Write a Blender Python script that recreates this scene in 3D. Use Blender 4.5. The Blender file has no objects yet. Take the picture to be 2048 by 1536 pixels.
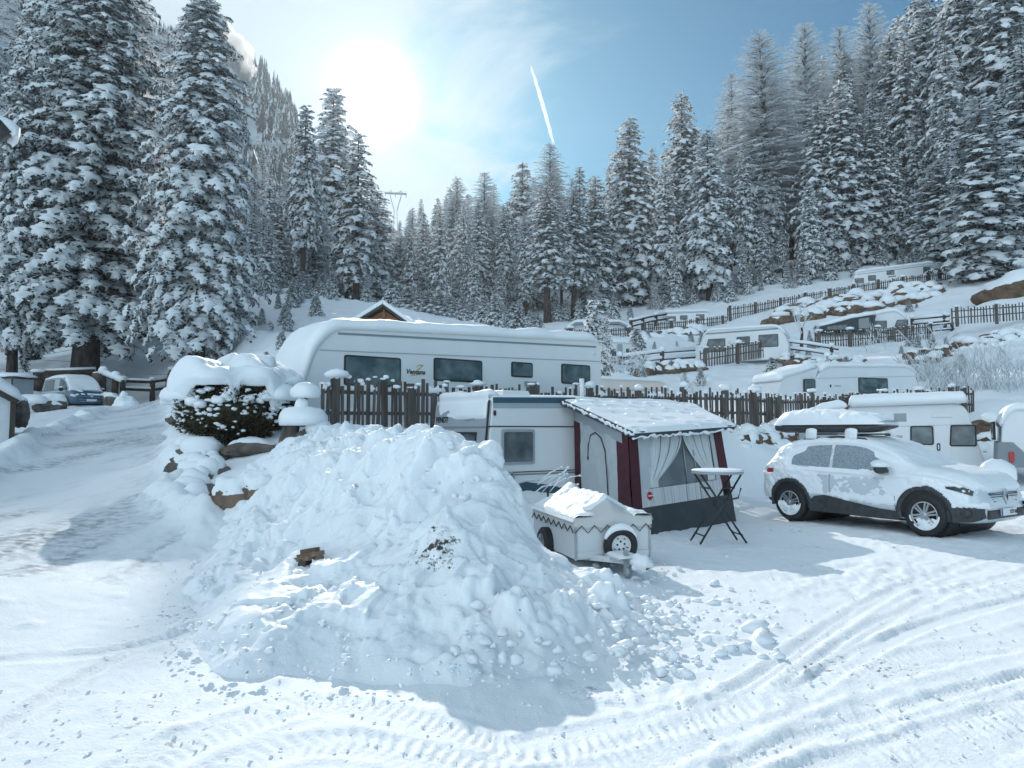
import bpy, bmesh, math, random
import numpy as np
from mathutils import Vector, Matrix
R = math.radians
SC = bpy.context.scene
COL = SC.collection
# ------------------------------------------------------------------ camera model (used to place things at real depths)
FPX, CAMZ, PITCH = 1450.0, 1.8, math.atan(94 / 1450.0)
def ray(px, py):
    v = 768 - py
    return np.array([px - 1024.0, FPX * math.cos(PITCH) - v * math.sin(PITCH), FPX * math.sin(PITCH) + v * math.cos(PITCH)])
def U(px, py, d):
    r = ray(px, py); k = d / r[1]
    return Vector((r[0] * k, d, CAMZ + r[2] * k))
def UZ(px, py, z):
    r = ray(px, py); k = (z - CAMZ) / r[2]
    return Vector((r[0] * k, r[1] * k, z))
class Side:
    """a vertical plane through two (px, depth) points; converts pixels to (distance along it, height)"""
    def __init__(s, a, b):
        A = U(a[0], 862, a[1]); B = U(b[0], 862, b[1])
        s.A = A.xy; s.L = (B.xy - A.xy).length; s.u = (B.xy - A.xy) / s.L
        s.ang = math.atan2(s.u.y, s.u.x)
    def at(s, px, py):
        r = ray(px, py)
        a, b = r[0], r[1]; ux, uy = s.u
        det = a * (-uy) + ux * b
        k = (s.A.x * (-uy) + ux * s.A.y) / det
        t = (a * s.A.y - b * s.A.x) / det
        t = ((Vector((a * k, b * k)) - s.A)).dot(s.u)
        return t, CAMZ + r[2] * k
# ------------------------------------------------------------------ noise
def _hash(ix, iy, iz, seed):
    h = (ix.astype(np.int64) * 374761393 + iy.astype(np.int64) * 668265263 + iz.astype(np.int64) * 2147483647 + seed * 1274126177) & 0xFFFFFFFF
    h = ((h ^ (h >> 13)) * 1274126177) & 0xFFFFFFFF
    h = h ^ (h >> 16)
    return (h & 0xFFFFFF) / float(0xFFFFFF)
def vnoise(x, y, z=None, seed=0):
    x = np.asarray(x, float); y = np.asarray(y, float)
    ix = np.floor(x); iy = np.floor(y); fx = x - ix; fy = y - iy
    fx = fx * fx * fx * (fx * (fx * 6 - 15) + 10); fy = fy * fy * fy * (fy * (fy * 6 - 15) + 10)
    if z is None:
        zz = np.zeros_like(ix)
        a = _hash(ix, iy, zz, seed); b = _hash(ix + 1, iy, zz, seed); c = _hash(ix, iy + 1, zz, seed); d = _hash(ix + 1, iy + 1, zz, seed)
        return (a + (b - a) * fx) * (1 - fy) + (c + (d - c) * fx) * fy
    z = np.asarray(z, float); iz = np.floor(z); fz = z - iz; fz = fz * fz * (3 - 2 * fz)
    def pl(k):
        a = _hash(ix, iy, iz + k, seed); b = _hash(ix + 1, iy, iz + k, seed); c = _hash(ix, iy + 1, iz + k, seed); d = _hash(ix + 1, iy + 1, iz + k, seed)
        return (a + (b - a) * fx) * (1 - fy) + (c + (d - c) * fx) * fy
    return pl(0) * (1 - fz) + pl(1) * fz
def fbm(x, y, z=None, oct=4, seed=0, gain=.5):
    s = 0; a = 1; t = 0; f = 1
    for o in range(oct):
        s = s + a * vnoise(x * f + 17.3 * o, y * f - 9.1 * o, None if z is None else z * f, seed + o); t += a; a *= gain; f *= 2.03
    return s / t          # 0..1
def worley(x, y, seed=0, jitter=.9):
    """distance to the nearest jittered cell point (0..~1) and id noise"""
    ix = np.floor(x); iy = np.floor(y); best = np.full(x.shape, 9.0); idn = np.zeros(x.shape)
    for dx in (-1, 0, 1):
        for dy in (-1, 0, 1):
            cx = ix + dx; cy = iy + dy; z0 = np.zeros_like(cx)
            px = cx + .5 + jitter * (_hash(cx, cy, z0, seed) - .5); py = cy + .5 + jitter * (_hash(cx, cy, z0, seed + 7) - .5)
            d = np.hypot(px - x, py - y); m = d < best
            best = np.where(m, d, best); idn = np.where(m, _hash(cx, cy, z0, seed + 13), idn)
    return best, idn
def worley2(x, y, seed=0, jitter=.95):
    ix = np.floor(x); iy = np.floor(y); best = np.full(x.shape, 9.0); idn = np.zeros(x.shape); bx = np.zeros(x.shape); by = np.zeros(x.shape); id2 = np.zeros(x.shape)
    for dx in (-1, 0, 1):
        for dy in (-1, 0, 1):
            cx = ix + dx; cy = iy + dy; z0 = np.zeros_like(cx)
            ex = x - (cx + .5 + jitter * (_hash(cx, cy, z0, seed) - .5)); ey = y - (cy + .5 + jitter * (_hash(cx, cy, z0, seed + 7) - .5)); d = np.hypot(ex, ey); m = d < best
            best = np.where(m, d, best); bx = np.where(m, ex, bx); by = np.where(m, ey, by); idn = np.where(m, _hash(cx, cy, z0, seed + 13), idn); id2 = np.where(m, _hash(cx, cy, z0, seed + 29), id2)
    return best, idn, id2, bx, by
def sstep(a, b, x):
    t = np.clip((x - a) / (b - a), 0, 1); return t * t * (3 - 2 * t)
class RBF:
    def __init__(s, pts):
        P = np.array([[p[0], p[1]] for p in pts], float); z = np.array([p[2] for p in pts], float); n = len(P)
        D = np.hypot(P[:, None, 0] - P[None, :, 0], P[:, None, 1] - P[None, :, 1])
        A = np.zeros((n + 3, n + 3)); A[:n, :n] = D + np.eye(n) * -.02
        A[:n, n] = 1; A[:n, n + 1:] = P; A[n, :n] = 1; A[n + 1:, :n] = P.T
        s.w = np.linalg.solve(A, np.concatenate([z, np.zeros(3)])); s.P = P
    def __call__(s, x, y):
        x = np.asarray(x, float); y = np.asarray(y, float); sh = x.shape; x = x.ravel(); y = y.ravel(); out = np.zeros(len(x)); n = len(s.P)
        for i in range(0, len(x), 60000):
            a = x[i:i + 60000]; b = y[i:i + 60000]
            D = np.sqrt((a[:, None] - s.P[None, :, 0]) ** 2 + (b[:, None] - s.P[None, :, 1]) ** 2 + .02)
            out[i:i + 60000] = D @ s.w[:n] + s.w[n] + s.w[n + 1] * a + s.w[n + 2] * b
        return out.reshape(sh)
# ------------------------------------------------------------------ objects
def tag(o, label=None, cat=None, group=None, kind=None):
    if label: o['label'] = label
    if cat: o['category'] = cat
    if group: o['group'] = group
    if kind: o['kind'] = kind
    return o
def empty(name, loc=(0, 0, 0), rz=0, label=None, cat=None, group=None):
    o = bpy.data.objects.new(name, None); COL.objects.link(o); o.location = loc; o.rotation_euler = (0, 0, rz); o.empty_display_size = .2
    return tag(o, label, cat, group)
def mesh_np(name, V, F, mats, mi=None, smooth=True):
    """V (n,3); F: list of (m,k) int arrays; mi matching material index arrays"""
    me = bpy.data.meshes.new(name)
    if isinstance(F, np.ndarray): F = [F]; mi = None if mi is None else [mi]
    nf = sum(len(f) for f in F); nl = sum(f.size for f in F)
    me.vertices.add(len(V)); me.vertices.foreach_set('co', np.ascontiguousarray(V, np.float32).ravel())
    me.loops.add(nl); me.loops.foreach_set('vertex_index', np.concatenate([f.ravel() for f in F]).astype(np.int32))
    me.polygons.add(nf)
    tot = np.concatenate([np.full(len(f), f.shape[1]) for f in F]); st = np.concatenate([[0], np.cumsum(tot)[:-1]])
    me.polygons.foreach_set('loop_start', st.astype(np.int32)); me.polygons.foreach_set('loop_total', tot.astype(np.int32))
    for m in mats: me.materials.append(m)
    if mi is not None: me.polygons.foreach_set('material_index', np.concatenate([np.asarray(m).ravel() for m in mi]).astype(np.int32))
    me.polygons.foreach_set('use_smooth', np.full(nf, bool(smooth)))
    me.update(calc_edges=True); me.validate()
    return me
def link(name, me, parent=None, loc=None, rot=None):
    o = bpy.data.objects.new(name, me); COL.objects.link(o)
    if parent: o.parent = parent
    if loc is not None: o.location = loc
    if rot is not None: o.rotation_euler = rot
    return o
def grid_faces(nr, nc, off=0):
    i = np.arange(nr - 1)[:, None] * nc + np.arange(nc - 1)[None, :] + off
    return np.stack([i, i + 1, i + nc + 1, i + nc], -1).reshape(-1, 4)
class MB:
    def __init__(s): s.v = []; s.f = []; s.m = []; s.s = []; s.cur = 0; s.sm = False
    def add(s, vs, fs, m=None, smooth=None):
        o = len(s.v); s.v.extend([tuple(v) for v in vs])
        for f in fs: s.f.append([i + o for i in f]); s.m.append(s.cur if m is None else m); s.s.append(s.sm if smooth is None else smooth)
        return s
    def box(s, c, size, rot=None, m=None, taper=1.0):
        hx, hy, hz = [a / 2 for a in size]; M = rot.to_matrix() if isinstance(rot, (Vector,)) else rot
        vs = []
        for z in (-1, 1):
            k = taper if z > 0 else 1
            for x, y in ((-1, -1), (1, -1), (1, 1), (-1, 1)):
                p = Vector((x * hx * k, y * hy * k, z * hz)); p = (M @ p) if M is not None else p
                vs.append(p + Vector(c))
        return s.add(vs, [(3, 2, 1, 0), (4, 5, 6, 7), (0, 1, 5, 4), (1, 2, 6, 5), (2, 3, 7, 6), (3, 0, 4, 7)], m)
    def bar(s, a, b, w, h=None, m=None, up=(0, 0, 1)):
        a = Vector(a); b = Vector(b); d = b - a; L = d.length; d.normalize(); h = h or w
        u = Vector(up)
        if abs(d.dot(u)) > .98: u = Vector((0, 1, 0))
        x = d.cross(u).normalized(); y = x.cross(d)
        M = Matrix((x, d, y)).transposed()
        return s.box((a + b) / 2, (w, L, h), M, m)
    def tube(s, pts, r, n=8, m=None, cap=True, smooth=True):
        pts = [Vector(p) for p in pts]; rs = r if isinstance(r, (list, tuple)) else [r] * len(pts); vs = []; fs = []
        for i, p in enumerate(pts):
            d = (pts[min(i + 1, len(pts) - 1)] - pts[max(i - 1, 0)]).normalized()
            u = Vector((0, 0, 1)) if abs(d.z) < .95 else Vector((1, 0, 0))
            x = d.cross(u).normalized(); y = x.cross(d)
            for k in range(n):
                a = 2 * math.pi * k / n; vs.append(p + (x * math.cos(a) + y * math.sin(a)) * rs[i])
        for i in range(len(pts) - 1):
            for k in range(n): fs.append((i * n + k, i * n + (k + 1) % n, (i + 1) * n + (k + 1) % n, (i + 1) * n + k))
        if cap: fs.append(tuple(range(n))[::-1]); fs.append(tuple((len(pts) - 1) * n + k for k in range(n)))
        return s.add(vs, fs, m, smooth)
    def prism(s, prof, y0, y1, m=None, axis='y', inset=0):
        """prof: (a,b) polygon in the x-z plane, extruded along y (or z / x)"""
        def P(a, b, c):
            return {'y': (a, c, b), 'z': (a, b, c), 'x': (c, a, b)}[axis]
        n = len(prof); vs = [P(a, b, y0) for a, b in prof] + [P(a, b, y1) for a, b in prof]
        fs = [tuple(range(n)), tuple(range(2 * n - 1, n - 1, -1))] + [(i + n, (i + 1) % n + n, (i + 1) % n, i) for i in range(n)]
        return s.add(vs, fs, m)
    def lathe(s, prof, c=(0, 0, 0), axis='y', n=24, m=None, smooth=True):
        """prof: (r, h) revolved about the axis through c"""
        vs = []; fs = []; k = len(prof)
        for i in range(n):
            a = 2 * math.pi * i / n
            for r, h in prof:
                q = {'y': (r * math.cos(a), h, r * math.sin(a)), 'z': (r * math.cos(a), r * math.sin(a), h), 'x': (h, r * math.cos(a), r * math.sin(a))}[axis]
                vs.append(Vector(q) + Vector(c))
        for i in range(n):
            for j in range(k - 1): fs.append((i * k + j, i * k + j + 1, ((i + 1) % n) * k + j + 1, ((i + 1) % n) * k + j))
        return s.add(vs, fs, m, smooth)
    def blob(s, c, rad, seed=0, amp=.2, freq=1.5, sub=3, m=None, flat=None, M=None):
        V, F = ico(sub); n = fbm(V[:, 0] * freq + seed * 3.1, V[:, 1] * freq + 5 + seed, V[:, 2] * freq, 3, seed)
        W = V * (1 + amp * (n[:, None] * 2 - 1) * 1.6) * np.array(rad)
        if flat is not None: W[:, 2] = np.maximum(W[:, 2], flat)
        if M is not None: W = W @ np.array(M).T
        return s.add(W + np.array(c), F.tolist(), m, True)
    def grid(s, A, m=None, smooth=True, flip=False):
        nr, nc = A.shape[:2]; F = grid_faces(nr, nc)
        if flip: F = F[:, ::-1]
        return s.add(A.reshape(-1, 3), F.tolist(), m, smooth)
    def build(s, name, mats, parent=None, loc=None, bevel=0, seg=2, rot=None):
        me = bpy.data.meshes.new(name); me.from_pydata([tuple(map(float, v)) for v in s.v], [], s.f)
        mats = mats if isinstance(mats, (list, tuple)) else [mats]
        for m in mats: me.materials.append(m)
        me.polygons.foreach_set('material_index', np.array(s.m, np.int32)); me.polygons.foreach_set('use_smooth', np.array(s.s, bool))
        me.update()
        if bevel:
            bm = bmesh.new(); bm.from_mesh(me); bmesh.ops.recalc_face_normals(bm, faces=bm.faces)
            es = [e for e in bm.edges if len(e.link_faces) == 2 and e.calc_face_angle(0) > .5]
            bmesh.ops.bevel(bm, geom=es, offset=bevel, segments=seg, profile=.5, affect='EDGES', clamp_overlap=True)
            bm.to_mesh(me); bm.free()
        return link(name, me, parent, loc, rot)
_ico = {}
def ico(sub):
    if sub not in _ico:
        bm = bmesh.new(); bmesh.ops.create_icosphere(bm, subdivisions=sub, radius=1); bm.verts.ensure_lookup_table()
        _ico[sub] = (np.array([v.co[:] for v in bm.verts]), np.array([[v.index for v in f.verts] for f in bm.faces])); bm.free()
    return _ico[sub]
def round_poly(pts, seg=6):
    """pts: (x, z, radius) -> polygon with rounded corners"""
    out = []; n = len(pts)
    for i in range(n):
        p = Vector(pts[i][:2]); a = Vector(pts[i - 1][:2]) - p; b = Vector(pts[(i + 1) % n][:2]) - p; r = pts[i][2]
        if r <= 0: out.append(tuple(p)); continue
        la, lb = a.length, b.length; a.normalize(); b.normalize()
        h = a.angle(b) / 2; t = min(r / math.tan(h), la * .48, lb * .48)
        A = p + a * t; B = p + b * t
        for k in range(seg + 1):
            w = k / seg; out.append(tuple(A * (1 - w) ** 2 + p * 2 * w * (1 - w) + B * w * w))
    return out
def rrect(x0, z0, x1, z1, r, seg=4): return round_poly([(x0, z0, r), (x1, z0, r), (x1, z1, r), (x0, z1, r)], seg)
def text_to(mb_name, body, size, mat, parent, loc, rot, depth=.004, shear=0, bold=0):
    cu = bpy.data.curves.new(mb_name, 'FONT'); cu.body = body; cu.size = size; cu.extrude = depth; cu.shear = shear; cu.offset = bold; cu.resolution_u = 3
    t = bpy.data.objects.new(mb_name, cu); COL.objects.link(t)
    dg = bpy.context.evaluated_depsgraph_get(); me = bpy.data.meshes.new_from_object(t.evaluated_get(dg))
    bpy.data.objects.remove(t); me.name = mb_name; me.materials.clear(); me.materials.append(mat)
    return link(mb_name, me, parent, loc, rot)
def copy_tree(o, parent=None):
    c = o.copy(); COL.objects.link(c)
    if parent: c.parent = parent
    for ch in list(o.children): copy_tree(ch, c)
    return c
# ------------------------------------------------------------------ materials
def nt(mat): return mat.node_tree.nodes, mat.node_tree.links
def pmat(name, col, rough=.6, metal=0, var=0, vscale=8, bump=0, bscale=40, spec=.5, col2=None, coat=0, trans=0, stretch=None, detail=5, coord='Object'):
    """principled material; colour wanders to col2 through a noise"""
    m = bpy.data.materials.new(name); m.use_nodes = True; N, L = nt(m); b = N['Principled BSDF']
    b.inputs['Base Color'].default_value = (*col, 1); b.inputs['Roughness'].default_value = rough; b.inputs['Metallic'].default_value = metal
    b.inputs['Specular IOR Level'].default_value = spec; b.inputs['Coat Weight'].default_value = coat; b.inputs['Transmission Weight'].default_value = trans
    tc = N.new('ShaderNodeTexCoord'); mp = N.new('ShaderNodeMapping'); L.new(tc.outputs[coord], mp.inputs['Vector'])
    if stretch: mp.inputs['Scale'].default_value = stretch
    if col2 or var:
        c2 = col2 or tuple(c * (1 - var) for c in col)
        n = N.new('ShaderNodeTexNoise'); n.inputs['Scale'].default_value = vscale; n.inputs['Detail'].default_value = detail; L.new(mp.outputs[0], n.inputs['Vector'])
        r = N.new('ShaderNodeValToRGB'); r.color_ramp.elements[0].position = .35; r.color_ramp.elements[1].position = .68
        r.color_ramp.elements[0].color = (*col, 1); r.color_ramp.elements[1].color = (*c2, 1)
        L.new(n.outputs[0], r.inputs[0]); L.new(r.outputs[0], b.inputs['Base Color'])
    if bump:
        n2 = N.new('ShaderNodeTexNoise'); n2.inputs['Scale'].default_value = bscale; n2.inputs['Detail'].default_value = 6; L.new(mp.outputs[0], n2.inputs['Vector'])
        bp = N.new('ShaderNodeBump'); bp.inputs['Strength'].default_value = bump; bp.inputs['Distance'].default_value = .02; L.new(n2.outputs[0], bp.inputs['Height']); L.new(bp.outputs[0], b.inputs['Normal'])
    return m
SNOWC = (.84, .875, .90)
M = {}
M['snow'] = pmat('snow', SNOWC, .55, bump=.35, bscale=30, spec=.25)
M['tree_snow'] = pmat('tree_snow', (.82, .865, .895), .7, spec=.15, var=.07, vscale=2)
def tree_snow_mat(name, col, tr):
    m = bpy.data.materials.new(name); m.use_nodes = True; N, L = nt(m); out = N['Material Output']; N.remove(N['Principled BSDF'])
    d = N.new('ShaderNodeBsdfDiffuse'); t = N.new('ShaderNodeBsdfTranslucent'); mx = N.new('ShaderNodeMixShader'); mx.inputs[0].default_value = tr
    for q in (d, t): q.inputs[0].default_value = (*col, 1)
    L.new(d.outputs[0], mx.inputs[1]); L.new(t.outputs[0], mx.inputs[2]); L.new(mx.outputs[0], out.inputs[0])
    return m
M['tree_snow'] = tree_snow_mat('tree_snow', (.90, .93, .95), .36)
M['frost'] = tree_snow_mat('frost', (.89, .92, .94), .36)
M['far_needle'] = pmat('far_needle', (.03, .045, .05), .8, spec=.1)
M['needle'] = pmat('needle', (.026, .040, .042), .7, spec=.2, col2=(.058, .078, .074), vscale=1.2)
M['larch'] = pmat('larch_twig', (.36, .39, .41), .8, spec=.1, col2=(.66, .70, .73), vscale=1.5)
M['thuja'] = pmat('thuja', (.022, .022, .014), .8, spec=.1, col2=(.085, .075, .042), vscale=9)
M['bark'] = pmat('bark', (.045, .036, .032), .9, col2=(.10, .085, .075), vscale=5, bump=.6, bscale=14, stretch=(1, 1, .25), spec=.1)
M['fence'] = pmat('weathered_wood', (.075, .066, .060), .85, col2=(.16, .145, .135), vscale=6, bump=.4, bscale=30, stretch=(1, 1, .15), spec=.1)
M['fence_dark'] = pmat('dark_wood', (.05, .042, .038), .85, col2=(.10, .085, .075), vscale=3, bump=.3, bscale=25, spec=.1)
M['redwood'] = pmat('red_stained_wood', (.11, .045, .034), .8, col2=(.17, .075, .055), vscale=4, spec=.1)
M['gable'] = pmat('gable_timber', (.26, .115, .06), .75, col2=(.38, .18, .09), vscale=3, bump=.3, bscale=20, stretch=(.3, 1, 3), spec=.2)
M['rock'] = pmat('rock', (.085, .075, .068), .9, col2=(.19, .165, .145), vscale=3.5, bump=.9, bscale=9, spec=.15)
M['brownrock'] = pmat('brown_rock', (.10, .07, .052), .9, col2=(.22, .165, .125), vscale=2.2, bump=.9, bscale=7, spec=.1)
M['earth'] = pmat('bare_earth', (.10, .065, .045), .95, col2=(.19, .13, .095), vscale=2.5, bump=.8, bscale=6, spec=.05)
M['white'] = pmat('caravan_white', (.74, .765, .78), .32, var=.05, vscale=1.2, spec=.5, bump=.03, bscale=5)
M['cream'] = pmat('caravan_cream', (.70, .64, .60), .35, var=.05, vscale=1.2)
M['greypanel'] = pmat('grey_panel', (.36, .40, .43), .4, var=.1, vscale=2)
M['trim'] = pmat('grey_trim', (.22, .25, .27), .4)
M['teal'] = pmat('teal_band', (.035, .09, .13), .4, var=.15)
M['rubber'] = pmat('black_rubber', (.018, .019, .021), .6, var=.3, vscale=20)
M['plastic'] = pmat('black_plastic', (.032, .035, .038), .5, col2=(.055, .058, .062), vscale=12, bump=.1, bscale=90)
M['pane'] = pmat('tinted_acrylic', (.035, .050, .058), .10, spec=.7, col2=(.15, .18, .195), vscale=2.2, bump=.22, bscale=2.6, detail=3)  # lighter noise colour paints streaky reflections into the panes
M['glass'] = pmat('car_glass', (.02, .03, .036), .06, spec=.7)
M['frostglass'] = pmat('frosted_glass', (.15, .19, .215), .45, spec=.4, col2=(.40, .47, .52), vscale=46, stretch=(1, 1, 1.8), bump=.5, bscale=50, detail=8)
M['alu'] = pmat('alloy', (.55, .57, .58), .35, metal=.8, var=.1)
M['steel'] = pmat('galvanised', (.42, .45, .47), .45, metal=.6, var=.2)
M['black_metal'] = pmat('black_metal', (.02, .022, .025), .4, spec=.5)
M['carwhite'] = pmat('car_paint', (.60, .66, .70), .3, coat=.5, var=.05)
M['carblue'] = pmat('blue_paint', (.018, .085, .15), .3, coat=.6)
M['carsilver'] = pmat('silver_paint', (.28, .34, .38), .3, coat=.6)
M['red'] = pmat('red_lens', (.45, .02, .025), .2, spec=.6)
M['lens'] = pmat('lamp_lens', (.65, .68, .70), .12, spec=.8)
M['burgundy'] = pmat('burgundy_canvas', (.075, .012, .022), .8, var=.25, vscale=6, bump=.3, bscale=9)
M['greycanvas'] = pmat('grey_canvas', (.055, .065, .073), .85, var=.2, vscale=5, bump=.25, bscale=7)
M['palecanvas'] = pmat('pale_canvas', (.50, .54, .56), .85, var=.08, vscale=4, bump=.2, bscale=6)
M['tarp'] = pmat('pale_tarpaulin', (.58, .585, .575), .75, var=.08, vscale=4, bump=.3, bscale=8)
M['curtain'] = pmat('net_curtain', (.70, .74, .76), .9, var=.12, vscale=14, stretch=(1, 1, .05))
M['black'] = pmat('black_ink', (.012, .013, .015), .5)
M['yellow'] = pmat('yellow_ink', (.62, .42, .10), .5)
M['greyink'] = pmat('grey_ink', (.35, .36, .36), .5)
M['plate'] = pmat('plate_white', (.75, .77, .78), .4)
M['plateblue'] = pmat('plate_blue', (.02, .06, .3), .4)
M['ropeblack'] = pmat('cord', (.02, .022, .025), .7)
M['trailerwhite'] = pmat('trailer_panel', (.66, .70, .72), .4, var=.06, vscale=1.5, bump=.03, bscale=4)
M['wallwhite'] = pmat('white_render', (.68, .72, .74), .8, var=.06, bump=.2, bscale=30)
M['bin'] = pmat('green_bin', (.04, .10, .05), .5)
# ================================================================== camera, light, sky
cam = bpy.data.cameras.new('camera'); cam.sensor_width = 36; cam.lens = FPX / 2048 * 36; cam.clip_end = 30000; cam.clip_start = .05
camo = bpy.data.objects.new('camera', cam); COL.objects.link(camo); camo.location = (0, 0, CAMZ); camo.rotation_euler = (R(90) + PITCH, 0, 0)
SC.camera = camo
_s = ray(745, 190); SUN = Vector(_s).normalized()
SUN_EL = math.asin(SUN.z); SUN_AZ = math.atan2(SUN.x, SUN.y)
sl = bpy.data.lights.new('sun', 'SUN'); sl.energy = 2.35; sl.angle = R(.5); sl.color = (1, .965, .91)
so = bpy.data.objects.new('sun', sl); COL.objects.link(so); so.rotation_euler = SUN.to_track_quat('Z', 'Y').to_euler(); so.location = (0, 0, 60)
W = bpy.data.worlds.new('World'); SC.world = W; W.use_nodes = True
def build_sky():
    N, L = W.node_tree.nodes, W.node_tree.links; bg = N['Background']
    sky = N.new('ShaderNodeTexSky'); sky.sky_type = 'NISHITA'; sky.sun_disc = False; sky.sun_elevation = SUN_EL; sky.sun_rotation = SUN_AZ
    sky.altitude = 1500; sky.air_density = 1.0; sky.dust_density = 1.0; sky.ozone_density = 2.0
    def math_(op, a, b=None, clamp=False):
        n = N.new('ShaderNodeMath'); n.operation = op; n.use_clamp = clamp
        for i, q in enumerate((a, b)):
            if q is None: continue
            if isinstance(q, (int, float)): n.inputs[i].default_value = q
            else: L.new(q, n.inputs[i])
        return n.outputs[0]
    def mix(f, a, b):
        n = N.new('ShaderNodeMix'); n.data_type = 'RGBA'
        for k, q in ((0, f), (6, a), (7, b)):
            if isinstance(q, (int, float)): n.inputs[k].default_value = q
            elif isinstance(q, tuple): n.inputs[k].default_value = (*q, 1)
            else: L.new(q, n.inputs[k])
        return n.outputs[2]
    tc = N.new('ShaderNodeTexCoord'); D = tc.outputs['Generated']
    sep = N.new('ShaderNodeSeparateXYZ'); L.new(D, sep.inputs[0])
    # teal-leaning winter sky
    hs = N.new('ShaderNodeMix'); hs.data_type = 'RGBA'; hs.blend_type = 'MULTIPLY'; hs.inputs[0].default_value = 1
    L.new(sky.outputs[0], hs.inputs[6]); hs.inputs[7].default_value = (*SKY_TINT, 1)
    # thin cloud: noise on the cloud layer overhead
    zz = math_('ADD', sep.outputs[2], .22); px = math_('DIVIDE', sep.outputs[0], zz); py = math_('DIVIDE', sep.outputs[1], zz)
    cb = N.new('ShaderNodeCombineXYZ'); L.new(px, cb.inputs[0]); L.new(py, cb.inputs[1])
    n1 = N.new('ShaderNodeTexNoise'); n1.inputs['Scale'].default_value = 2.3; n1.inputs['Detail'].default_value = 9; n1.inputs['Roughness'].default_value = .58; n1.inputs['Distortion'].default_value = .5; L.new(cb.outputs[0], n1.inputs['Vector'])
    # more cloud towards the left (west), little to the right
    left = math_('MULTIPLY_ADD', sep.outputs[0], -1.25); N_ = left.node; N_.inputs[2].default_value = .10
    rear = math_('MULTIPLY', math_('MAXIMUM', math_('MULTIPLY', sep.outputs[1], -1), 0), .75)      # unseen cloud added behind the camera to fill the shade
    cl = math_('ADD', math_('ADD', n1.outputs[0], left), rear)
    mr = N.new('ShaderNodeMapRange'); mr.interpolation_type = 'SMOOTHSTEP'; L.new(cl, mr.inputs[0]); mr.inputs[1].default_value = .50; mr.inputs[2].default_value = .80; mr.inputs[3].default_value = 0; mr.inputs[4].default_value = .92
    # light scattered towards the viewer near the sun
    vm = N.new('ShaderNodeVectorMath'); vm.operation = 'DOT_PRODUCT'; nm = N.new('ShaderNodeVectorMath'); nm.operation = 'NORMALIZE'; L.new(D, nm.inputs[0]); L.new(nm.outputs[0], vm.inputs[0]); vm.inputs[1].default_value = SUN[:]
    dt = math_('MAXIMUM', vm.outputs['Value'], 0)
    a1 = math_('MULTIPLY', math_('POWER', dt, 55), GLOW[0]); a2 = math_('MULTIPLY', math_('POWER', dt, 380), GLOW[1]); a3 = math_('MULTIPLY', math_('POWER', dt, 2200), GLOW[2])
    glow = math_('ADD', math_('ADD', a1, a2), a3)
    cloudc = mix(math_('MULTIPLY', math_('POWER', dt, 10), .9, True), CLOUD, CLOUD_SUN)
    # unseen clouds behind the camera brightened as added fill for shaded faces
    fr = N.new('ShaderNodeVectorMath'); fr.operation = 'SCALE'; L.new(cloudc, fr.inputs[0]); L.new(math_('ADD', math_('MULTIPLY', math_('MAXIMUM', math_('MULTIPLY', sep.outputs[1], -1), 0), REAR_FILL), 1), fr.inputs['Scale'])
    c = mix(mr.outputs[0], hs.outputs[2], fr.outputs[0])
    gl = N.new('ShaderNodeMix'); gl.data_type = 'RGBA'; gl.blend_type = 'ADD'; gl.inputs[0].default_value = 1; L.new(c, gl.inputs[6])
    gm = N.new('ShaderNodeCombineColor'); L.new(math_('MULTIPLY', glow, .95), gm.inputs[0]); L.new(math_('MULTIPLY', glow, 1.0), gm.inputs[1]); L.new(math_('MULTIPLY', glow, 1.03), gm.inputs[2])
    L.new(gm.outputs[0], gl.inputs[7])
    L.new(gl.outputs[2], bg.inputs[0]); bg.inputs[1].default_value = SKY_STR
SKY_STR = .14; SKY_TINT = (.125, .315, .355); CLOUD = (2.6, 3.25, 3.75); CLOUD_SUN = (2.6, 3.05, 3.35); GLOW = (.26, 1.2, 26); REAR_FILL = 1.0
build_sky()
VS = SC.view_settings; VS.view_transform = 'Standard'; VS.look = 'None'; VS.exposure = .76; VS.gamma = 1; VS.use_curve_mapping = False
SC.cycles.max_bounces = 6; SC.cycles.diffuse_bounces = 3; SC.cycles.glossy_bounces = 3; SC.cycles.transmission_bounces = 4; SC.cycles.volume_bounces = 0; SC.cycles.transparent_max_bounces = 8
SC.cycles.use_denoising = True; SC.cycles.use_adaptive_sampling = True; SC.cycles.sample_clamp_indirect = 6; SC.cycles.caustics_reflective = False; SC.cycles.caustics_refractive = False

# ================================================================== terrain
gp = [(0, 0, 0), (0, 2, 0), (4, 2, 0), (9, 3, 0), (16, 5, .1), (3, 6, 0), (7, 7, .02), (12, 10, .08), (1.2, 8.4, .03), (3, 9, 0), (5, 11, .02), (6.9, 12.1, .07), (5.5, 14.3, .06), (8.5, 14, .1), (10, 17, .15), (6.5, 17, .1), (2.5, 13.4, -.05), (4.6, 15, -.03), (13, 18, .35), (16, 22, .3), (9, 20, .2), (7.6, 20.6, .15), (12, 23, .25), (0, 12.5, 0), (1, 10, .05), (3, 16.5, 0), (6, 19.5, .1),
      (22, 14, .5), (30, 20, 1.2), (-2, 2, .05), (-3, 4, .08), (-2.2, 5.5, .06), (-1, 4.8, .0), (-6, 3, .18), (-12, 4, .6), (-20, 6, 1.0), (0, -6, -.2), (10, -6, 0), (-10, -6, .3), (30, -6, .5), (-30, -6, .8), (0, -30, -1), (40, -30, 0), (-40, -30, 1)]
def RX(px, d): return (px - 1024) / FPX * d
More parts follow.
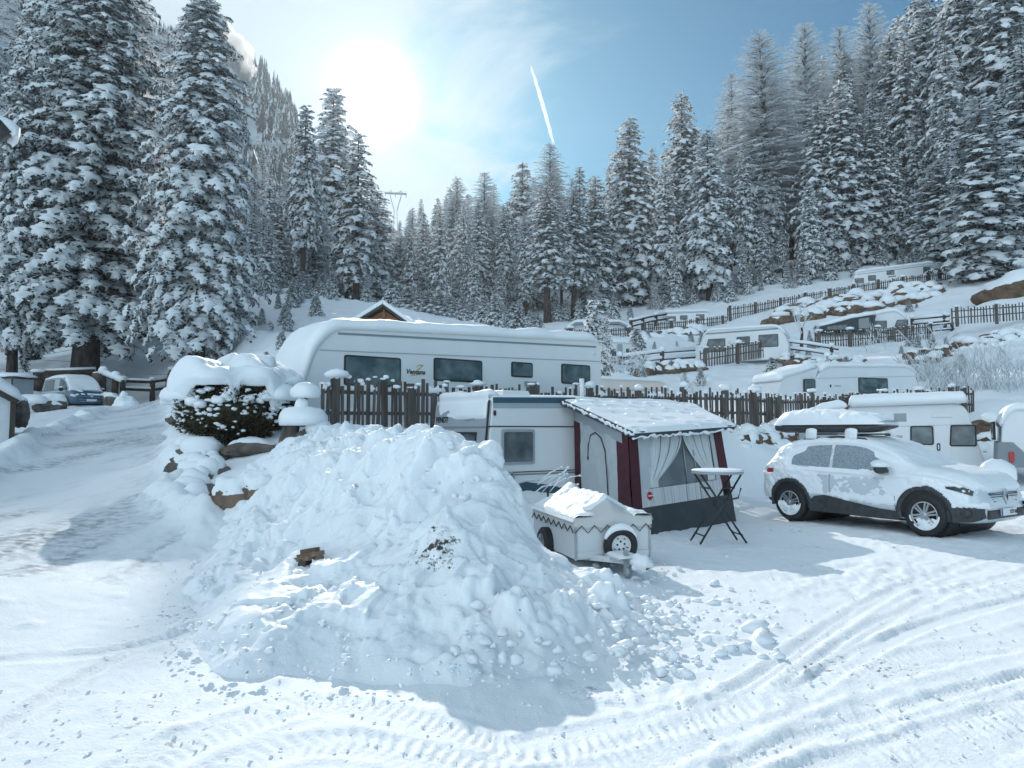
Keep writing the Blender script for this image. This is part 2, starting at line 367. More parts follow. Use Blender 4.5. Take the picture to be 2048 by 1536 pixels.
for d, z in ((6.5, .16), (8, .28), (10, .47), (13, .75), (16, 1.0), (20, 1.4), (26, 2.0), (34, 2.72), (42, 3.15)):
    gp += [(RX(330, d), d, z), (RX(180 if d < 20 else 210, d), d, z + .02)]
    gp += [(RX(20 if d < 14 else 70 if d < 20 else 150, d), d, z + (.12 if d < 24 else .0))]
def g(px, py, d, dz=0): p = U(px, py, d); gp.append((p.x, p.y, p.z + dz))
for q in [(-120, 905, 16), (-60, 880, 20), (-200, 900, 22), (30, 835, 30), (90, 815, 38), (130, 812, 42.5), (340, 805, 46), (250, 800, 46), (180, 795, 48), (60, 780, 44), (400, 790, 44),
          (400, 880, 15.3), (440, 860, 16), (480, 880, 15), (560, 872, 14.8), (385, 930, 14.2), (440, 1005, 11.5), (520, 930, 12.6), (600, 885, 14.2),
          (650, 850, 15.2), (760, 848, 16), (885, 850, 17), (1000, 848, 18.2), (1200, 845, 20), (1330, 843, 21.5), (1470, 842, 23), (1560, 843, 26.6), (1700, 836, 28), (1850, 826, 29), (1950, 815, 29.8), (2060, 800, 30.5),
          (700, 870, 19), (1000, 868, 22.5), (1250, 860, 26), (1400, 840, 28.5), (590, 850, 18.5), (1600, 815, 32.5), (1850, 806, 33.5), (1730, 800, 36),
          (1500, 905, 21.9), (1400, 910, 20.9), (1570, 900, 25.2), (1990, 880, 27), (1960, 855, 28.4),
          (1400, 790, 38), (1290, 775, 40), (1240, 742, 44), (1500, 760, 40), (1640, 752, 40), (1260, 724, 47), (1400, 727, 50), (1560, 708, 52), (1680, 722, 49), (1640, 735, 46), (1850, 700, 46), (1960, 745, 38), (2060, 770, 34), (2080, 700, 42), (1930, 690, 49), (1210, 716, 46),
          (1600, 697, 55), (1640, 690, 57), (1860, 674, 57), (1920, 662, 56), (2060, 642, 52), (2150, 640, 50),
          (1330, 700, 56), (1450, 680, 64), (1520, 662, 68), (1650, 664, 64), (1820, 655, 62), (1880, 620, 66), (2000, 600, 60),
          (1500, 632, 76), (1600, 606, 77), (1700, 590, 77), (1895, 566, 78), (1950, 560, 76), (1280, 668, 70), (1130, 672, 66), (1200, 666, 68), (1370, 652, 76), (1430, 648, 77), (1700, 572, 83), (1880, 548, 83), (1160, 660, 74), (2000, 540, 76),
          (1100, 650, 82), (1000, 648, 86), (900, 645, 90), (800, 642, 84), (1300, 610, 98), (1500, 560, 100), (1700, 490, 112), (1900, 455, 112), (2060, 430, 108), (2250, 400, 100), (1100, 615, 110), (950, 600, 120), (820, 585, 120),
          (1300, 500, 180), (1600, 420, 190), (1900, 330, 200), (2200, 260, 180), (1100, 540, 190), (900, 520, 220), (820, 530, 240), (1300, 440, 330), (1650, 330, 330), (2000, 200, 330), (1000, 500, 380), (800, 540, 380),
          (560, 665, 46), (620, 610, 56), (500, 660, 44), (540, 585, 62), (450, 640, 48), (600, 575, 76), (700, 655, 50), (690, 640, 84), (760, 635, 80), (610, 585, 90), (500, 545, 90), (600, 560, 110), (700, 610, 110), (400, 575, 80), (760, 600, 120),
          (0, 760, 46), (200, 755, 49), (300, 735, 52), (240, 700, 70), (240, 660, 95), (330, 640, 90), (100, 700, 75), (-100, 740, 55), (-300, 700, 60), (100, 600, 130), (-200, 560, 140), (300, 530, 150), (500, 460, 170), (640, 520, 170), (200, 440, 250), (500, 430, 300), (700, 480, 300)]: g(*q)
TERR = RBF(gp)
def ground_z(x, y): return float(TERR(np.array([x]), np.array([y]))[0])
def on_ground(px, d):
    x = RX(px, d); return Vector((x, d, ground_z(x, d)))
road_R = [(7.2, 352), (8.5, 345), (10, 338), (13, 330), (16, 340), (20, 338), (26, 338), (34, 330), (43, 318)]
road_L = [(7.2, -260), (10, -130), (13, -30), (16, 40), (20, 85), (26, 160), (34, 215), (43, 240)]
tracks = []     # (xy polyline, half width, kind)
def tr(pts, hw, kind, z=0):
    P = [UZ(px, py, z) for px, py in pts]; P = [np.array(p[:2]) for p in P]; out = []
    for i in range(len(P) - 1):
        a = P[max(i - 1, 0)]; b = P[i]; c = P[i + 1]; d = P[min(i + 2, len(P) - 1)]
        for k in range(8):
            t = k / 8; out.append(.5 * (2 * b + (c - a) * t + (2 * a - 5 * b + 4 * c - d) * t * t + (3 * b - a - 3 * c + d) * t ** 3))
    out.append(P[-1]); tracks.append((np.array(out), hw, kind))
tr([(2300, 1050), (2048, 1105), (1900, 1140), (1760, 1195), (1660, 1258), (1560, 1330), (1450, 1400)], .11, 'rib')
tr([(2300, 1085), (2048, 1150), (1900, 1185), (1780, 1235), (1690, 1290), (1580, 1370)], .11, 'rib')
tr([(2300, 1140), (2048, 1200), (1880, 1240), (1740, 1300), (1600, 1380)], .10, 'rut')
tr([(2400, 1180), (2048, 1275), (1850, 1320), (1650, 1370), (1450, 1440), (1200, 1540), (1000, 1640)], .20, 'bar')
tr([(2300, 1290), (2048, 1350), (1850, 1400), (1650, 1455), (1450, 1540)], .07, 'rib')
tr([(2300, 1330), (2100, 1385), (1900, 1440), (1700, 1500), (1500, 1580)], .07, 'rib')
tr([(2400, 1380), (2100, 1440), (1900, 1490), (1700, 1550)], .22, 'bar')
tr([(150, 1640), (330, 1520), (480, 1455), (640, 1410), (800, 1440), (1000, 1500), (1200, 1470), (1500, 1400)], .17, 'bar')
tr([(250, 1700), (500, 1530), (700, 1490), (900, 1530), (1100, 1600)], .17, 'bar')
tr([(-200, 1330), (0, 1290), (200, 1270), (330, 1245), (420, 1220)], .09, 'rut', .25)
tr([(0, 1420), (150, 1330), (260, 1280)], .08, 'rib', .2)
def seg_dist(x, y, P):
    best = np.full(x.shape, 1e9); along = np.zeros(x.shape); side = np.zeros(x.shape); acc = 0
    for i in range(len(P) - 1):
        a = P[i]; b = P[i + 1]; d = b - a; L = np.hypot(*d) + 1e-9; u = d / L
        t = np.clip((x - a[0]) * u[0] + (y - a[1]) * u[1], 0, L); ex = x - a[0] - u[0] * t; ey = y - a[1] - u[1] * t
        r = np.hypot(ex, ey); m = r < best
        best = np.where(m, r, best); along = np.where(m, acc + t, along); side = np.where(m, np.sign(u[0] * ey - u[1] * ex), side); acc += L
    return best, along, side
def rough(x, y, d):
    """trodden, driven-over and drifted snow relief"""
    near = 1 - sstep(22, 34, d)
    h = .05 * (fbm(x * .55, y * .55, oct=3, seed=3) - .5)
    patch = sstep(.42, .62, fbm(x * .45 + 9, y * .45, oct=3, seed=21))
    h += near * (1 + .8 * sstep(7, 12, d)) * .028 * (fbm(x * 3.2, y * 3.2, oct=4, seed=5) - .5) * (.5 + patch)
    h += near * (1 + .6 * sstep(7, 12, d)) * .030 * (fbm(x * 11, y * 11, oct=3, seed=8) - .5) * (.45 + .8 * patch)
    w, idn = worley(x * 6.5, y * 6.5, 4); h += near * .035 * np.clip(.38 - w, 0, 1) * (idn > .62) * patch
    w, idn = worley(x * 2.7, y * 2.7, 9); h += near * .07 * np.clip(.33 - w, 0, 1) * (idn > .82)
    # trodden hollows
    w, idn = worley(x * 1.6, y * 1.6, 31); h -= near * .03 * np.clip(.26 - w, 0, 1) * (idn > .7)
    far = sstep(28, 45, d)
    h += far * (.55 * (fbm(x * .30, y * .30, oct=4, seed=41) - .5) + .22 * (fbm(x * 1.3, y * 1.3, oct=3, seed=44) - .5))
    return h
def add_tracks(x, y, h):
    m0 = (np.hypot(x, y) < 24); idx = np.nonzero(m0)
    X = x[idx]; Y = y[idx]; H = h[idx]
    for P, hw, kind in tracks:
        lo = P.min(0) - .5; hi = P.max(0) + .5
        s = (X > lo[0]) & (X < hi[0]) & (Y > lo[1]) & (Y < hi[1])
        if not s.any(): continue
        xs = X[s]; ys = Y[s]; wob = .03 * (fbm(xs * 2, ys * 2, oct=2, seed=55) - .5)
        d, al, sd = seg_dist(xs, ys, P); d = d + wob
        inside = 1 - sstep(hw * .85, hw * 1.1, d); edge = np.exp(-((d - hw * 1.28) / (hw * .22)) ** 2)
        br = .55 + .9 * fbm(xs * 1.1, ys * 1.1, oct=2, seed=77)
        hh = H[s] * (1 - .55 * inside)
        if kind == 'rib':
            q = np.cos(d / hw * math.pi * 2.6) * .011 + .006 * np.sin(al * 95) * (d > hw * .55)
            hh += inside * (-.011 + q) * br + edge * .017 * br * (.3 + fbm(al * 5, sd * 3, oct=2, seed=3))
        elif kind == 'rut':
            hh += -.02 * inside * br + edge * .020 * br * (.2 + fbm(al * 4, sd * 3, oct=2, seed=6))
        else:
            ph = al / .04 + np.abs(d * sd) * 9 + 2.2 * fbm(xs * 2.4, ys * 2.4, oct=3, seed=93)
            bar = np.sin(ph * 2 * math.pi * .5) ; keep = sstep(.32, .5, fbm(xs * 1.7, ys * 1.7, oct=2, seed=88))
            hh += inside * (-.005 + .009 * bar * keep) + edge * .014 * (.1 + fbm(al * 6, sd * 3, oct=2, seed=9))
        H[s] = hh
    h[idx] = H
    return h
def build_ground():
    nth, nr = 920, 900
    th = np.linspace(R(-66), R(66), nth); a = np.linspace(0, 1, nr); r = 2.6 * (430 / 2.6) ** (a ** 1.0)
    rr, tt = np.meshgrid(r, th, indexing='ij'); x = rr * np.sin(tt); y = -2.4 + rr * np.cos(tt)
    z = TERR(x, y); d = np.hypot(x, y)
    h = rough(x, y, d); 
    # ploughed, scraped road lies smoother
    pr = np.interp(y, [q[0] for q in road_R], [RX(q[1], q[0]) for q in road_R]); pl = np.interp(y, [q[0] for q in road_L], [RX(q[1], q[0]) for q in road_L])
    pr = pr + .9 * (fbm(y * .6, y * 0 + 3, oct=3, seed=19) - .5); pl = pl + .9 * (fbm(y * .6, y * 0 + 7, oct=3, seed=20) - .5)
    on = sstep(-.3, .3, x - pl) * sstep(-.3, .3, pr - x) * sstep(6.6, 8.2, y) * (1 - sstep(41, 45, y))
    h = h * (1 - .72 * on) + on * .018 * (fbm(x * 1.2, y * .35, oct=4, seed=14) - .5)
    # ploughed ridges along the road
    for xx, s, y1 in ((pl, 1, 40), (pr, -1, 40)):
        e = np.exp(-((x - xx + s * .35) / .38) ** 2) * sstep(9, 11, y) * (1 - sstep(30, y1, y)); h += e * (.16 + .25 * fbm(x * 1.7, y * 1.7, oct=3, seed=66))
    h = add_tracks(x, y, h)
    V = np.stack([x, y, z + h], -1).reshape(-1, 3); F = grid_faces(nr, nth)
    c = on.reshape(-1)[F].mean(1) > .5
    def sub(mask):
        f = F[mask]; u, inv = np.unique(f, return_inverse=True); return V[u], inv.reshape(-1, 4)
    v, f = sub(~c); gobj = link('ground', mesh_np('ground', v, f[:, ::-1], [M['groundsnow']])); tag(gobj, 'snow covered ground of the campsite and hillside', 'ground', kind='structure')
    v, f = sub(c); ro = link('road', mesh_np('road', v, f[:, ::-1], [M['roadsnow']])); tag(ro, 'icy cleared road climbing to the left', 'road', kind='structure')
def ground_mat():
    m = bpy.data.materials.new('ground_snow'); m.use_nodes = True; N, L = nt(m); b = N['Principled BSDF']; b.inputs['Roughness'].default_value = .6; b.inputs['Specular IOR Level'].default_value = .06
    g_ = N.new('ShaderNodeNewGeometry'); P = g_.outputs['Position']
    def noise(sc, det=5, rough_=.5, dist=0, vec=None):
        n = N.new('ShaderNodeTexNoise'); n.inputs['Scale'].default_value = sc; n.inputs['Detail'].default_value = det; n.inputs['Roughness'].default_value = rough_; n.inputs['Distortion'].default_value = dist; L.new(vec or P, n.inputs['Vector']); return n.outputs[0]
    def ramp(v, a, b_):
        r = N.new('ShaderNodeMapRange'); L.new(v, r.inputs[0]); r.inputs[1].default_value = a; r.inputs[2].default_value = b_; return r.outputs[0]
    def mul(a, b_):
        n = N.new('ShaderNodeMath'); n.operation = 'MULTIPLY'; L.new(a, n.inputs[0])
        if isinstance(b_, float): n.inputs[1].default_value = b_
        else: L.new(b_, n.inputs[1])
        return n.outputs[0]
    # gravel and grit showing through in scattered worn patches
    grit = mul(ramp(noise(.55, 4), .575, .66), ramp(noise(15, 5, .65), .57, .64))
    mx = N.new('ShaderNodeMix'); mx.data_type = 'RGBA'; L.new(mul(grit, .85), mx.inputs[0]); mx.inputs[6].default_value = (*SNOWC, 1); mx.inputs[7].default_value = (.10, .095, .09, 1)
    L.new(mx.outputs[2], b.inputs['Base Color'])
    bp = N.new('ShaderNodeBump'); bp.inputs['Strength'].default_value = .4; bp.inputs['Distance'].default_value = .02; L.new(noise(38, 6, .6), bp.inputs['Height']); L.new(bp.outputs[0], b.inputs['Normal'])
    return m
def road_mat():
    m = bpy.data.materials.new('road_ice'); m.use_nodes = True; N, L = nt(m); b = N['Principled BSDF']; b.inputs['Specular IOR Level'].default_value = .15
    g_ = N.new('ShaderNodeNewGeometry'); P = g_.outputs['Position']
    mp = N.new('ShaderNodeMapping'); L.new(P, mp.inputs[0]); mp.inputs['Rotation'].default_value = (0, 0, R(-22)); mp.inputs['Scale'].default_value = (1, .22, 1)
    def noise(sc, det=5, vec=None):
        n = N.new('ShaderNodeTexNoise'); n.inputs['Scale'].default_value = sc; n.inputs['Detail'].default_value = det; n.inputs['Roughness'].default_value = .6; L.new(vec or P, n.inputs['Vector']); return n.outputs[0]
    a = noise(.9, 6, mp.outputs[0]); c = noise(7, 5)
    r1 = N.new('ShaderNodeMapRange'); L.new(a, r1.inputs[0]); r1.inputs[1].default_value = .46; r1.inputs[2].default_value = .66
    r2 = N.new('ShaderNodeMapRange'); L.new(c, r2.inputs[0]); r2.inputs[1].default_value = .36; r2.inputs[2].default_value = .62
    mu = N.new('ShaderNodeMath'); mu.operation = 'MULTIPLY'; L.new(r1.outputs[0], mu.inputs[0]); L.new(r2.outputs[0], mu.inputs[1])
    rp = N.new('ShaderNodeValToRGB'); L.new(mu.outputs[0], rp.inputs[0]); e = rp.color_ramp.elements; e[0].color = (.80, .84, .87, 1); e[1].color = (.27, .29, .305, 1); k = e.new(.3); k.color = (.68, .72, .75, 1)
    L.new(rp.outputs[0], b.inputs['Base Color'])
    rr = N.new('ShaderNodeMapRange'); L.new(mu.outputs[0], rr.inputs[0]); rr.inputs[3].default_value = .55; rr.inputs[4].default_value = .32; L.new(rr.outputs[0], b.inputs['Roughness'])
    bp = N.new('ShaderNodeBump'); bp.inputs['Strength'].default_value = .35; bp.inputs['Distance'].default_value = .02; L.new(noise(26, 6), bp.inputs['Height']); L.new(bp.outputs[0], b.inputs['Normal'])
    return m
M['groundsnow'] = ground_mat(); M['roadsnow'] = road_mat()
build_ground()

# ================================================================== the ploughed heap in the middle
mp_ = []
def mpt(px, py, d, dz=0): p = U(px, py, d); mp_.append((p.x, p.y, p.z + dz))
for q in [(900, 866, 8.3), (960, 885, 8.15), (850, 868, 8.8), (800, 862, 10.2), (740, 868, 11.4), (690, 868, 12.4), (650, 856, 13.6), (600, 892, 13.2), (540, 905, 13), (480, 945, 12.4), (425, 1010, 11),
          (995, 958, 8.0), (1050, 1052, 7.7), (1120, 1120, 7.4), (1185, 1180, 6.9), (1290, 1245, 6.4), (940, 950, 7.7), (900, 1000, 7.3), (900, 1100, 6.6), (820, 960, 8.2), (760, 1000, 8.2), (740, 1100, 7.2), (650, 1000, 9.0), (600, 960, 10.5), (560, 1020, 9.8), (500, 1050, 9.3),
          (640, 1100, 7.6), (560, 1130, 7.7), (480, 1130, 7.7), (1000, 1150, 6.5), (1100, 1200, 6.35), (1000, 1240, 5.85), (1150, 1270, 5.95), (880, 1220, 6.0), (760, 1220, 6.1), (650, 1200, 6.35), (560, 1230, 6.0), (450, 1220, 6.2), (415, 1140, 7.4), (620, 1300, 5.55), (760, 1310, 5.45), (900, 1315, 5.4), (1050, 1320, 5.45), (1200, 1300, 5.75), (1290, 1290, 5.9), (480, 1290, 5.4), (720, 900, 10.6), (660, 920, 11)]: mpt(*q)
for q in [(338, 1135, 7.7), (335, 1200, 6.6), (358, 1295, 5.5), (470, 1335, 5.15), (590, 1368, 4.95), (720, 1385, 5.0), (900, 1390, 4.95), (1050, 1385, 5.0), (1200, 1365, 5.15), (1320, 1320, 5.6), (1370, 1265, 6.3), (1340, 1195, 7.6), (1230, 1150, 8.2), (390, 1070, 9.2), (385, 1000, 11.4)]:
    x = RX(q[0], q[2]); mp_.append((x, q[2], ground_z(x, q[2]) + .03))
mp_ += [(.75, 8.3, -.05), (.2, 9.2, .1), (-.1, 10, .15), (-.35, 9.3, .9), (-.9, 9.6, 1.45), (-.5, 11.5, .3), (-1.2, 11, 1.3), (-1.4, 12.5, 1.1), (-.7, 13, .2), (-2.2, 12.3, 1.55), (-2.0, 13.6, 1.2), (-2.4, 14.6, 1.7), (-3.2, 14.3, 1.85), (-1.4, 14.2, .3),
        (2.6, 5, -.4), (3.2, 7, -.4), (1.8, 9.2, -.4), (-.2, 3.6, -.5), (-3, 3.2, -.4), (-4.2, 6, -.3), (-6.2, 9, -.1), (-4.0, 4.6, -.3), (-6.6, 12, .2), (.8, 12, -.4), (2.4, 3.5, -.6), (-7, 4, -.4)]
MND = RBF(mp_)
def build_heap():
    xs = np.arange(-6.6, 3.0, .0185); ys = np.arange(3.7, 15.2, .021); x, y = np.meshgrid(xs, ys); z = MND(x, y)
    gz = TERR(x, y); above = z - gz
    ang = R(38); a = x * math.cos(ang) + y * math.sin(ang); b = -x * math.sin(ang) + y * math.cos(ang)
    up = sstep(.5, 1.2, z); low = 1 - sstep(.25, .9, z); amt = sstep(.04, .30, above)
    # long slumped folds on the upper left, round clods low down and to the right
    fold = fbm(a * .55, b * 1.9, oct=4, seed=12)
    h = amt * up * .5 * (np.abs(fold - .5) * -2 + .35)
    h += amt * .22 * (fbm(x * .9, y * .9, oct=3, seed=15) - .5)
    right = sstep(-1.9, .2, x) ; left_low = sstep(-2.2, -2.9, x) * low
    lump = np.clip(.22 + .75 * right * (.35 + .65 * low) + .8 * left_low + .25 * (z > 1.3), 0, 1.0) * amt * (.14 + 1.2 * sstep(.40, .62, fbm(x * .7 + 4, y * .7, oct=2, seed=91)))
    wx = x + .16 * (fbm(x * 1.5, y * 1.5, oct=2, seed=71) - .5); wy = y + .16 * (fbm(x * 1.5 + 9, y * 1.5, oct=2, seed=72) - .5)
    for sc, am, sd, th in ((2.0, .20, 51, .25), (4.2, .11, 52, .35), (8.5, .055, 53, .45)):
        w, idn = worley(wx * sc, wy * sc, sd, 1.0); k = np.sqrt(np.clip(1 - (w / .56) ** 2, 0, 1)) * (idn > th)
        h += lump * am * .7 * (k - .3) * (.55 + .9 * fbm(x * .8, y * .8, oct=2, seed=sd + 5))
    # broken slabs: every piece tilts its own way
    for sc, am, sd in ((1.7, .11, 61), (3.6, .075, 62), (7.5, .04, 63)):
        w, i1, i2, ex, ey = worley2(x * sc + .35 * (fbm(x * 2, y * 2, oct=2, seed=sd + 3) - .5), y * sc, sd)
        h += amt * am * ((i1 - .5) * ex + (i2 - .5) * ey) * 1.7 * sstep(.40, .62, fbm(x * .75 + sd, y * .75, oct=2, seed=sd + 9)) + amt * am * .25 * (i1 - .5)
    h += amt * .038 * (fbm(x * 6, y * 6, oct=4, seed=33) - .5); w, idn = worley(x * 15, y * 15, 58); h += amt * .022 * np.clip(.5 - w, 0, 1) * (idn > .45) * (.1 + lump)
    # hollow beside the log
    lp = UZ(632, 1115, .85); 
    z = z + h - .16 * (1 - amt)
    Z = np.where(above < -.16, gz - .3, z)
    V = np.stack([x, y, Z], -1)
    # push the relief sideways down the slope so clods bulge instead of standing as spikes
    gy, gx = np.gradient(MND(x, y), .021, .0185); nrm = np.sqrt(gx ** 2 + gy ** 2 + 1)
    V[..., 0] -= (h * .8 * gx / nrm); V[..., 1] -= (h * .8 * gy / nrm)
    F = grid_faces(len(ys), len(xs)); keep = (above.reshape(-1)[F].max(1) > -.14)
    F = F[keep]; u, inv = np.unique(F, return_inverse=True)
    V = V.reshape(-1, 3)[u]; F3 = inv.reshape(-1, 4)
    me = mesh_np('snow_heap', V, F3, [M['heapsnow']])
    ho = link('snow_heap', me); tag(ho, 'tall ploughed heap of lumpy snow in the middle foreground', 'snow heap')
    return ho
def surf_hit(px, py):
    r = ray(px, py); t = np.linspace(3.2, 15, 1200) / r[1]; X = r[0] * t; Y = r[1] * t; Z = CAMZ + r[2] * t; S = np.maximum(TERR(X, Y), np.where((X > -6.4) & (X < 2.8) & (Y > 3.8) & (Y < 15), MND(X, Y), -9)); i = int(np.argmax(Z < S)); return Vector((X[i], Y[i], S[i]))
def heap_mat():
    m = bpy.data.materials.new('heap_snow'); m.use_nodes = True; N, L = nt(m); b = N['Principled BSDF']; b.inputs['Roughness'].default_value = .55; b.inputs['Specular IOR Level'].default_value = .2
    b.inputs['Subsurface Weight'].default_value = .35; b.inputs['Subsurface Radius'].default_value = (.10, .13, .16); b.inputs['Subsurface Scale'].default_value = .5
    g_ = N.new('ShaderNodeNewGeometry'); P = g_.outputs['Position']
    # a scrape of grass and soil in the heap's face
    c = surf_hit(876, 1112); vm = N.new('ShaderNodeVectorMath'); vm.operation = 'DISTANCE'; L.new(P, vm.inputs[0]); vm.inputs[1].default_value = (c.x, c.y, c.z)
    mr = N.new('ShaderNodeMapRange'); L.new(vm.outputs['Value'], mr.inputs[0]); mr.inputs[1].default_value = .42; mr.inputs[2].default_value = .05
    n = N.new('ShaderNodeTexNoise'); n.inputs['Scale'].default_value = 13; n.inputs['Detail'].default_value = 6; n.inputs['Roughness'].default_value = .7; L.new(P, n.inputs['Vector'])
    ad = N.new('ShaderNodeMath'); ad.operation = 'MULTIPLY_ADD'; L.new(mr.outputs[0], ad.inputs[0]); ad.inputs[1].default_value = .22; L.new(n.outputs[0], ad.inputs[2])
    st = N.new('ShaderNodeMapRange'); L.new(ad.outputs[0], st.inputs[0]); st.inputs[1].default_value = .665; st.inputs[2].default_value = .73
    mx = N.new('ShaderNodeMix'); mx.data_type = 'RGBA'; L.new(st.outputs[0], mx.inputs[0]); mx.inputs[6].default_value = (*SNOWC, 1); mx.inputs[7].default_value = (.06, .055, .045, 1); L.new(mx.outputs[2], b.inputs['Base Color'])
    n2 = N.new('ShaderNodeTexNoise'); n2.inputs['Scale'].default_value = 34; n2.inputs['Detail'].default_value = 6; L.new(P, n2.inputs['Vector'])
    bp = N.new('ShaderNodeBump'); bp.inputs['Strength'].default_value = .3; bp.inputs['Distance'].default_value = .02; L.new(n2.outputs[0], bp.inputs['Height']); L.new(bp.outputs[0], b.inputs['Normal'])
    return m
M['heapsnow'] = heap_mat()
HEAP = build_heap()

# ================================================================== trees
def bough_tmpl(rng, kind, needles, seg=6, nc=5, frosty=.34):
    """one snow laden bough of unit length along +x. returns V, Q (quads), material index"""
    V = []; Q = []; Mi = []
    wid = rng.uniform(.30, .42)
    def axis(s): return np.array([s, .05 * math.sin(s * 5 + wid * 40), .05 * s - .40 * s * s])
    if kind == 'spruce':
        n0 = 0
        ph = rng.uniform(0, 9); lob = []
        for i in range(seg + 1):
            s = i / seg; w = wid * (math.sin(math.pi * min(1, s * .93 + .07) ** .75) * .9 + .10) * (1 + .45 * math.sin(s * 17 + ph)); c = axis(s)
            hump = .11 * (.7 + .6 * math.sin(s * 13 + ph * 2))
            for k in range(nc):
                v = -1 + 2 * k / (nc - 1)
                z = hump * (1 - v * v) - .10 * v * v * (1 + .5 * math.sin(s * 21 + v * 3 + ph))
                V.append(c + np.array([rng.uniform(-.03, .03), v * w, z + rng.uniform(-.015, .015)]))
        for i in range(seg):
            for k in range(nc - 1):
                a = i * nc + k; Q.append((a, a + 1, a + nc + 1, a + nc)); 
                edge = k in (0, nc - 2)
                Mi.append(1 if (edge and rng.random() < .30) else 0)
        # needle sprays, hanging below and past the snow
        for i in range(needles):
            s = rng.random() ** .8; c = axis(s); w = wid * (math.sin(math.pi * min(1, s * .93 + .07) ** .75) * .9 + .1)
            v = rng.uniform(-1.15, 1.15); p = c + np.array([0, v * w, -.04 - .07 * v * v])
            out = np.array([rng.uniform(.1, .9), v * 1.2 + rng.uniform(-.3, .3), rng.uniform(-1.0, .05)]); out /= np.linalg.norm(out)
            L = rng.uniform(.10, .24); wd = rng.uniform(.018, .034)
            sd = np.cross(out, rng.normal(size=3)); sd /= np.linalg.norm(sd) + 1e-9
            b = len(V); V += [p - sd * wd, p + sd * wd, p + out * L + sd * wd * .4, p + out * L - sd * wd * .4]; Q.append((b, b + 1, b + 2, b + 3)); Mi.append(1 if rng.random() > frosty else 0)
    else:       # bare larch spray covered in rime: thin twigs
        tw = [(np.array([0, 0, 0.]), np.array([1, 0, -.12]), .012)]
        for i in range(needles):
            s = rng.uniform(.1, 1); p = np.array([s, 0, -.12 * s * s]); a = rng.uniform(-1.1, 1.1); L = rng.uniform(.18, .42) * (1.15 - s * .6)
            d = np.array([math.cos(a), math.sin(a), rng.uniform(-.55, .12)]); tw.append((p, p + d * L, .007))
        for p, q, w in tw:
            d = q - p
            for ax in (np.array([0, 0, 1.]), np.array([.3, 1, .2])):
                sd = np.cross(d, ax); sd = sd / (np.linalg.norm(sd) + 1e-9) * w * rng.uniform(1.0, 2.4)
                b = len(V); V += [p - sd, p + sd, q + sd * .6, q - sd * .6]; Q.append((b, b + 1, b + 2, b + 3)); Mi.append(0 if rng.random() < .78 else 1)
    return np.array(V), np.array(Q), np.array(Mi)
def inst(tmpls, T):
    """T: list of (template index, 3x3 matrix, origin)"""
    Vs = []; Qs = []; Ms = []; off = 0; by = {}
    for t, m, o in T: by.setdefault(t, []).append((m, o))
    for t, lst in by.items():
        V, Q, Mi = tmpls[t]; A = np.array([m for m, o in lst]); O = np.array([o for m, o in lst])
        P = np.einsum('nij,vj->nvi', A, V) + O[:, None, :]; n = len(lst)
        Vs.append(P.reshape(-1, 3)); Qs.append((Q[None] + (np.arange(n) * len(V))[:, None, None]).reshape(-1, 4) + off); Ms.append(np.tile(Mi, n)); off += n * len(V)
    return np.concatenate(Vs), np.concatenate(Qs), np.concatenate(Ms)
def frame(az, el, s, roll=0, sy=1, sz=1):
    x = np.array([math.cos(az) * math.cos(el), math.sin(az) * math.cos(el), math.sin(el)]); y = np.array([-math.sin(az), math.cos(az), 0]); z = np.cross(x, y)
    y2 = y * math.cos(roll) + z * math.sin(roll); z2 = -y * math.sin(roll) + z * math.cos(roll)
    return np.stack([x * s, y2 * s * sy, z2 * s * sz], 1)
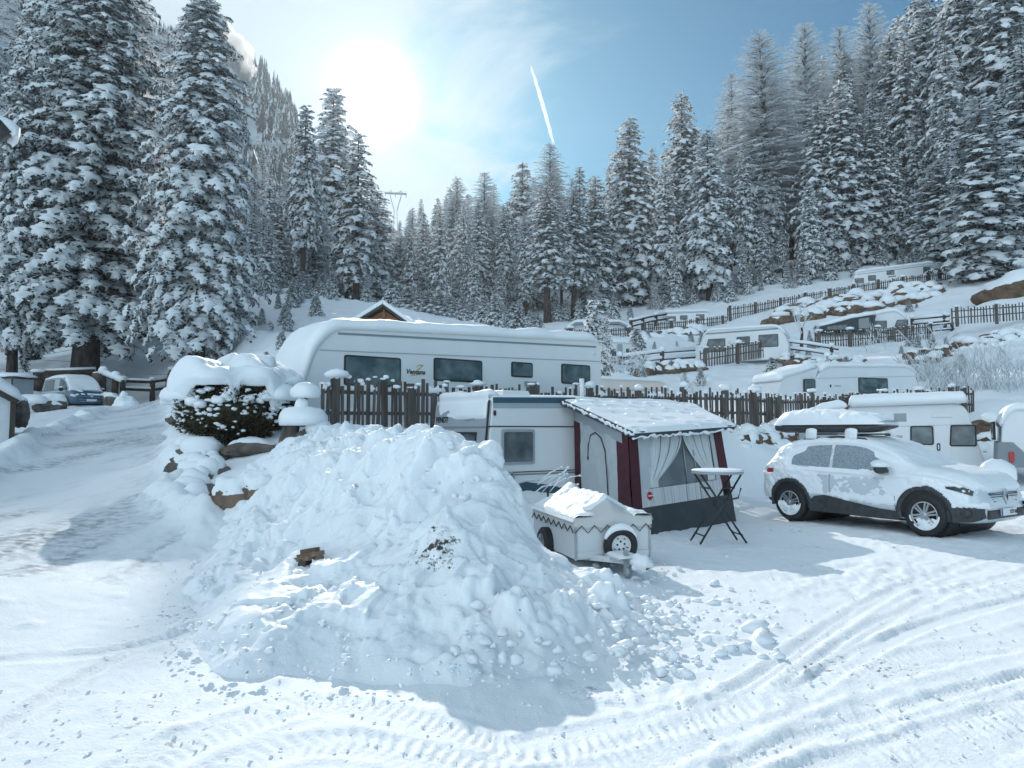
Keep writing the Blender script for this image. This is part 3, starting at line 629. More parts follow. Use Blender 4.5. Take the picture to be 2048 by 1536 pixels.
def make_tree(seed, H, Rm, kind='spruce', base=.12, dens=1.0, needles=34, seg=6, bmin=.35, bmax=1.25, sticks=.06, lean=(0, 0), topw=.62, trunk_r=None, nc=5, frosty=.34):
    rng = np.random.default_rng(seed); tm = [bough_tmpl(rng, kind, needles, seg, nc, frosty) for _ in range(6)]
    T = []; mb = MB(); mb.sm = True
    lx = lambda h: np.array([lean[0] * h + .03 * math.sin(h * .3 + seed), lean[1] * h + .03 * math.cos(h * .23 + seed), 0])
    tr_ = trunk_r or .011 * H + .05
    hs = np.linspace(-.6, H * .99, 14); mb.tube([Vector((*lx(h)[:2], h)) for h in hs], [tr_ * (1.35 if i == 0 else 1.08 if i == 1 else 1) * max(.06, 1 - max(0, h) / H) ** .8 for i, h in enumerate(hs)], 9)
    h0 = base * H; h = h0; wv = MB()
    while h < H * .985:
        f = (h - h0) / (H - h0); L0 = Rm * ((1 - f) ** topw * min(1, .62 + f * 3.5)) + .12
        n = max(4, int(rng.integers(5, 8) * dens)); az0 = rng.uniform(0, 6.28)
        for k in range(n):
            az = az0 + 6.283 * k / n + rng.uniform(-.35, .35); L = L0 * rng.uniform(.6, 1.2)
            if rng.random() < .10: L *= .5
            el = R(-26 + 52 * f ** 1.2) + rng.uniform(-.14, .14)
            if kind != 'spruce': el = R(-8 + 40 * f) + rng.uniform(-.15, .15)
            o = lx(h) + np.array([0, 0, h + rng.uniform(-.3, .3)])
            nb = max(1, int(round(L / (.62 if kind == 'spruce' else .75))))
            d = np.array([math.cos(az) * math.cos(el), math.sin(az) * math.cos(el), math.sin(el)]); sag = .10 * L
            for i in range(nb):
                s = (i + .35) / nb if nb > 1 else .15
                b = min(bmax, max(bmin, .34 * L + .36)) * rng.uniform(.75, 1.25)
                last = i == nb - 1
                for sd in ((0,) if last else (1, -1) if s > .3 else (rng.choice((1, -1)),)):
                    aa = az + sd * rng.uniform(.5, 1.0) * (1 - .3 * s)
                    p = o + d * (L - b * .75) * min(1, s + .0 if not last else 1) + np.array([0, 0, -sag * s * s])
                    if L < b * .8: p = o
                    T.append((int(rng.integers(0, 6)), frame(aa, el - .15 - .34 * s + rng.uniform(-.2, .1), b * (1 if last else .88), rng.uniform(-.25, .25)), p))
            e = o + d * L * .8 + np.array([0, 0, -sag])
            wv.tube([Vector(o), Vector(o + d * L * .45 + np.array([0, 0, -sag * .2])), Vector(e)], [max(.012, .016 * L), .012 * L + .006, .006], 4, cap=False)
        h += (.30 + .032 * L0 * 2) / dens * (1.0 if kind == 'spruce' else 1.05) * rng.uniform(.8, 1.2) * max(.5, H / 26)
    # dead sticks under the crown
    for i in range(int(sticks * 300)):
        hh = rng.uniform(.04, max(.08, base * 1.4)) * H; az = rng.uniform(0, 6.28); L = rng.uniform(.25, .6) * Rm; o = lx(hh) + np.array([0, 0, hh])
        wv.tube([Vector(o), Vector(o + np.array([math.cos(az) * L, math.sin(az) * L, rng.uniform(-.35, .1) * L]))], [.02, .006], 3, cap=False)
    T.append((0, frame(0, 1.4, .55, sy=.5), np.array([*lx(H)[:2], H * .985 - .3])))
    V, Q, Mi = inst(tm, T)
    wvV = np.array(wv.v); Fq = np.array([f for f in wv.f if len(f) == 4])
    V2 = np.concatenate([V, wvV]); crown = mesh_np('crown', V2, [np.concatenate([Q, Fq + len(V)])], [M['tree_snow'] if kind == 'spruce' else M['frost'], M['needle'] if kind == 'spruce' else M['larch'], M['bark']], [np.concatenate([Mi, np.full(len(Fq), 2)])], smooth=True)
    t = mb.build('trunk', M['bark']); tme = t.data; bpy.data.objects.remove(t)
    return tme, crown, H
def plant(v, name, cat, label, group, loc, s=1.0, rz=0, tilt=(0, 0), sw=1.0):
    tme, cme, H = v
    e = empty(name, loc, 0, label, cat, group); e.rotation_euler = (tilt[0], tilt[1], rz); e.scale = (s * sw, s * sw, s)
    link('trunk', tme, e); link('crown', cme, e)
    return e
RNG = random.Random(11)
SPR = [make_tree(100 + i, H, Rm, 'spruce', base=b, dens=dn * 1.12, needles=26, seg=5, topw=tw * .75, bmin=.42, bmax=1.12) for i, (H, Rm, b, dn, tw) in enumerate([(26, 3.6, .13, .8, .8), (27, 3.1, .2, .8, .75), (25, 4.0, .1, .75, .9), (28, 2.9, .3, .8, .7), (26, 3.5, .06, .8, .85), (27, 3.3, .24, .72, .8)])]
LAR = [make_tree(200 + i, H, Rm, 'larch', base=b, dens=1.45, needles=28, topw=tw * .75, bmin=.6, bmax=1.6) for i, (H, Rm, b, tw) in enumerate([(26, 3.6, .25, .8), (27, 3.0, .3, .8), (26, 4.2, .2, .9)])]
SML = [make_tree(300 + i, H, Rm, 'spruce', base=.03, dens=1.0, needles=26, seg=5, topw=.8, bmin=.3, bmax=.8, sticks=0) for i, (H, Rm) in enumerate([(7, 1.6), (8, 1.5), (6, 1.8)])]
POOL = {'s': SPR, 'l': LAR, 'm': SML}; CATN = {'s': ('spruce_tree', 'spruce'), 'l': ('larch_tree', 'larch'), 'm': ('young_spruce', 'young spruce')}
def stand(kind, px, ty, by, d, label, group=None, vi=None, wid=None, lean=0):
    """a tree whose foot shows at (px, by) at depth d and whose tip reaches height ty in the view"""
    a = U(px, by, d); top = U(px, ty, d).z; gz = ground_z(a.x, a.y); base = min(gz, a.z) if by < 900 else gz
    base = gz - .3
    H = max(2.5, top - base); v = POOL[kind][RNG.randrange(len(POOL[kind])) if vi is None else vi]; s = H / v[2]
    sw = 1.0 if wid is None else (wid / 2 / FPX * d) / (s * {'s': 3.3, 'l': 3.4, 'm': 1.7}[kind])
    sw = sw * 1.22 if wid else RNG.uniform(1.05, 1.35)
    return plant(v, CATN[kind][0], CATN[kind][1], label, group, (a.x, a.y, base), s, RNG.uniform(0, 6.28), (0, R(lean)), sw)
RH = 'spruces of the forest on the right hillside'; RL = 'rimed larches of the forest on the right hillside'
row = [ # kind, px, tip y, foot y, depth, width px, label
 ('s', 1095, 372, 650, 86, 120, 'snow laden spruce standing in front of the forest edge, just left of the terraces'),
 ('s', 1148, 380, 640, 92, 100, 'narrow spruce at the forest edge above the awning covered caravan'),
 ('s', 1192, 350, 640, 96, 110, 'snow heavy spruce at the forest edge right of the contrail foot'),
 ('s', 1262, 232, 630, 100, 140, 'tall broad spruce at the forest edge behind the small three window caravan'),
 ('s', 1370, 180, 600, 100, 130, 'tall dark spruce towering over its neighbours left of the leaning larch'),
 ('s', 1420, 255, 590, 92, 110, 'snow plastered spruce above the small three window caravan'),
 ('l', 1545, 72, 520, 104, 190, 'tall bare larch with dark leaning trunk white with rime on the right hillside'),
 ('l', 1470, 145, 560, 118, 110, 'pale rimed larch left of the leaning larch'),
 ('l', 1620, 42, 500, 118, 150, 'white rimed larch top against the blue sky right of the leaning larch'),
 ('l', 1688, 45, 480, 120, 140, 'rimed larch top against the sky between two spruces high on the right'),
 ('s', 1690, 158, 500, 96, 140, 'dark trunked spruce above the topmost caravan'),
 ('s', 1748, 215, 500, 96, 110, 'slim snow covered spruce above the middle of the topmost caravan'),
 ('l', 1752, 2, 450, 122, 140, 'highest rimed larch reaching the top of the frame on the right'),
 ('s', 1792, 60, 440, 112, 130, 'dark spruce high on the right slope behind the topmost caravan'),
 ('s', 1862, -30, 440, 108, 150, 'tall spruce rising out of the frame above the topmost caravan'),
 ('s', 1935, -70, 430, 98, 170, 'big spruce rising out of the frame right of the topmost caravan'),
 ('s', 2010, -120, 420, 92, 190, 'dark spruce cut by the right edge of the picture'),
 ('s', 1972, 190, 560, 74, 200, 'snow smothered spruce by the earth bank at the right edge'),
 ('s', 1882, 320, 478, 88, 140, 'short broad spruce above the right end of the topmost caravan'),
 ('s', 2060, 90, 470, 84, 170, 'spruce half outside the right edge of the picture'),
 ('l', 1102, 285, 640, 106, 110, 'feathery rimed larch under the foot of the contrail'),
 ('l', 968, 342, 600, 116, 90, 'pale larch rising above the middle of the valley forest'),
 ('l', 913, 355, 590, 122, 80, 'thin pale larch tip left of the middle of the valley forest'),
 ('s', 1045, 322, 640, 112, 100, 'spruce with rounded top left of the feathery larch'),
]
for k, px, ty, by, d, w, lb in row: stand(k, px, ty, by, d, lb, RL if k == 'l' else RH, None, w, {1545: 3, 1688: 2}.get(px, 0) * -1)
lb_s = 'snow covered spruce among the close ranks of the right hillside forest'; lb_l = 'rime white larch among the close ranks of the right hillside forest'
# skyline the crowns reach: tip height by column
sky_x = [780, 830, 880, 960, 1040, 1100, 1180, 1260, 1340, 1400, 1450, 1520, 1600, 1680, 1750, 1850, 2100]
sky_y = [430, 395, 372, 372, 345, 320, 300, 285, 255, 235, 205, 150, 110, 90, 60, -20, -160]
for px in range(790, 2130, 27):
    x = px + RNG.uniform(-9, 9); ty = np.interp(x, sky_x, sky_y) + abs(RNG.gauss(0, 40)) + 6
    k = 'l' if RNG.random() < (.38 if 1430 < x < 1800 else .22) else 's'
    stand(k, x, ty, 600, RNG.uniform(118, 138), lb_l if k == 'l' else lb_s, RL if k == 'l' else RH)
for px in range(1010, 2130, 30):
    x = px + RNG.uniform(-10, 10); ty = np.interp(x, sky_x, sky_y) + RNG.uniform(60, 190)
    stand('s', x, ty, 600, RNG.uniform(96, 112) if x < 1900 else RNG.uniform(88, 100), lb_s, RH)
for px in range(1020, 1900, 46):
    x = px + RNG.uniform(-14, 14); ty = np.interp(x, sky_x, sky_y) + RNG.uniform(230, 330)
    stand('s', x, ty, 600, RNG.uniform(90, 102), lb_s, RH)
VF = 'trees of the valley floor forest behind the long caravan'; lb_v = 'hazy conifer in the valley forest behind the long caravan'
for px in range(770, 1080, 17):
    x = px + RNG.uniform(-7, 7); ty = np.interp(x, sky_x, sky_y) + abs(RNG.gauss(10, 30)); k = 'l' if RNG.random() < .3 else 's'
    stand(k, x, ty, 560, RNG.uniform(125, 190), lb_v, VF)
for px in range(795, 1060, 30):
    x = px + RNG.uniform(-9, 9); stand('s', x, RNG.uniform(440, 530), 600, RNG.uniform(98, 120), lb_v, VF)
# spruces around the sun side, left of the middle
stand('s', 660, 172, 640, 140, 'tall full spruce just left of the sun glare', 'spruces left of the sun', 0, 135)
stand('s', 604, 207, 620, 80, 'slim spruce with bare lower trunk left of the full one by the sun', 'spruces left of the sun', 3, 95)
stand('s', 712, 262, 640, 82, 'broad spruce nearest the sun with bare sticks low on its trunk', 'spruces left of the sun', 5, 120)
stand('s', 752, 380, 640, 88, 'shadowed spruce tucked right of the broad spruce by the sun', 'spruces left of the sun', 2, 110)
stand('s', 800, 470, 640, 92, 'small full spruce to the left of the valley forest', 'spruces left of the sun', 4, 110)
lb_m = 'slender snowy tree on the open slope left of the sun'; MS = 'thin trees on the slope left of the sun'
for px, ty, d, k in ((505, 330, 88, 'l'), (540, 372, 92, 's'), (520, 300, 120, 'l'), (480, 350, 100, 's'), (560, 400, 84, 's'), (575, 330, 110, 'l'), (455, 260, 110, 'l'), (430, 200, 120, 's'), (620, 330, 100, 's'), (500, 430, 74, 's'), (535, 450, 70, 's'), (590, 420, 96, 'l'), (640, 380, 110, 's'), (470, 440, 82, 's')):
    stand(k, px, ty, 560, d, lb_m, MS, None, RNG.uniform(50, 80))
# the big left spruces
BIG = [make_tree(401, 30, 4.9, 'spruce', base=.16, dens=1.5, needles=64, seg=9, nc=7, bmin=.36, bmax=.82, frosty=.36, topw=.6, trunk_r=.55), make_tree(402, 25, 3.7, 'spruce', base=.16, dens=1.55, needles=64, seg=9, nc=7, bmin=.32, bmax=.75, frosty=.36, topw=.58, trunk_r=.42)]
def big(v, px, d, ty, label, sw=1, rz=0):
    p = on_ground(px, d); H = U(px, ty, d).z - p.z + .3; s = H / v[2]
    return plant(v, 'spruce_tree', 'spruce', label, 'big spruces left of the road', (p.x, p.y, p.z - .3), s, rz, (0, 0), sw)
big(BIG[0], 168, 47, -150, 'huge spruce with thick double trunk beside the parked van', 1.45, .5)
big(BIG[1], 390, 43, -12, 'tall straight spruce behind the snow topped shrub', 1.25, 1)
big(BIG[0], 205, 56, -60, 'spruce with slim dark trunk right of the thick trunk by the van', 1.1, 3)
big(BIG[1], 290, 60, 120, 'spruce with narrow trunk behind the red railing', 1.0, 2.5)
big(BIG[1], 60, 60, -60, 'spruce with drooping boughs left of the huge double trunk', .95, 4)
big(BIG[1], 20, 46, 110, 'dark spruce at the left edge of the picture', .85, 5)
big(BIG[0], -110, 50, -100, 'spruce mostly outside the left edge of the picture', .9, 2)
for px, d, ty in ((300, 90, 130), (320, 110, 60), (15, 85, -60), (-40, 95, -100), (250, 100, -20), (350, 95, 250), (40, 110, -60), (130, 100, 100)):
    stand('l', px, ty, 640, d, 'pale rimed larch showing behind the big left spruces', 'larches behind the big left spruces')
for i in range(34):
    px = RNG.uniform(455, 650); ty = RNG.uniform(330, 480); stand('l' if RNG.random() < .4 else 's', px, ty, 560, RNG.uniform(78, 130), lb_m, MS, None, RNG.uniform(36, 70))
for px, ty, d in ((676, 480, 100), (692, 520, 96), (706, 500, 104), (640, 500, 98), (725, 540, 96), (742, 520, 100)): stand('s', px, ty, 630, d, lb_m, MS, None, 60)
for i in range(26):
    px = RNG.uniform(790, 1090); stand('s' if RNG.random() < .75 else 'l', px, RNG.uniform(400, 540), 600, RNG.uniform(88, 118), lb_v, VF)
# low growth: young trees above the long caravan and round the terraces
lb_y = 'small white snow coated young spruce in the row above the long caravan roof'; YG = 'young spruces above the long caravan'
for i, px in enumerate((815, 838, 858, 880, 902, 925, 946, 968, 990, 1006, 1030)):
    stand('m', px, 592 + RNG.uniform(-8, 22), 645, RNG.uniform(62, 74), lb_y, YG, None, RNG.uniform(38, 56))
lb_b = 'low snow laden bush among the saplings on the slope'; BG = 'snow laden bushes on the slopes'
for px, py, d, h in ((585, 600, 58, 2.2), (572, 640, 46, 1.7), (560, 665, 42, 1.2), (598, 590, 60, 2.4), (580, 620, 55, 2.0), (568, 650, 48, 1.5), (552, 610, 56, 1.3), (520, 640, 48, 1.1), (628, 640, 52, 1.6), (640, 600, 66, 2.2), (660, 630, 62, 2.5), (500, 560, 74, 2.2), (545, 560, 72, 2.0), (615, 560, 80, 2.5), (470, 600, 62, 1.6), (730, 640, 66, 2.5), (780, 640, 70, 3.2), (800, 645, 72, 2.6), (530, 700, 40, .9), (495, 590, 66, 1.8), (480, 620, 52, 1.4), (610, 610, 60, 1.6),
                     (1275, 695, 47, 2.4), (1230, 640, 84, 3), (1040, 640, 80, 3), (1060, 655, 76, 2), (1075, 660, 74, 1.6), (850, 640, 72, 2.6), (900, 640, 72, 2.4), (950, 640, 73, 2.2), (1330, 600, 96, 3), (1400, 600, 98, 3.5), (1460, 590, 97, 3.5), (1500, 585, 96, 3), (1540, 570, 94, 3.2), (1580, 565, 92, 3), (1620, 545, 96, 3.5), (1660, 520, 98, 4), (1700, 510, 100, 3), (1760, 500, 100, 4), (1800, 500, 99, 3), (1840, 490, 97, 4), (1880, 500, 95, 3), (1920, 510, 92, 4), (1960, 500, 88, 3), (2010, 520, 84, 4), (1440, 625, 90, 2), (1390, 625, 92, 2),
                     (1850, 560, 84, 1.5), (1930, 560, 78, 2), (2020, 490, 86, 4)):
    p = on_ground(px, d); v = SML[RNG.randrange(3)]; s = h / v[2]
    plant(v, 'snowy_bush', 'bush', lb_b, BG, (p.x, p.y, p.z - .15), s, RNG.uniform(0, 6), (0, 0), RNG.uniform(1.3, 2.0))

for i in range(64):
    px = RNG.uniform(1060, 2040); d = np.interp(px, [1060, 1300, 1500, 1700, 1900, 2040], [84, 93, 93, 94, 88, 80]) + RNG.uniform(-6, 5); p = on_ground(px, d); v = SML[RNG.randrange(3)]; h = RNG.uniform(1.2, 3.2); s = h / v[2]
    plant(v, 'snowy_bush', 'bush', lb_b, BG, (p.x, p.y, p.z - .15), s, RNG.uniform(0, 6), (0, 0), RNG.uniform(1.2, 2.0))
for i in range(46):
    px = RNG.uniform(1230, 2040); py = RNG.uniform(600, 790); d = np.interp(py, [600, 680, 790], [70, 55, 38]); p = on_ground(px, d); v = SML[RNG.randrange(3)]; h = RNG.uniform(.4, 1.1)
    plant(v, 'snowy_bush', 'bush', 'small snowy tuft on the banks of the terraces', 'small tufts on the terrace banks', (p.x, p.y, p.z - .1), h / v[2], RNG.uniform(0, 6), (0, 0), RNG.uniform(1.4, 2.4))
# ================================================================== far mountain with its forest
def build_mountain():
    ridge_px = [(-500, -40), (-300, -30), (60, -10), (200, 20), (310, 50), (400, 75), (480, 98), (530, 135), (560, 170), (590, 245), (640, 330), (720, 420), (800, 500), (900, 560)]
    xs = np.linspace(-500, 900, 200); top = np.interp(xs, [p[0] for p in ridge_px], [p[1] for p in ridge_px]) + 26
    rows = []
    for j, (dd, f) in enumerate(((186, 0), (205, .12), (229, .3), (254, .48), (279, .66), (304, .83), (322, .95), (338, 1.0), (372, .96), (420, .75))):
        r = []
        for i, px in enumerate(xs):
            top_z = CAMZ + (862 - top[i]) * 329 / FPX; low_z = CAMZ + (862 - 560) * 186 / FPX
            z = low_z * .6 + (top_z - low_z * .6) * f + 9 * (float(vnoise(np.array([px * .02]), np.array([dd * .02]), seed=4)[0]) - .5) * .7
            r.append((RX(px, dd), dd + 8 * math.sin(px * .013), z))
        rows.append(r)
    A = np.array(rows); mb = MB(); mb.grid(A); o = mb.build('mountain', M['groundsnow']); tag(o, 'forested mountain fading into haze on the left', 'mountain', kind='structure')
    rng = np.random.default_rng(5); V = []; F = []; Mi = []; off = 0
    n = 3600; u = rng.random(n) * (len(xs) - 1.01); w = rng.random(n) ** .8 * 6.9; u[:500] = rng.random(500) * (len(xs) - 1.01); w[:500] = 6.3 + rng.random(500) * .75
    for a, b in zip(u, w):
        i = int(a); j = int(b); fa = a - i; fb = b - j
        p = (A[j, i] * (1 - fa) + A[j, i + 1] * fa) * (1 - fb) + (A[j + 1, i] * (1 - fa) + A[j + 1, i + 1] * fa) * fb
        if not (-120 < p[0] / p[1] * FPX + 1024 < 860): continue
        h = rng.uniform(8, 15); r = h * rng.uniform(.13, .19); snowy = rng.random() < .55
        for k in range(6):
            z0 = h * (.05 + .15 * k); z1 = z0 + h * .26; rr = r * (1 - k / 6.4); ns = 7; aa = rng.uniform(0, 6)
            ring = [p + np.array([math.cos(aa + 6.283 * q / ns) * rr * (1.2 if q % 2 else .72), math.sin(aa + 6.283 * q / ns) * rr * (1.2 if q % 2 else .72), z0]) for q in range(ns)]
            V += ring + [p + np.array([0, 0, z1])]
            for q in range(ns): F.append((off + q, off + (q + 1) % ns, off + ns)); Mi.append(0 if rng.random() < (.42 if snowy else .2) else 1)
            off += ns + 1
    me = mesh_np('far_forest', np.array(V), np.array(F), [M['tree_snow'], M['far_needle']], np.array(Mi), smooth=False)
    tag(link('mountain_forest', me), 'hazy conifer forest covering the far mountain on the left', 'forest', kind='stuff')
build_mountain()
# little spruce by the long caravan
def little_spruce():
    v = make_tree(505, 5.2, 1.25, 'spruce', base=.04, dens=1.0, needles=30, seg=6, bmin=.22, bmax=.5, sticks=0, topw=.8, trunk_r=.06); p = U(1188, 745, 30); top = U(1186, 606, 30).z; s = (top - p.z + 1.2) / 5.2
    plant(v, 'young_spruce', 'young spruce', 'slender young spruce with snowy leader at the right end of the long caravan', None, (p.x, p.y, p.z - 1.2), s, 1, (0, 0), 1.0)
    p = U(1212, 745, 32); top = U(1211, 640, 32).z; plant(v, 'young_spruce', 'young spruce', 'smaller young spruce just right of the slender one', None, (p.x, p.y, p.z - .8), (top - p.z + .8) / 5.2, 4, (0, 0), .8)
little_spruce()
# ================================================================== helpers for things that stand in the snow
def resample(P, n):
    P = np.array(P, float); d = np.concatenate([[0], np.cumsum(np.hypot(*np.diff(P, axis=0).T))]); s = np.linspace(0, d[-1], n)
    return np.stack([np.interp(s, d, P[:, 0]), np.interp(s, d, P[:, 1])], 1)
def snow_strip(name, chain, y0, y1, T, parent, seed=0, n=70, m=18, amp=.35, taper=.06, sag=.03, mat=None, edge=6):
    """a snow blanket lying along an (x, z) chain and across y0..y1, rounded off at its rims"""
    C = resample(chain, n); tg = np.gradient(C, axis=0); tg /= np.hypot(tg[:, 0], tg[:, 1])[:, None]; nm = np.stack([-tg[:, 1], tg[:, 0]], 1)
    if nm[:, 1].mean() < 0: nm = -nm
    s = np.linspace(0, 1, n)[:, None]; v = np.linspace(0, 1, m)[None, :]; L = np.hypot(*np.diff(C, axis=0).T).sum()
    ends = np.clip(np.minimum(s, 1 - s) / taper, 0, 1) ** .5; rim = (1 - np.abs(2 * v - 1) ** edge) ** .45
    nz = fbm(s * L * 1.3 + seed * 7 + v * 0, v * (y1 - y0) * 1.3 + s * 0, oct=3, seed=seed)
    t = T * ends * rim * (1 + amp * (nz * 2 - 1)); up = np.clip(nm[:, 1], 0, 1)[:, None] * .75 + .25; t = t * up
    Y = y0 + (y1 - y0) * v + 0 * s; drop = -sag * (np.abs(2 * v - 1) ** 10)
    top = np.stack([C[:, 0:1] + nm[:, 0:1] * t, Y, C[:, 1:2] + nm[:, 1:2] * t + drop * ends], -1)
    bot = np.stack([C[:, 0:1] + nm[:, 0:1] * .003 + 0 * v, Y, C[:, 1:2] + nm[:, 1:2] * .003 + drop * ends], -1)
    mb = MB(); mb.grid(top); mb.grid(bot, flip=True)
    me_o = mb.build(name, mat or M['snow'], parent)
    bm = bmesh.new(); bm.from_mesh(me_o.data); bmesh.ops.remove_doubles(bm, verts=bm.verts, dist=.004); bmesh.ops.recalc_face_normals(bm, faces=bm.faces); bm.to_mesh(me_o.data); bm.free()
    return me_o
def pillow(name, c, rad, parent=None, seed=0, amp=.16, flat=-.35, sub=3, mat=None, freq=1.3):
    mb = MB(); mb.blob((0, 0, 0), rad, seed, amp, freq, sub, flat=flat * rad[2]); return mb.build(name, mat or M['snow'], parent, c)
def window(parent, x0, z0, x1, z1, y=0, r=.06, fr=.045, frame=None, pane=None, name='window', face='y', trap=0):
    """rounded window: a rubber frame with a tinted pane set in it; trap slants its left end"""
    def pr(a, b, c, d, rr, tp): return round_poly([(a, b, rr), (c, b, rr), (c, d, rr), (a + tp, d, rr)], 4)
    mb = MB(); mb.prism(pr(x0, z0, x1, z1, r, trap), y - .022, y + .03, axis=face)
    o = mb.build(name, frame or M['rubber'], parent, bevel=.006)
    mb = MB(); mb.prism(pr(x0 + fr, z0 + fr, x1 - fr, z1 - fr, max(.01, r - .02), trap), y - .034, y - .0225, axis=face); mb.build('pane', pane or M['pane'], o, bevel=.004)
    return o
def up_chain(poly, zmin, flip=False):
    """the contiguous upper run of a closed outline above zmin, left to right"""
    n = len(poly); ok = [p[1] > zmin for p in poly]
    st = next(i for i in range(n) if ok[i] and not ok[i - 1]); ch = []
    i = st
    while ok[i % n] and len(ch) < n: ch.append(poly[i % n]); i += 1
    return ch if ch[0][0] < ch[-1][0] else ch[::-1]
def caravan(label, group, side, prof, W_, wins=(), snow=.16, snow_z=.6, z0=None, mats='white', lines=(), door=None, name='caravan', snow_seed=1, doors=None, taper=.05, snow_over=.05, amp=.35, wheel=None):
    P = [(*side.at(px, py), r) for px, py, r in prof]; zg = min(p[1] for p in P) - .35 if z0 is None else z0
    root = empty(name, (side.A.x, side.A.y, zg), side.ang, label, 'caravan', group)
    poly = round_poly([(t, z - zg, r) for t, z, r in P], 7)
    mb = MB(); mb.prism(poly, 0, W_); mb.build('body', M[mats], root, bevel=.035, seg=3)
    for wn in wins:
        a = side.at(wn[0], wn[1]); b = side.at(wn[2], wn[3]); ex = wn[4] if len(wn) > 4 else 0
        window(root, a[0], min(b[1], a[1]) - zg, b[0], max(a[1], b[1]) - zg, r=.07, fr=.04, trap=ex)
    for ln in lines:       # (px0, py0, px1, py1, height m, material)
        a = side.at(ln[0], ln[1]); b = side.at(ln[2], ln[3])
        mb = MB(); mb.bar((a[0], -.006, a[1] - zg), (b[0], -.006, b[1] - zg), .016, ln[4]); mb.build('trim_strip', M[ln[5]], root)
    if snow:
        zs = [p[1] for p in poly]; zt = min(zs) + (max(zs) - min(zs)) * snow_z
        snow_strip('roof_snow', up_chain(poly, zt), -snow_over, W_ + snow_over, snow, root, snow_seed, taper=taper, amp=amp)
    return root, zg
CG = 'caravans parked for winter on the campsite terraces'
# ------------------------------------------------------------------ long caravan on the terrace
S1 = Side((598, 16.2), (1203, 21.6))
V1, z1 = caravan('long white caravan with thick roof snow parked behind the picket fence', CG, S1,
    [(600, 862, .1), (1203, 856, .1), (1203, 688, .7), (1185, 681, .2), (665, 655, .8), (628, 700, .9), (604, 775, .3)], 2.45,
    [(688, 709, 801, 775), (867, 715, 964, 766), (1022, 723, 1065, 756), (1122, 727, 1180, 770)], snow=.30, snow_z=.30,
    lines=[(640, 700, 1200, 723, .02, 'greypanel'), (676, 667, 1192, 694, .05, 'trim')], snow_seed=3, amp=.28)
def px_text(root, side, zg, body, px, py, size, mat, name='lettering', shear=0, bold=0):
    t, z = side.at(px, py); return text_to(name, body, size, mat, root, (t, -.008, z - zg), (R(90), 0, 0), .003, shear, bold)
px_text(V1, S1, z1, 'Ventana', 811, 747, .165, M['black'], shear=.25, bold=.004)
def swoosh(root, side, zg, pts, w, mat, name='emblem'):
    mb = MB(); q = [Vector((side.at(a, b)[0], -.009, side.at(a, b)[1] - zg)) for a, b in pts]; n = len(q)
    mb.tube(q, [max(.004, w * math.sin(math.pi * (i + .5) / n)) for i in range(n)], 4); o = mb.build(name, mat, root); o.scale = (1, .3, 1); o.location = (0, -.006, 0); return o
swoosh(V1, S1, z1, [(822, 752), (830, 744), (840, 736), (846, 731), (840, 730), (832, 733), (836, 738)], .014, M['yellow'])
swoosh(V1, S1, z1, [(818, 752), (830, 750), (844, 748), (852, 744)], .010, M['yellow'])
t_, zz_ = S1.at(1060, 768); mb = MB(); mb.box((t_, -.02, zz_ - z1), (.42, .05, .14)); [mb.box((t_, -.05, zz_ - z1 - .05 + .025 * k), (.36, .012, .010)) for k in range(5)]; mb.build('fridge_vent', M['greypanel'], V1, bevel=.004)
a_ = S1.at(1188, 707); mb = MB(); mb.lathe([(0, -.03), (.05, -.025), (.06, .0)], (a_[0], -.0, a_[1] - z1), 'y', 14); mb.build('marker_lamp', M['lens'], V1)
a_ = S1.at(915, 664); pillow('roof_hatch', (a_[0], .9, a_[1] - z1 + .06), (.75, .5, .17), V1, 5)
# ------------------------------------------------------------------ old grey and white caravan with the awning
S2 = Side((972, 14.0), (1412, 17.6)); W2 = 2.25
P2 = [(S2.at(px, py)[0], S2.at(px, py)[1], r) for px, py, r in [(966, 1040, .1), (1412, 1004, .1), (1412, 862, .3), (1400, 806, .28), (1388, 797, .1), (988, 794, .05)]]
Z2 = 0.0
P2[0] = (-.02, .32, .05); P2[1] = (P2[1][0], .32, .05); xl = P2[5][0]
P2 = [(-.06, .32, .05), (P2[1][0], .32, .05), (P2[2][0] + .05, 1.6, .3), (P2[3][0], 2.42, .3), (P2[4][0] - .1, 2.47, .1), (.16, 2.47, .08)]
V2 = empty('caravan', (S2.A.x, S2.A.y, Z2), S2.ang, 'older grey and white caravan with teal bands behind the snow heap', 'caravan', CG)
mb = MB(); mb.prism(round_poly(P2, 6), 0, W2); mb.build('body', M['white'], V2, bevel=.03, seg=3)
def l2(px, py): t, z = S2.at(px, py); return t, z - Z2
# front wall sheet: a grey moulding a few millimetres proud of the slanted end
def endpt(v, z, off=.0):       # point on the end wall (v across from the near edge, height z)
    x = -.06 + (.16 + .06) * (z - .32) / (2.47 - .32); return Vector((x - off, v, z))
def end_quad(name, v0, z0, v1, z1, mat, th=.012, r=.0):
    mb = MB(); q = [endpt(v0, z0), endpt(v1, z0), endpt(v1, z1), endpt(v0, z1)]; f = [endpt(v0, z0, th), endpt(v1, z0, th), endpt(v1, z1, th), endpt(v0, z1, th)]
    mb.add(q + f, [(0, 1, 2, 3), (7, 6, 5, 4), (0, 4, 5, 1), (1, 5, 6, 2), (2, 6, 7, 3), (3, 7, 4, 0)]); return mb.build(name, mat, V2, bevel=.004)
end_quad('end_panel', .02, .36, W2 - .02, 1.86, M['greypanel'])
end_quad('end_panel', .02, 1.89, W2 - .02, 2.36, M['greypanel'], .02)
end_quad('trim_strip', .01, 1.862, W2 - .01, 1.888, M['trim'], .022)
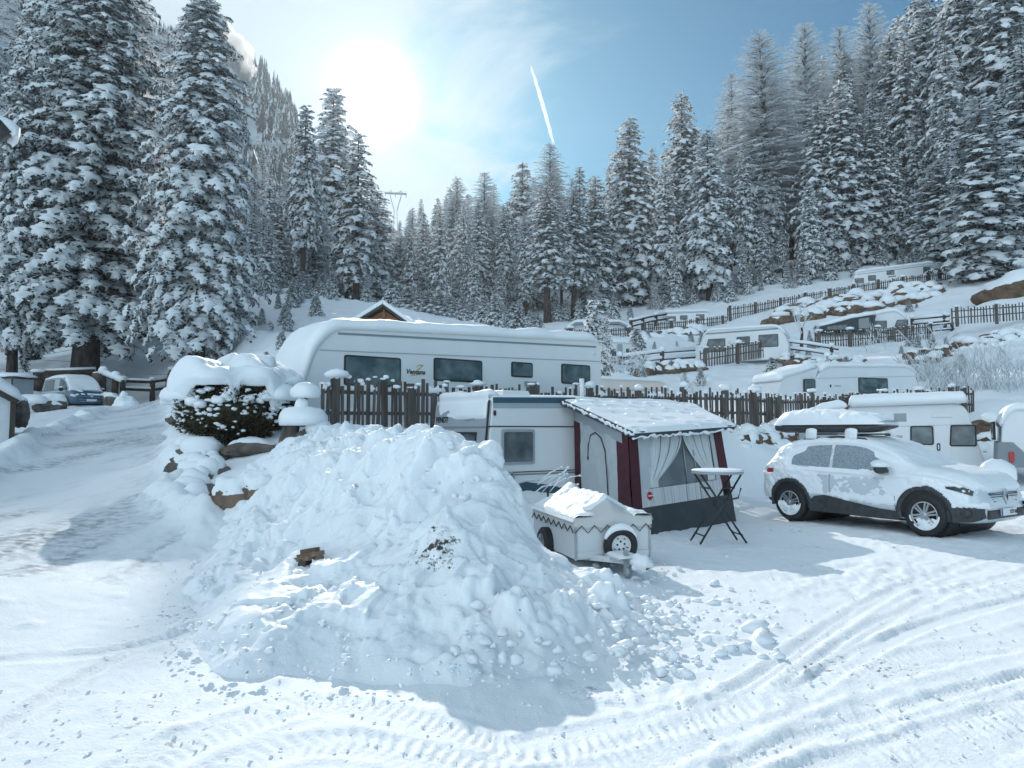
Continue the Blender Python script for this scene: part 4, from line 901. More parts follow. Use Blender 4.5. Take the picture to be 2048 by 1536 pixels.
for v in (.06, .10): 
    mb = MB(); mb.tube([endpt(v, .4, .02), endpt(v, 1.4, .02), endpt(v, 2.4, .025)], .012, 6); mb.build('corner_trim', M['rubber'], V2)
w_ = end_quad('window', .45, 1.15, W2 - .45, 1.78, M['rubber'], .03); 
ob = end_quad('pane', .50, 1.20, W2 - .50, 1.73, M['pane'], .038); ob.parent = w_
text_to('lettering', 'FENDT', .17, M['black'], V2, tuple(endpt(W2 - .10, 1.98, .024)), (R(90), 0, R(-90)), .003, 0, .004)
text_to('lettering', '550', .075, M['greyink'], V2, tuple(endpt(W2 - .12, 1.90, .024)), (R(90), 0, R(-90)), .002)
text_to('lettering', 'Bianco', .14, M['greyink'], V2, tuple(endpt(.95, 2.0, .024)), (R(90), 0, R(-90)), .002, .3)
# sagging sheet of snow sliding off the roof over the end wall
snow_strip('sliding_snow', [tuple(endpt(0, z)[i] for i in (0, 2)) for z in (2.02, 2.1, 2.2, 2.3, 2.4)] + [(.15, 2.5), (.4, 2.51)], .12, W2 - .12, .14, V2, 12, n=40, m=40, amp=.8, taper=.12, sag=.0)
mb = MB()
for (a, b, c, d, hh, mt) in ((990, 801, 1150, 801, .125, 'teal'), (990, 811, 1398, 812, .10, 'greypanel')):
    p = l2(a, b); q = l2(c, d); m_ = MB(); m_.bar((.16, -.006, p[1]), (q[0], -.006, q[1]), .014, hh); m_.build('trim_strip', M[mt], V2)
for (y_, hh, mt) in ((853, .022, 'rubber'), (944, .018, 'rubber'), (949, .03, 'trim')):
    p = l2(1040, y_); m_ = MB(); m_.bar((.02, -.006, p[1]), (3.6, -.006, p[1] - .0), .014, hh); m_.build('trim_strip', M[mt], V2)
# lower teal graphic: two swooping bands
z_ = l2(1030, 975)[1]
m_ = MB(); m_.prism([(0.0, z_ - .30), (2.2, z_ - .30), (2.2, z_ - .12), (1.5, z_ + .02), (.95, z_ + .10), (.5, z_ + .02), (0.0, z_ - .10)], -.007, .0); m_.build('teal_graphic', M['teal'], V2)
m_ = MB(); m_.tube([Vector((.02 + .1 * i, -.012, z_ - .06 + .20 * math.sin(i * .13))) for i in range(18)], [.008 + .012 * math.sin(i / 17 * 3.14) for i in range(18)], 5); m_.build('graphic_line', M['white'], V2)
m_ = MB(); m_.prism([(-.03, .34), (5.2, .34), (5.2, .52), (-.03, .52)], -.010, .0); m_.build('sill_skirt', M['trim'], V2)
a_ = l2(1002, 858); b_ = l2(1069, 928); window(V2, a_[0], b_[1], b_[0], a_[1], r=.07, fr=.055, frame=M['greypanel'])
a_ = l2(989, 826); m_ = MB(); m_.box((.19, -.02, a_[1]), (.05, .04, .10)); m_.build('marker_lamp', M['burgundy'], V2, bevel=.012)
snow_strip('roof_snow', [(.16, 2.475), (2.5, 2.48), (P2[4][0] - .2, 2.475)], .05, W2, .07, V2, 14, taper=.03, amp=.6)
m_ = MB(); m_.box((.95, .62, 2.56), (.75, .62, .14), taper=.86); m_.build('roof_hatch', M['white'], V2, bevel=.02); 
m_ = MB(); m_.tube([(3.05, .75, 2.45), (3.05, .75, 2.98)], .055, 12); [m_.tube([(3.05, .75, 2.62 + .12 * k), (3.05, .75, 2.635 + .12 * k)], .062, 12) for k in range(3)]; m_.build('chimney', M['white'], V2)
m_ = MB(); m_.tube([(.62, -.05, .55), (.62, -.05, .98), (.40, -.05, .99)], .022, 8); m_.build('grab_rail', M['steel'], V2)
for xw in (2.4, 3.2):
    m_ = MB(); m_.lathe([(0, -.01), (.2, -.01), (.22, .0), (.31, .02), (.32, .10), (.31, .2)], (xw, .05, .30), 'y', 24); m_.build('wheel', M['rubber'], V2)
# ------------------------------------------------------------------ the awning
A0 = S2.A
def s2w(x, y, z): return Vector((A0.x + S2.u.x * x - S2.u.y * y, A0.y + S2.u.y * x + S2.u.x * y, z))
B1 = s2w(l2(1122, 797)[0], -.02, 2.44); B2 = s2w(l2(1388, 799)[0] - .1, -.02, 2.44)
C1 = U(1266, 866, 13.15); C2 = U(1471, 852, 15.0)
FLt = U(1256, 868, 13.25); FLb = U(1268, 1080, 12.95); FRt = U(1440, 856, 15.05); FRb = U(1472, 1040, 14.95); BLt = s2w(l2(1147, 810)[0], -.03, 2.30); BLb = s2w(l2(1150, 1000)[0], -.03, -.05)
AW = empty('awning', tuple(FLb), 0, 'canvas awning with burgundy corners and net curtains joined to the grey caravan', 'awning'); AWo = Vector(FLb)
BRt = s2w(l2(1388, 799)[0] - .2, -.03, 2.30); BRb = s2w(l2(1388, 799)[0] - .2, -.03, -.05)
def patch(name, mat, q, u0, v0, u1, v1, n=10, m=10, off=.0, wr=.006, seed=0, th=.01, parent=None, ripple=None):
    """cloth piece of the quad q = (bottom start, bottom end, top end, top start) between (u0,v0) and (u1,v1) as a thin solid"""
    a, b, c, d = [np.array(p - AWo) for p in q]; u = np.linspace(0, 1, n)[:, None]; v = np.linspace(0, 1, m)[None, :]
    uu = (u0 + (u1 - u0) * u + 0 * v)[..., None]; vv = (v0 + (v1 - v0) * v + 0 * u)[..., None]
    P = (a * (1 - uu) + b * uu) * (1 - vv) + (d * (1 - uu) + c * uu) * vv
    nn = np.cross(b - a, d - a); nn /= np.linalg.norm(nn)
    h = off + wr * (fbm(uu[..., 0] * 6 + seed, vv[..., 0] * 4, oct=3, seed=seed) * 2 - 1)
    if ripple is not None: h = h + ripple(uu[..., 0], vv[..., 0])
    mb = MB(); mb.grid(P + nn * h[..., None]); mb.grid(P + nn * (h - th)[..., None], flip=True)
    o = mb.build(name, mat, parent or AW); return o
QL = (BLb, FLb, FLt, BLt); QF = (FLb, FRb, FRt, FLt); QR = (FRb, BRb, BRt, FRt)
# side wall towards the camera's left
patch('side_strip', M['burgundy'], QL, 0, .0, .12, .88, 6, 14, .012); patch('side_panel', M['palecanvas'], QL, .12, .0, .80, .90, 24, 30, .0, .030, 3)
patch('valance_panel', M['greypanel'], QL, .0, .88, .9, 1.0, 8, 4, .008, .004, 4)
patch('corner_panel', M['burgundy'], QL, .80, .0, 1.0, 1.0, 8, 24, .014, .022, 5)
# arched zip in the side wall
def qpt(q, u, v, off=.02):
    a, b, c, d = [p - AWo for p in q]; p = (a * (1 - u) + b * u) * (1 - v) + (d * (1 - u) + c * u) * v; nn = (b - a).cross(d - a).normalized(); return p + nn * off
zp = [qpt(QL, .28, .62), qpt(QL, .29, .72), qpt(QL, .34, .82), qpt(QL, .43, .865), qpt(QL, .53, .84), qpt(QL, .60, .74), qpt(QL, .62, .55), qpt(QL, .63, .3), qpt(QL, .63, .05)]
mb = MB(); mb.tube(zp, .012, 5); mb.build('zip', M['ropeblack'], AW)
mb = MB(); mb.box(tuple(qpt(QL, .278, .60)), (.03, .02, .07)); mb.build('zip_pull', M['ropeblack'], AW)
# front wall
patch('corner_panel', M['burgundy'], QF, 0, .0, .085, 1.0, 6, 20, .015, .006, 6)
patch('front_frame', M['palecanvas'], QF, .085, .66, .20, 1.0, 5, 14, .005, .003, 7); patch('front_frame', M['palecanvas'], QF, .20, .95, .90, 1.0, 12, 3, .005, .003, 7)
patch('front_frame', M['palecanvas'], QF, .085, .33, .17, .66, 5, 14, .005, .003, 7); patch('front_frame', M['palecanvas'], QF, .86, .40, .905, .95, 5, 14, .005, .003, 8)
patch('side_strip', M['burgundy'], QF, .905, .34, 1.0, 1.0, 5, 14, .016, .006, 9)
patch('skirt', M['greycanvas'], QF, .0, -.02, 1.0, .28, 30, 12, .012, .034, 10)
plaid = bpy.data.materials.new('striped_canvas'); plaid.use_nodes = True
def plaid_nodes():
    N, L = nt(plaid); b = N['Principled BSDF']; b.inputs['Roughness'].default_value = .85; g_ = N.new('ShaderNodeTexCoord'); mp = N.new('ShaderNodeMapping'); L.new(g_.outputs['Object'], mp.inputs[0]); mp.inputs['Rotation'].default_value = (0, 0, -math.atan2((FRb - FLb).y, (FRb - FLb).x))
    n = N.new('ShaderNodeTexNoise'); n.noise_dimensions = '1D'; n.inputs['Scale'].default_value = 1; sx = N.new('ShaderNodeSeparateXYZ'); L.new(mp.outputs[0], sx.inputs[0]); L.new(sx.outputs[0], n.inputs['W']); n.inputs['Scale'].default_value = 18; n.inputs['Detail'].default_value = 3
    r = N.new('ShaderNodeValToRGB'); L.new(n.outputs[0], r.inputs[0]); e = r.color_ramp.elements; r.color_ramp.interpolation = 'CONSTANT'; e[0].position = 0; e[0].color = (.62, .64, .65, 1); e[1].position = .56; e[1].color = (.12, .13, .15, 1)
    k = e.new(.60); k.color = (.62, .64, .65, 1); k = e.new(.40); k.color = (.36, .33, .34, 1); k = e.new(.44); k.color = (.62, .64, .65, 1); L.new(r.outputs[0], b.inputs['Base Color'])
plaid_nodes()
patch('striped_panel', plaid, QF, .085, .28, .905, .45, 20, 8, .010, .008, 11)
mb = MB(); p = qpt(QF, .155, .385, .03); fr_ = (FRb - FLb).normalized(); 
rotm = Matrix((fr_, (FRb - FLb).cross(FLt - FLb).normalized() * -1, Vector((0, 0, 1)))).transposed()
mb = MB(); mb.lathe([(0, -.012), (.07, -.01), (.075, 0)], (0, 0, 0), 'y', 20); o = mb.build('badge', M['red'], AW); o.location = p; o.rotation_euler = rotm.to_euler()
mb = MB(); mb.box((0.02, -.016, 0), (.17, .008, .018)); mb.build('badge_bar', M['plate'], o)
# clear window behind, with tied back net curtains
ck = M['glassy'] = pmat('clear_vinyl', (.11, .13, .145), .18, spec=.5, col2=(.20, .22, .235), vscale=1.5, bump=.2, bscale=3)
patch('window', ck, QF, .15, .42, .875, .97, 10, 10, -.04, .004, 12)
def curtain(u0, u1, side, name):
    a, b, c, d = [np.array(p - AWo) for p in QF]; nn = np.cross(b - a, d - a); nn /= np.linalg.norm(nn); n, m = 70, 26
    s = np.linspace(0, 1, n)[:, None]; v = np.linspace(0, 1, m)[None, :]
    # gathered towards the tie at lower outer edge
    k = np.clip((1 - v) / .86, 0, 1); pull = k ** 1.7
    if side > 0: uu = u0 + (u1 - u0) * s * (1 - .74 * pull)
    else: uu = u1 - (u1 - u0) * (1 - s) * (1 - .72 * pull)
    vv = .955 - (1 - v) * (.50 + .0 * s) + 0 * s
    h = .014 * np.sin(s * 75 + 3 * v) * (.35 + .65 * (1 - k)) + .018 * np.sin(s * 23 + 1.5 * v) - .02
    uu = uu[..., None]; vv = vv[..., None]
    P = (a * (1 - uu) + b * uu) * (1 - vv) + (d * (1 - uu) + c * uu) * vv + nn * h[..., None]
    mb = MB(); mb.grid(P); return mb.build(name, M['net'], AW)
def net_mat():
    m = bpy.data.materials.new('net_curtain_cloth'); m.use_nodes = True; N, L = nt(m); out = N['Material Output']; b = N['Principled BSDF']; b.inputs['Base Color'].default_value = (.72, .76, .78, 1); b.inputs['Roughness'].default_value = .9
    t = N.new('ShaderNodeBsdfTransparent'); mx = N.new('ShaderNodeMixShader'); mx.inputs[0].default_value = .82; L.new(t.outputs[0], mx.inputs[1]); L.new(b.outputs[0], mx.inputs[2]); L.new(mx.outputs[0], out.inputs[0]); return m
M['net'] = net_mat()
curtain(.165, .555, 1, 'curtain'); curtain(.555, .86, -1, 'curtain')
for u_ in (.555, .66): mb = MB(); mb.tube([qpt(QF, u_, .42, -.02), qpt(QF, u_ - .0, .96, -.02)], .012, 6); mb.build('pole', M['steel'], AW)
patch('rear_side_wall', M['palecanvas'], QR, 0, 0, 1, 1, 8, 8, 0, .01, 13)
# roof with edge valance and its snow
def quadsolid(name, mat, pts, th, parent, n=20, m=16, sagd=.05, seed=0, mat2=None):
    a, b, c, d = [np.array(Vector(p) - AWo) for p in pts]; u = np.linspace(0, 1, n)[:, None, None]; v = np.linspace(0, 1, m)[None, :, None]
    P = (a * (1 - u) + b * u) * (1 - v) + (d * (1 - u) + c * u) * v; P[..., 2] -= sagd * (np.sin(np.pi * v[..., 0]) * (.6 + .4 * np.sin(np.pi * u[..., 0] * 3) ** 2))
    mb = MB(); mb.grid(P); mb.grid(P - np.array([0, 0, th]), flip=True); return mb.build(name, mat, parent), P
B1s = B1 + Vector((0, 0, -.0)); quad = (C1, C2, B2, B1s)
ro_, RP = quadsolid('roof', M['greycanvas'], quad, .03, AW)
mb = MB()
for a, b in ((C1, C2), (B1, C1), (B2, C2)): mb.bar(a - AWo + Vector((0, 0, -.035)), b - AWo + Vector((0, 0, -.035)), .05, .11)
mb.build('valance', M['greycanvas'], AW, bevel=.01)
def awning_snow():
    n, m = 90, 70; a, b, c, d = [np.array(Vector(p) - AWo) for p in quad]; u = np.linspace(-.005, 1.005, n)[:, None]; v = np.linspace(-.02, .97, m)[None, :]; uu = u[..., None]; vv = v[..., None]
    P = (a * (1 - uu) + b * uu) * (1 - vv) + (d * (1 - uu) + c * uu) * vv; P = P + 0
    P[..., 2] -= .05 * (np.sin(np.pi * np.clip(v, 0, 1)) * (.6 + .4 * np.sin(np.pi * u * 3) ** 2))
    rim = (1 - np.abs(2 * (u + .005) / 1.01 - 1) ** 14) ** .4 * (1 - np.abs(2 * (v + .02) / .99 - 1) ** 14) ** .4
    X, Y = P[..., 0], P[..., 1]
    t = .085 * (.75 + .6 * fbm(X * 1.6, Y * 1.6, oct=3, seed=5)); w, idn = worley(X * 2.3 + .3 * fbm(X, Y, seed=2), Y * 3.4, 6); dim = np.clip(.34 - w, 0, 1) / .34
    t = t - .085 * sstep(0, .6, dim) * (idn > .35); t = np.maximum(t, .006) * rim + .004
    Tp = P.copy(); Tp[..., 2] += t; Bt = P.copy(); Bt[..., 2] += .002
    mb = MB(); mb.grid(Tp); mb.grid(Bt, flip=True); mb.build('roof_snow', M['snow'], AW)
awning_snow()
rr_ = random.Random(4)
def edge_snow(a, b, n, dz):
    mb = MB(); pts = [a.lerp(b, i / n) - AWo + Vector((rr_.uniform(-.02, .02), -.035, dz + rr_.uniform(-.035, .015))) for i in range(n + 1)]
    mb.tube(pts, [rr_.uniform(.012, .045) for _ in pts], 7); mb.build('edge_snow', M['snow'], AW)
edge_snow(C1, C2, 46, -.075); edge_snow(B1, C1, 40, -.03)
# ------------------------------------------------------------------ white caravan behind the parked car
S3 = Side((1672, 24.4), (1972, 22.6))
V3, z3 = caravan('white caravan with door and two side windows behind the snowed in car', CG, S3,
    [(1672, 938, .1), (1972, 934, .15), (1930, 806, .45), (1700, 814, .1), (1676, 838, .5)], 2.1,
    [(1819, 852, 1868, 890, .02), (1897, 850, 1954, 893, .05)], snow=.0, lines=[(1690, 856, 1955, 848, .012, 'greypanel')], name='caravan')
def l3(px, py): t, z = S3.at(px, py); return t, z - z3
a_ = l3(1699, 813); b_ = l3(1928, 807); snow_strip('roof_snow', [(a_[0] - .05, a_[1] + .02), (b_[0] + .12, b_[1] + .06)], -.16, 2.15, .36, V3, 21, n=60, m=20, amp=.14, taper=.035, sag=.05, edge=12)
# bulging front under a curtain of snow, and the bare grey end wall beside it
c_ = l3(1672, 900); f_ = l3(1690, 815)
m_ = MB(); m_.prism(round_poly([(c_[0] - 1.15, .45, .1), (c_[0] + .02, .45, .02), (f_[0], f_[1], .02), (c_[0] - .35, f_[1] - .12, .4), (c_[0] - 1.15, f_[1] - .62, .3)], 6), .02, 2.08); m_.build('front_end', M['greypanel'], V3, bevel=.06, seg=3)
snow_strip('front_snow', [(c_[0] - 1.17, .75), (c_[0] - 1.17, f_[1] - .75), (c_[0] - 1.0, f_[1] - .42), (c_[0] - .35, f_[1] - .12), (f_[0] + .1, f_[1] + .03)], -.06, 1.5, .30, V3, 22, n=60, m=24, amp=.2, taper=.08, sag=.04)
text_to('lettering', '100', .16, M['black'], V3, (c_[0] - 1.158, 1.98, f_[1] - .95), (R(90), 0, R(-90)), .003)
mb = MB(); 
for k in range(5): mb.tube([Vector((c_[0] - 1.158, 1.82 + .05 * math.sin(q * 1.9 + k), f_[1] - 1.30 - .04 * k - .02 * math.cos(q * 2.3 + k))) for q in range(6)], .006, 4)
mb.build('sticker', M['greyink'], V3)
d0 = l3(1871, 928); d1 = l3(1898, 836); m_ = MB(); m_.prism(rrect(d0[0], .42, d1[0] + .03, d1[1], .12), -.012, .02); dr_ = m_.build('door', M['white'], V3, bevel=.005)
h_ = l3(1877, 894); m_ = MB(); m_.prism(rrect(h_[0] - .05, h_[1] - .12, h_[0] + .05, h_[1] + .12, .04), -.028, -.012); m_.build('handle', M['rubber'], dr_, bevel=.005); m_ = MB(); m_.box((h_[0], -.034, h_[1]), (.035, .014, .15)); m_.build('handle_grip', M['plate'], dr_, bevel=.006)
m_ = MB(); m_.prism(round_poly([(d0[0] - .08, d1[1] + .03, .02), (d1[0] + .1, d1[1] + .03, .02), (d1[0] + .06, d1[1] + .17, .08), (d0[0] - .02, d1[1] + .17, .08)], 4), -.035, .0); m_.build('door_hood', M['white'], V3, bevel=.01)
g0 = l3(1792, 835); m_ = MB(); m_.box((g0[0] + .12, -.006, g0[1]), (.36, .014, .27)); [m_.box((g0[0] + .12, -.018, g0[1] - .10 + .04 * k), (.32, .014, .016)) for k in range(6)]; m_.build('vent_grille', M['greypanel'], V3)
px_text(V3, S3, z3, 'c70!', 1786, 877, .15, M['greyink'], shear=.3, bold=.003)
m_ = MB(); e_ = l3(1862, 906); m_.box((e_[0], -.006, e_[1]), (.22, .012, .03)); m_.build('red_stripe', M['burgundy'], V3)
m_ = MB(); m_.lathe([(0, 0), (.2, 0), (.31, .02), (.32, .2)], (3.0, .03, .3), 'y', 20); m_.build('wheel', M['rubber'], V3)
m_ = MB(); q_ = l3(1712, 812); m_.bar((q_[0], -.08, q_[1] + .03), (l3(1928, 806)[0], -.08, l3(1928, 806)[1] + .03), .06, .05); m_.build('awning_rail', M['steel'], V3)
# ------------------------------------------------------------------ caravan on the terrace above the right hand fence
S4 = Side((1590, 32.2), (1846, 34.5))
V4, z4 = caravan('white caravan with rounded snowy roof above the right part of the picket fence', CG, S4,
    [(1592, 830, .1), (1846, 826, .1), (1842, 790, .3), (1826, 733, .8), (1650, 733, .9), (1606, 790, .6)], 2.2,
    [(1607, 758, 1631, 786), (1716, 755, 1776, 788)], snow=.24, snow_z=.72, lines=[(1622, 757, 1840, 752, .014, 'greypanel')], snow_seed=8)
c_ = (S4.at(1592, 800)[0], 0); m_ = MB(); m_.prism(round_poly([(c_[0] - 1.2, .4, .1), (c_[0] + .4, .4, .02), (c_[0] + 1.35, S4.at(1650, 734)[1] - z4 - .02, .02), (c_[0] - .55, S4.at(1650, 734)[1] - z4 - .52, .15), (c_[0] - .75, S4.at(1650, 734)[1] - z4 - .78, .1)], 5), .05, 2.15); m_.build('front_end', M['white'], V4, bevel=.05)
zt_ = S4.at(1650, 734)[1] - z4; snow_strip('front_snow', [(c_[0] - .75, zt_ - .66), (c_[0] - .55, zt_ - .48), (c_[0] + .4, zt_ - .24), (c_[0] + 1.3, zt_ + .04)], -.02, 2.2, .26, V4, 9, n=40, m=14, amp=.2, taper=.08)
px_text(V4, S4, z4, 'camper', 1668, 773, .13, M['greyink'], shear=.2); m_ = MB(); q_ = S4.at(1661, 772); m_.prism([(q_[0] - .05, q_[1] - z4 + .06), (q_[0] + .05, q_[1] - z4 + .06), (q_[0] + .04, q_[1] - z4 - .03), (q_[0], q_[1] - z4 - .08), (q_[0] - .04, q_[1] - z4 - .03)], -.008, 0); m_.build('emblem', M['black'], V4)
q_ = S4.at(1674, 722); m_ = MB(); m_.tube([(q_[0], .6, q_[1] - z4 - .3), (q_[0], .6, q_[1] - z4 + .25)], .06, 10); m_.build('chimney', M['greypanel'], V4); pillow('chimney_snow', (q_[0], .6, q_[1] - z4 + .33), (.14, .14, .16), V4, 3)
# ------------------------------------------------------------------ pinkish caravan behind the long one
S5 = Side((1195, 26.5), (1348, 28.0))
V5, z5 = caravan('cream caravan with rounded end peeping out behind the long caravan', CG, S5,
    [(1195, 850, .1), (1350, 848, .1), (1346, 800, .3), (1330, 762, .6), (1195, 757, .1)], 2.1, [(1322, 785, 1334, 800)], snow=.14, snow_z=.7, mats='cream', lines=[(1200, 780, 1340, 780, .02, 'trim')], snow_seed=10)
# ------------------------------------------------------------------ three window caravan on the middle terrace
S6 = Side((1392, 50.5), (1578, 47.5))
V6, z6 = caravan('white caravan with three dark windows on the middle terrace', CG, S6,
    [(1391, 730, .1), (1575, 716, .1), (1578, 690, .3), (1562, 652, .9), (1410, 661, 1.0), (1396, 700, .4)], 2.2,
    [(1409, 679, 1451, 703, .25), (1473, 674, 1500, 689), (1517, 670, 1557, 693)], snow=.20, snow_z=.68, lines=[(1412, 668, 1556, 657, .10, 'trim')], snow_seed=11)
swoosh(V6, S6, z6, [(1462, 682), (1457, 685), (1463, 690), (1468, 686)], .03, M['greyink'])
# ------------------------------------------------------------------ small three window caravan at the forest edge
S7 = Side((1318, 78), (1423, 77))
V7, z7 = caravan('small white caravan with three windows at the forest edge', CG, S7,
    [(1317, 650, .1), (1426, 648, .1), (1420, 622, .8), (1328, 624, .9)], 2.2, [(1331, 633, 1352, 643), (1360, 631, 1375, 640), (1392, 629, 1409, 640)], snow=.28, snow_z=.66, lines=[(1332, 627, 1416, 624, .08, 'greypanel')], snow_seed=12)
# ------------------------------------------------------------------ topmost caravan
S8 = Side((1700, 85), (1874, 82))
V8, z8 = caravan('long white caravan on the topmost terrace under the spruces', CG, S8,
    [(1700, 574, .1), (1874, 560, .1), (1868, 532, .5), (1866, 526, .3), (1712, 544, .8)], 2.3, [(1709, 557, 1728, 567), (1736, 551, 1752, 561), (1773, 541, 1789, 549), (1846, 534, 1864, 547)], snow=.36, snow_z=.62, lines=[(1714, 549, 1866, 530, .06, 'trim'), (1776, 554, 1792, 552, .14, 'trim')], snow_seed=13)
# ------------------------------------------------------------------ caravan with grey awning on the right terrace
S9 = Side((1640, 62), (1822, 60))
V9, z9 = caravan('caravan with long grey awning under sagging snow on the right terrace', CG, S9,
    [(1745, 664, .1), (1822, 662, .1), (1812, 636, 1.2), (1790, 622, .6), (1755, 628, .6), (1742, 645, .2)], 2.3, [(1747, 642, 1774, 657, .1), (1786, 640, 1817, 658, .3)], snow=.36, snow_z=.58, snow_seed=14)
def l9(px, py): t, z = S9.at(px, py); return t, z - z9
m_ = MB(); p0 = l9(1638, 662); p1 = l9(1742, 662); p2 = l9(1748, 634); p3 = l9(1640, 655)
m_.prism([p0, p1, p2, l9(1700, 640), p3], -.9, 1.2); aw9 = empty('awning', tuple(V9.location), S9.ang, 'long grey awning tent sagging under snow beside the terrace caravan', 'awning'); m_.build('wall', M['greycanvas'], aw9, bevel=.03)
m_ = MB(); a_, b_ = l9(1714, 660), l9(1734, 638); m_.prism([(a_[0], a_[1]), (b_[0], a_[1]), (b_[0], b_[1]), (a_[0], b_[1] - .1)], -.93, -.9); m_.build('door', M['trim'], aw9)
snow_strip('roof_snow', [l9(1634, 656), l9(1660, 650), l9(1700, 639), l9(1750, 631)], -.95, 1.3, .34, aw9, 15, n=40, m=12, amp=.3)
m_ = MB(); m_.prism([l9(1652, 662), l9(1690, 662), l9(1690, 652), l9(1652, 656)], -.915, -.9); m_.build('window', M['pane'], aw9)
# ------------------------------------------------------------------ caravan under a canopy at the forest edge, left
S10 = Side((1135, 72), (1262, 71))
V10, z10 = caravan('low caravan under a snow covered canopy behind a short picket fence', CG, S10,
    [(1142, 668, .1), (1252, 668, .1), (1250, 650, .5), (1150, 648, .5)], 2.2, [(1170, 653, 1196, 660)], snow=.0)
def l10(px, py): t, z = S10.at(px, py); return t, z - z10
m_ = MB(); m_.prism([l10(1130, 660), l10(1152, 647), l10(1240, 646), l10(1264, 658), l10(1262, 660), l10(1238, 649), l10(1154, 650), l10(1132, 662)], -.6, 2.4); m_.build('canopy', M['trim'], V10)
snow_strip('canopy_snow', [l10(1130, 659), l10(1152, 646), l10(1240, 645), l10(1264, 657)], -.65, 2.4, .32, V10, 16, n=40, m=10)
# ------------------------------------------------------------------ small caravan with door behind the little spruce
S11 = Side((1206, 46), (1282, 47))
V11, z11 = caravan('small white caravan with snowy roof beyond the right end of the long caravan', CG, S11,
    [(1206, 724, .1), (1282, 720, .1), (1280, 692, .4), (1256, 686, .2), (1214, 684, .4)], 2.1, [(1252, 697, 1271, 706), (1221, 698, 1232, 712)], snow=.26, snow_z=.75, snow_seed=17)
m_ = MB(); a_ = S11.at(1234, 720); b_ = S11.at(1242, 688); m_.prism(rrect(a_[0], .4, b_[0] + .1, b_[1] - z11, .1), -.03, .01); m_.build('door', M['greypanel'], V11)
# ------------------------------------------------------------------ caravan cut by the right edge
S12 = Side((1992, 21.2), (2160, 20.2))
V12, z12 = caravan('caravan with dark lower corner and red tail lamp cut by the right edge', CG, S12,
    [(2002, 932, .15), (2160, 942, .1), (2160, 822, .2), (2022, 818, .6), (2004, 850, .3)], 2.2, [], snow=.20, snow_z=.55, snow_seed=18, name='caravan')
def l12(px, py): t, z = S12.at(px, py); return t, z - z12
m_ = MB(); a_ = l12(2003, 934); b_ = l12(2026, 880); m_.prism(round_poly([(a_[0] - .10, a_[1], .05), (a_[0] + .75, a_[1], .02), (a_[0] + .75, a_[1] + .22, .1), (a_[0] + .3, a_[1] + .72, .1), (a_[0] - .06, a_[1] + .72, .05)], 4), -.03, 2.2); m_.build('corner_moulding', M['trim'], V12, bevel=.03)
m_ = MB(); p = l12(2023, 914); m_.box((p[0], -.045, p[1]), (.13, .06, .30)); m_.build('tail_lamp', M['red'], V12, bevel=.02)
m_ = MB(); m_.box((a_[0] - .12, .9, a_[1] + 1.05), (.06, 1.2, .55)); w_ = m_.build('window', M['rubber'], V12, bevel=.02); m_ = MB(); m_.box((a_[0] - .155, .9, a_[1] + 1.05), (.02, 1.05, .42)); m_.build('pane', M['pane'], w_)
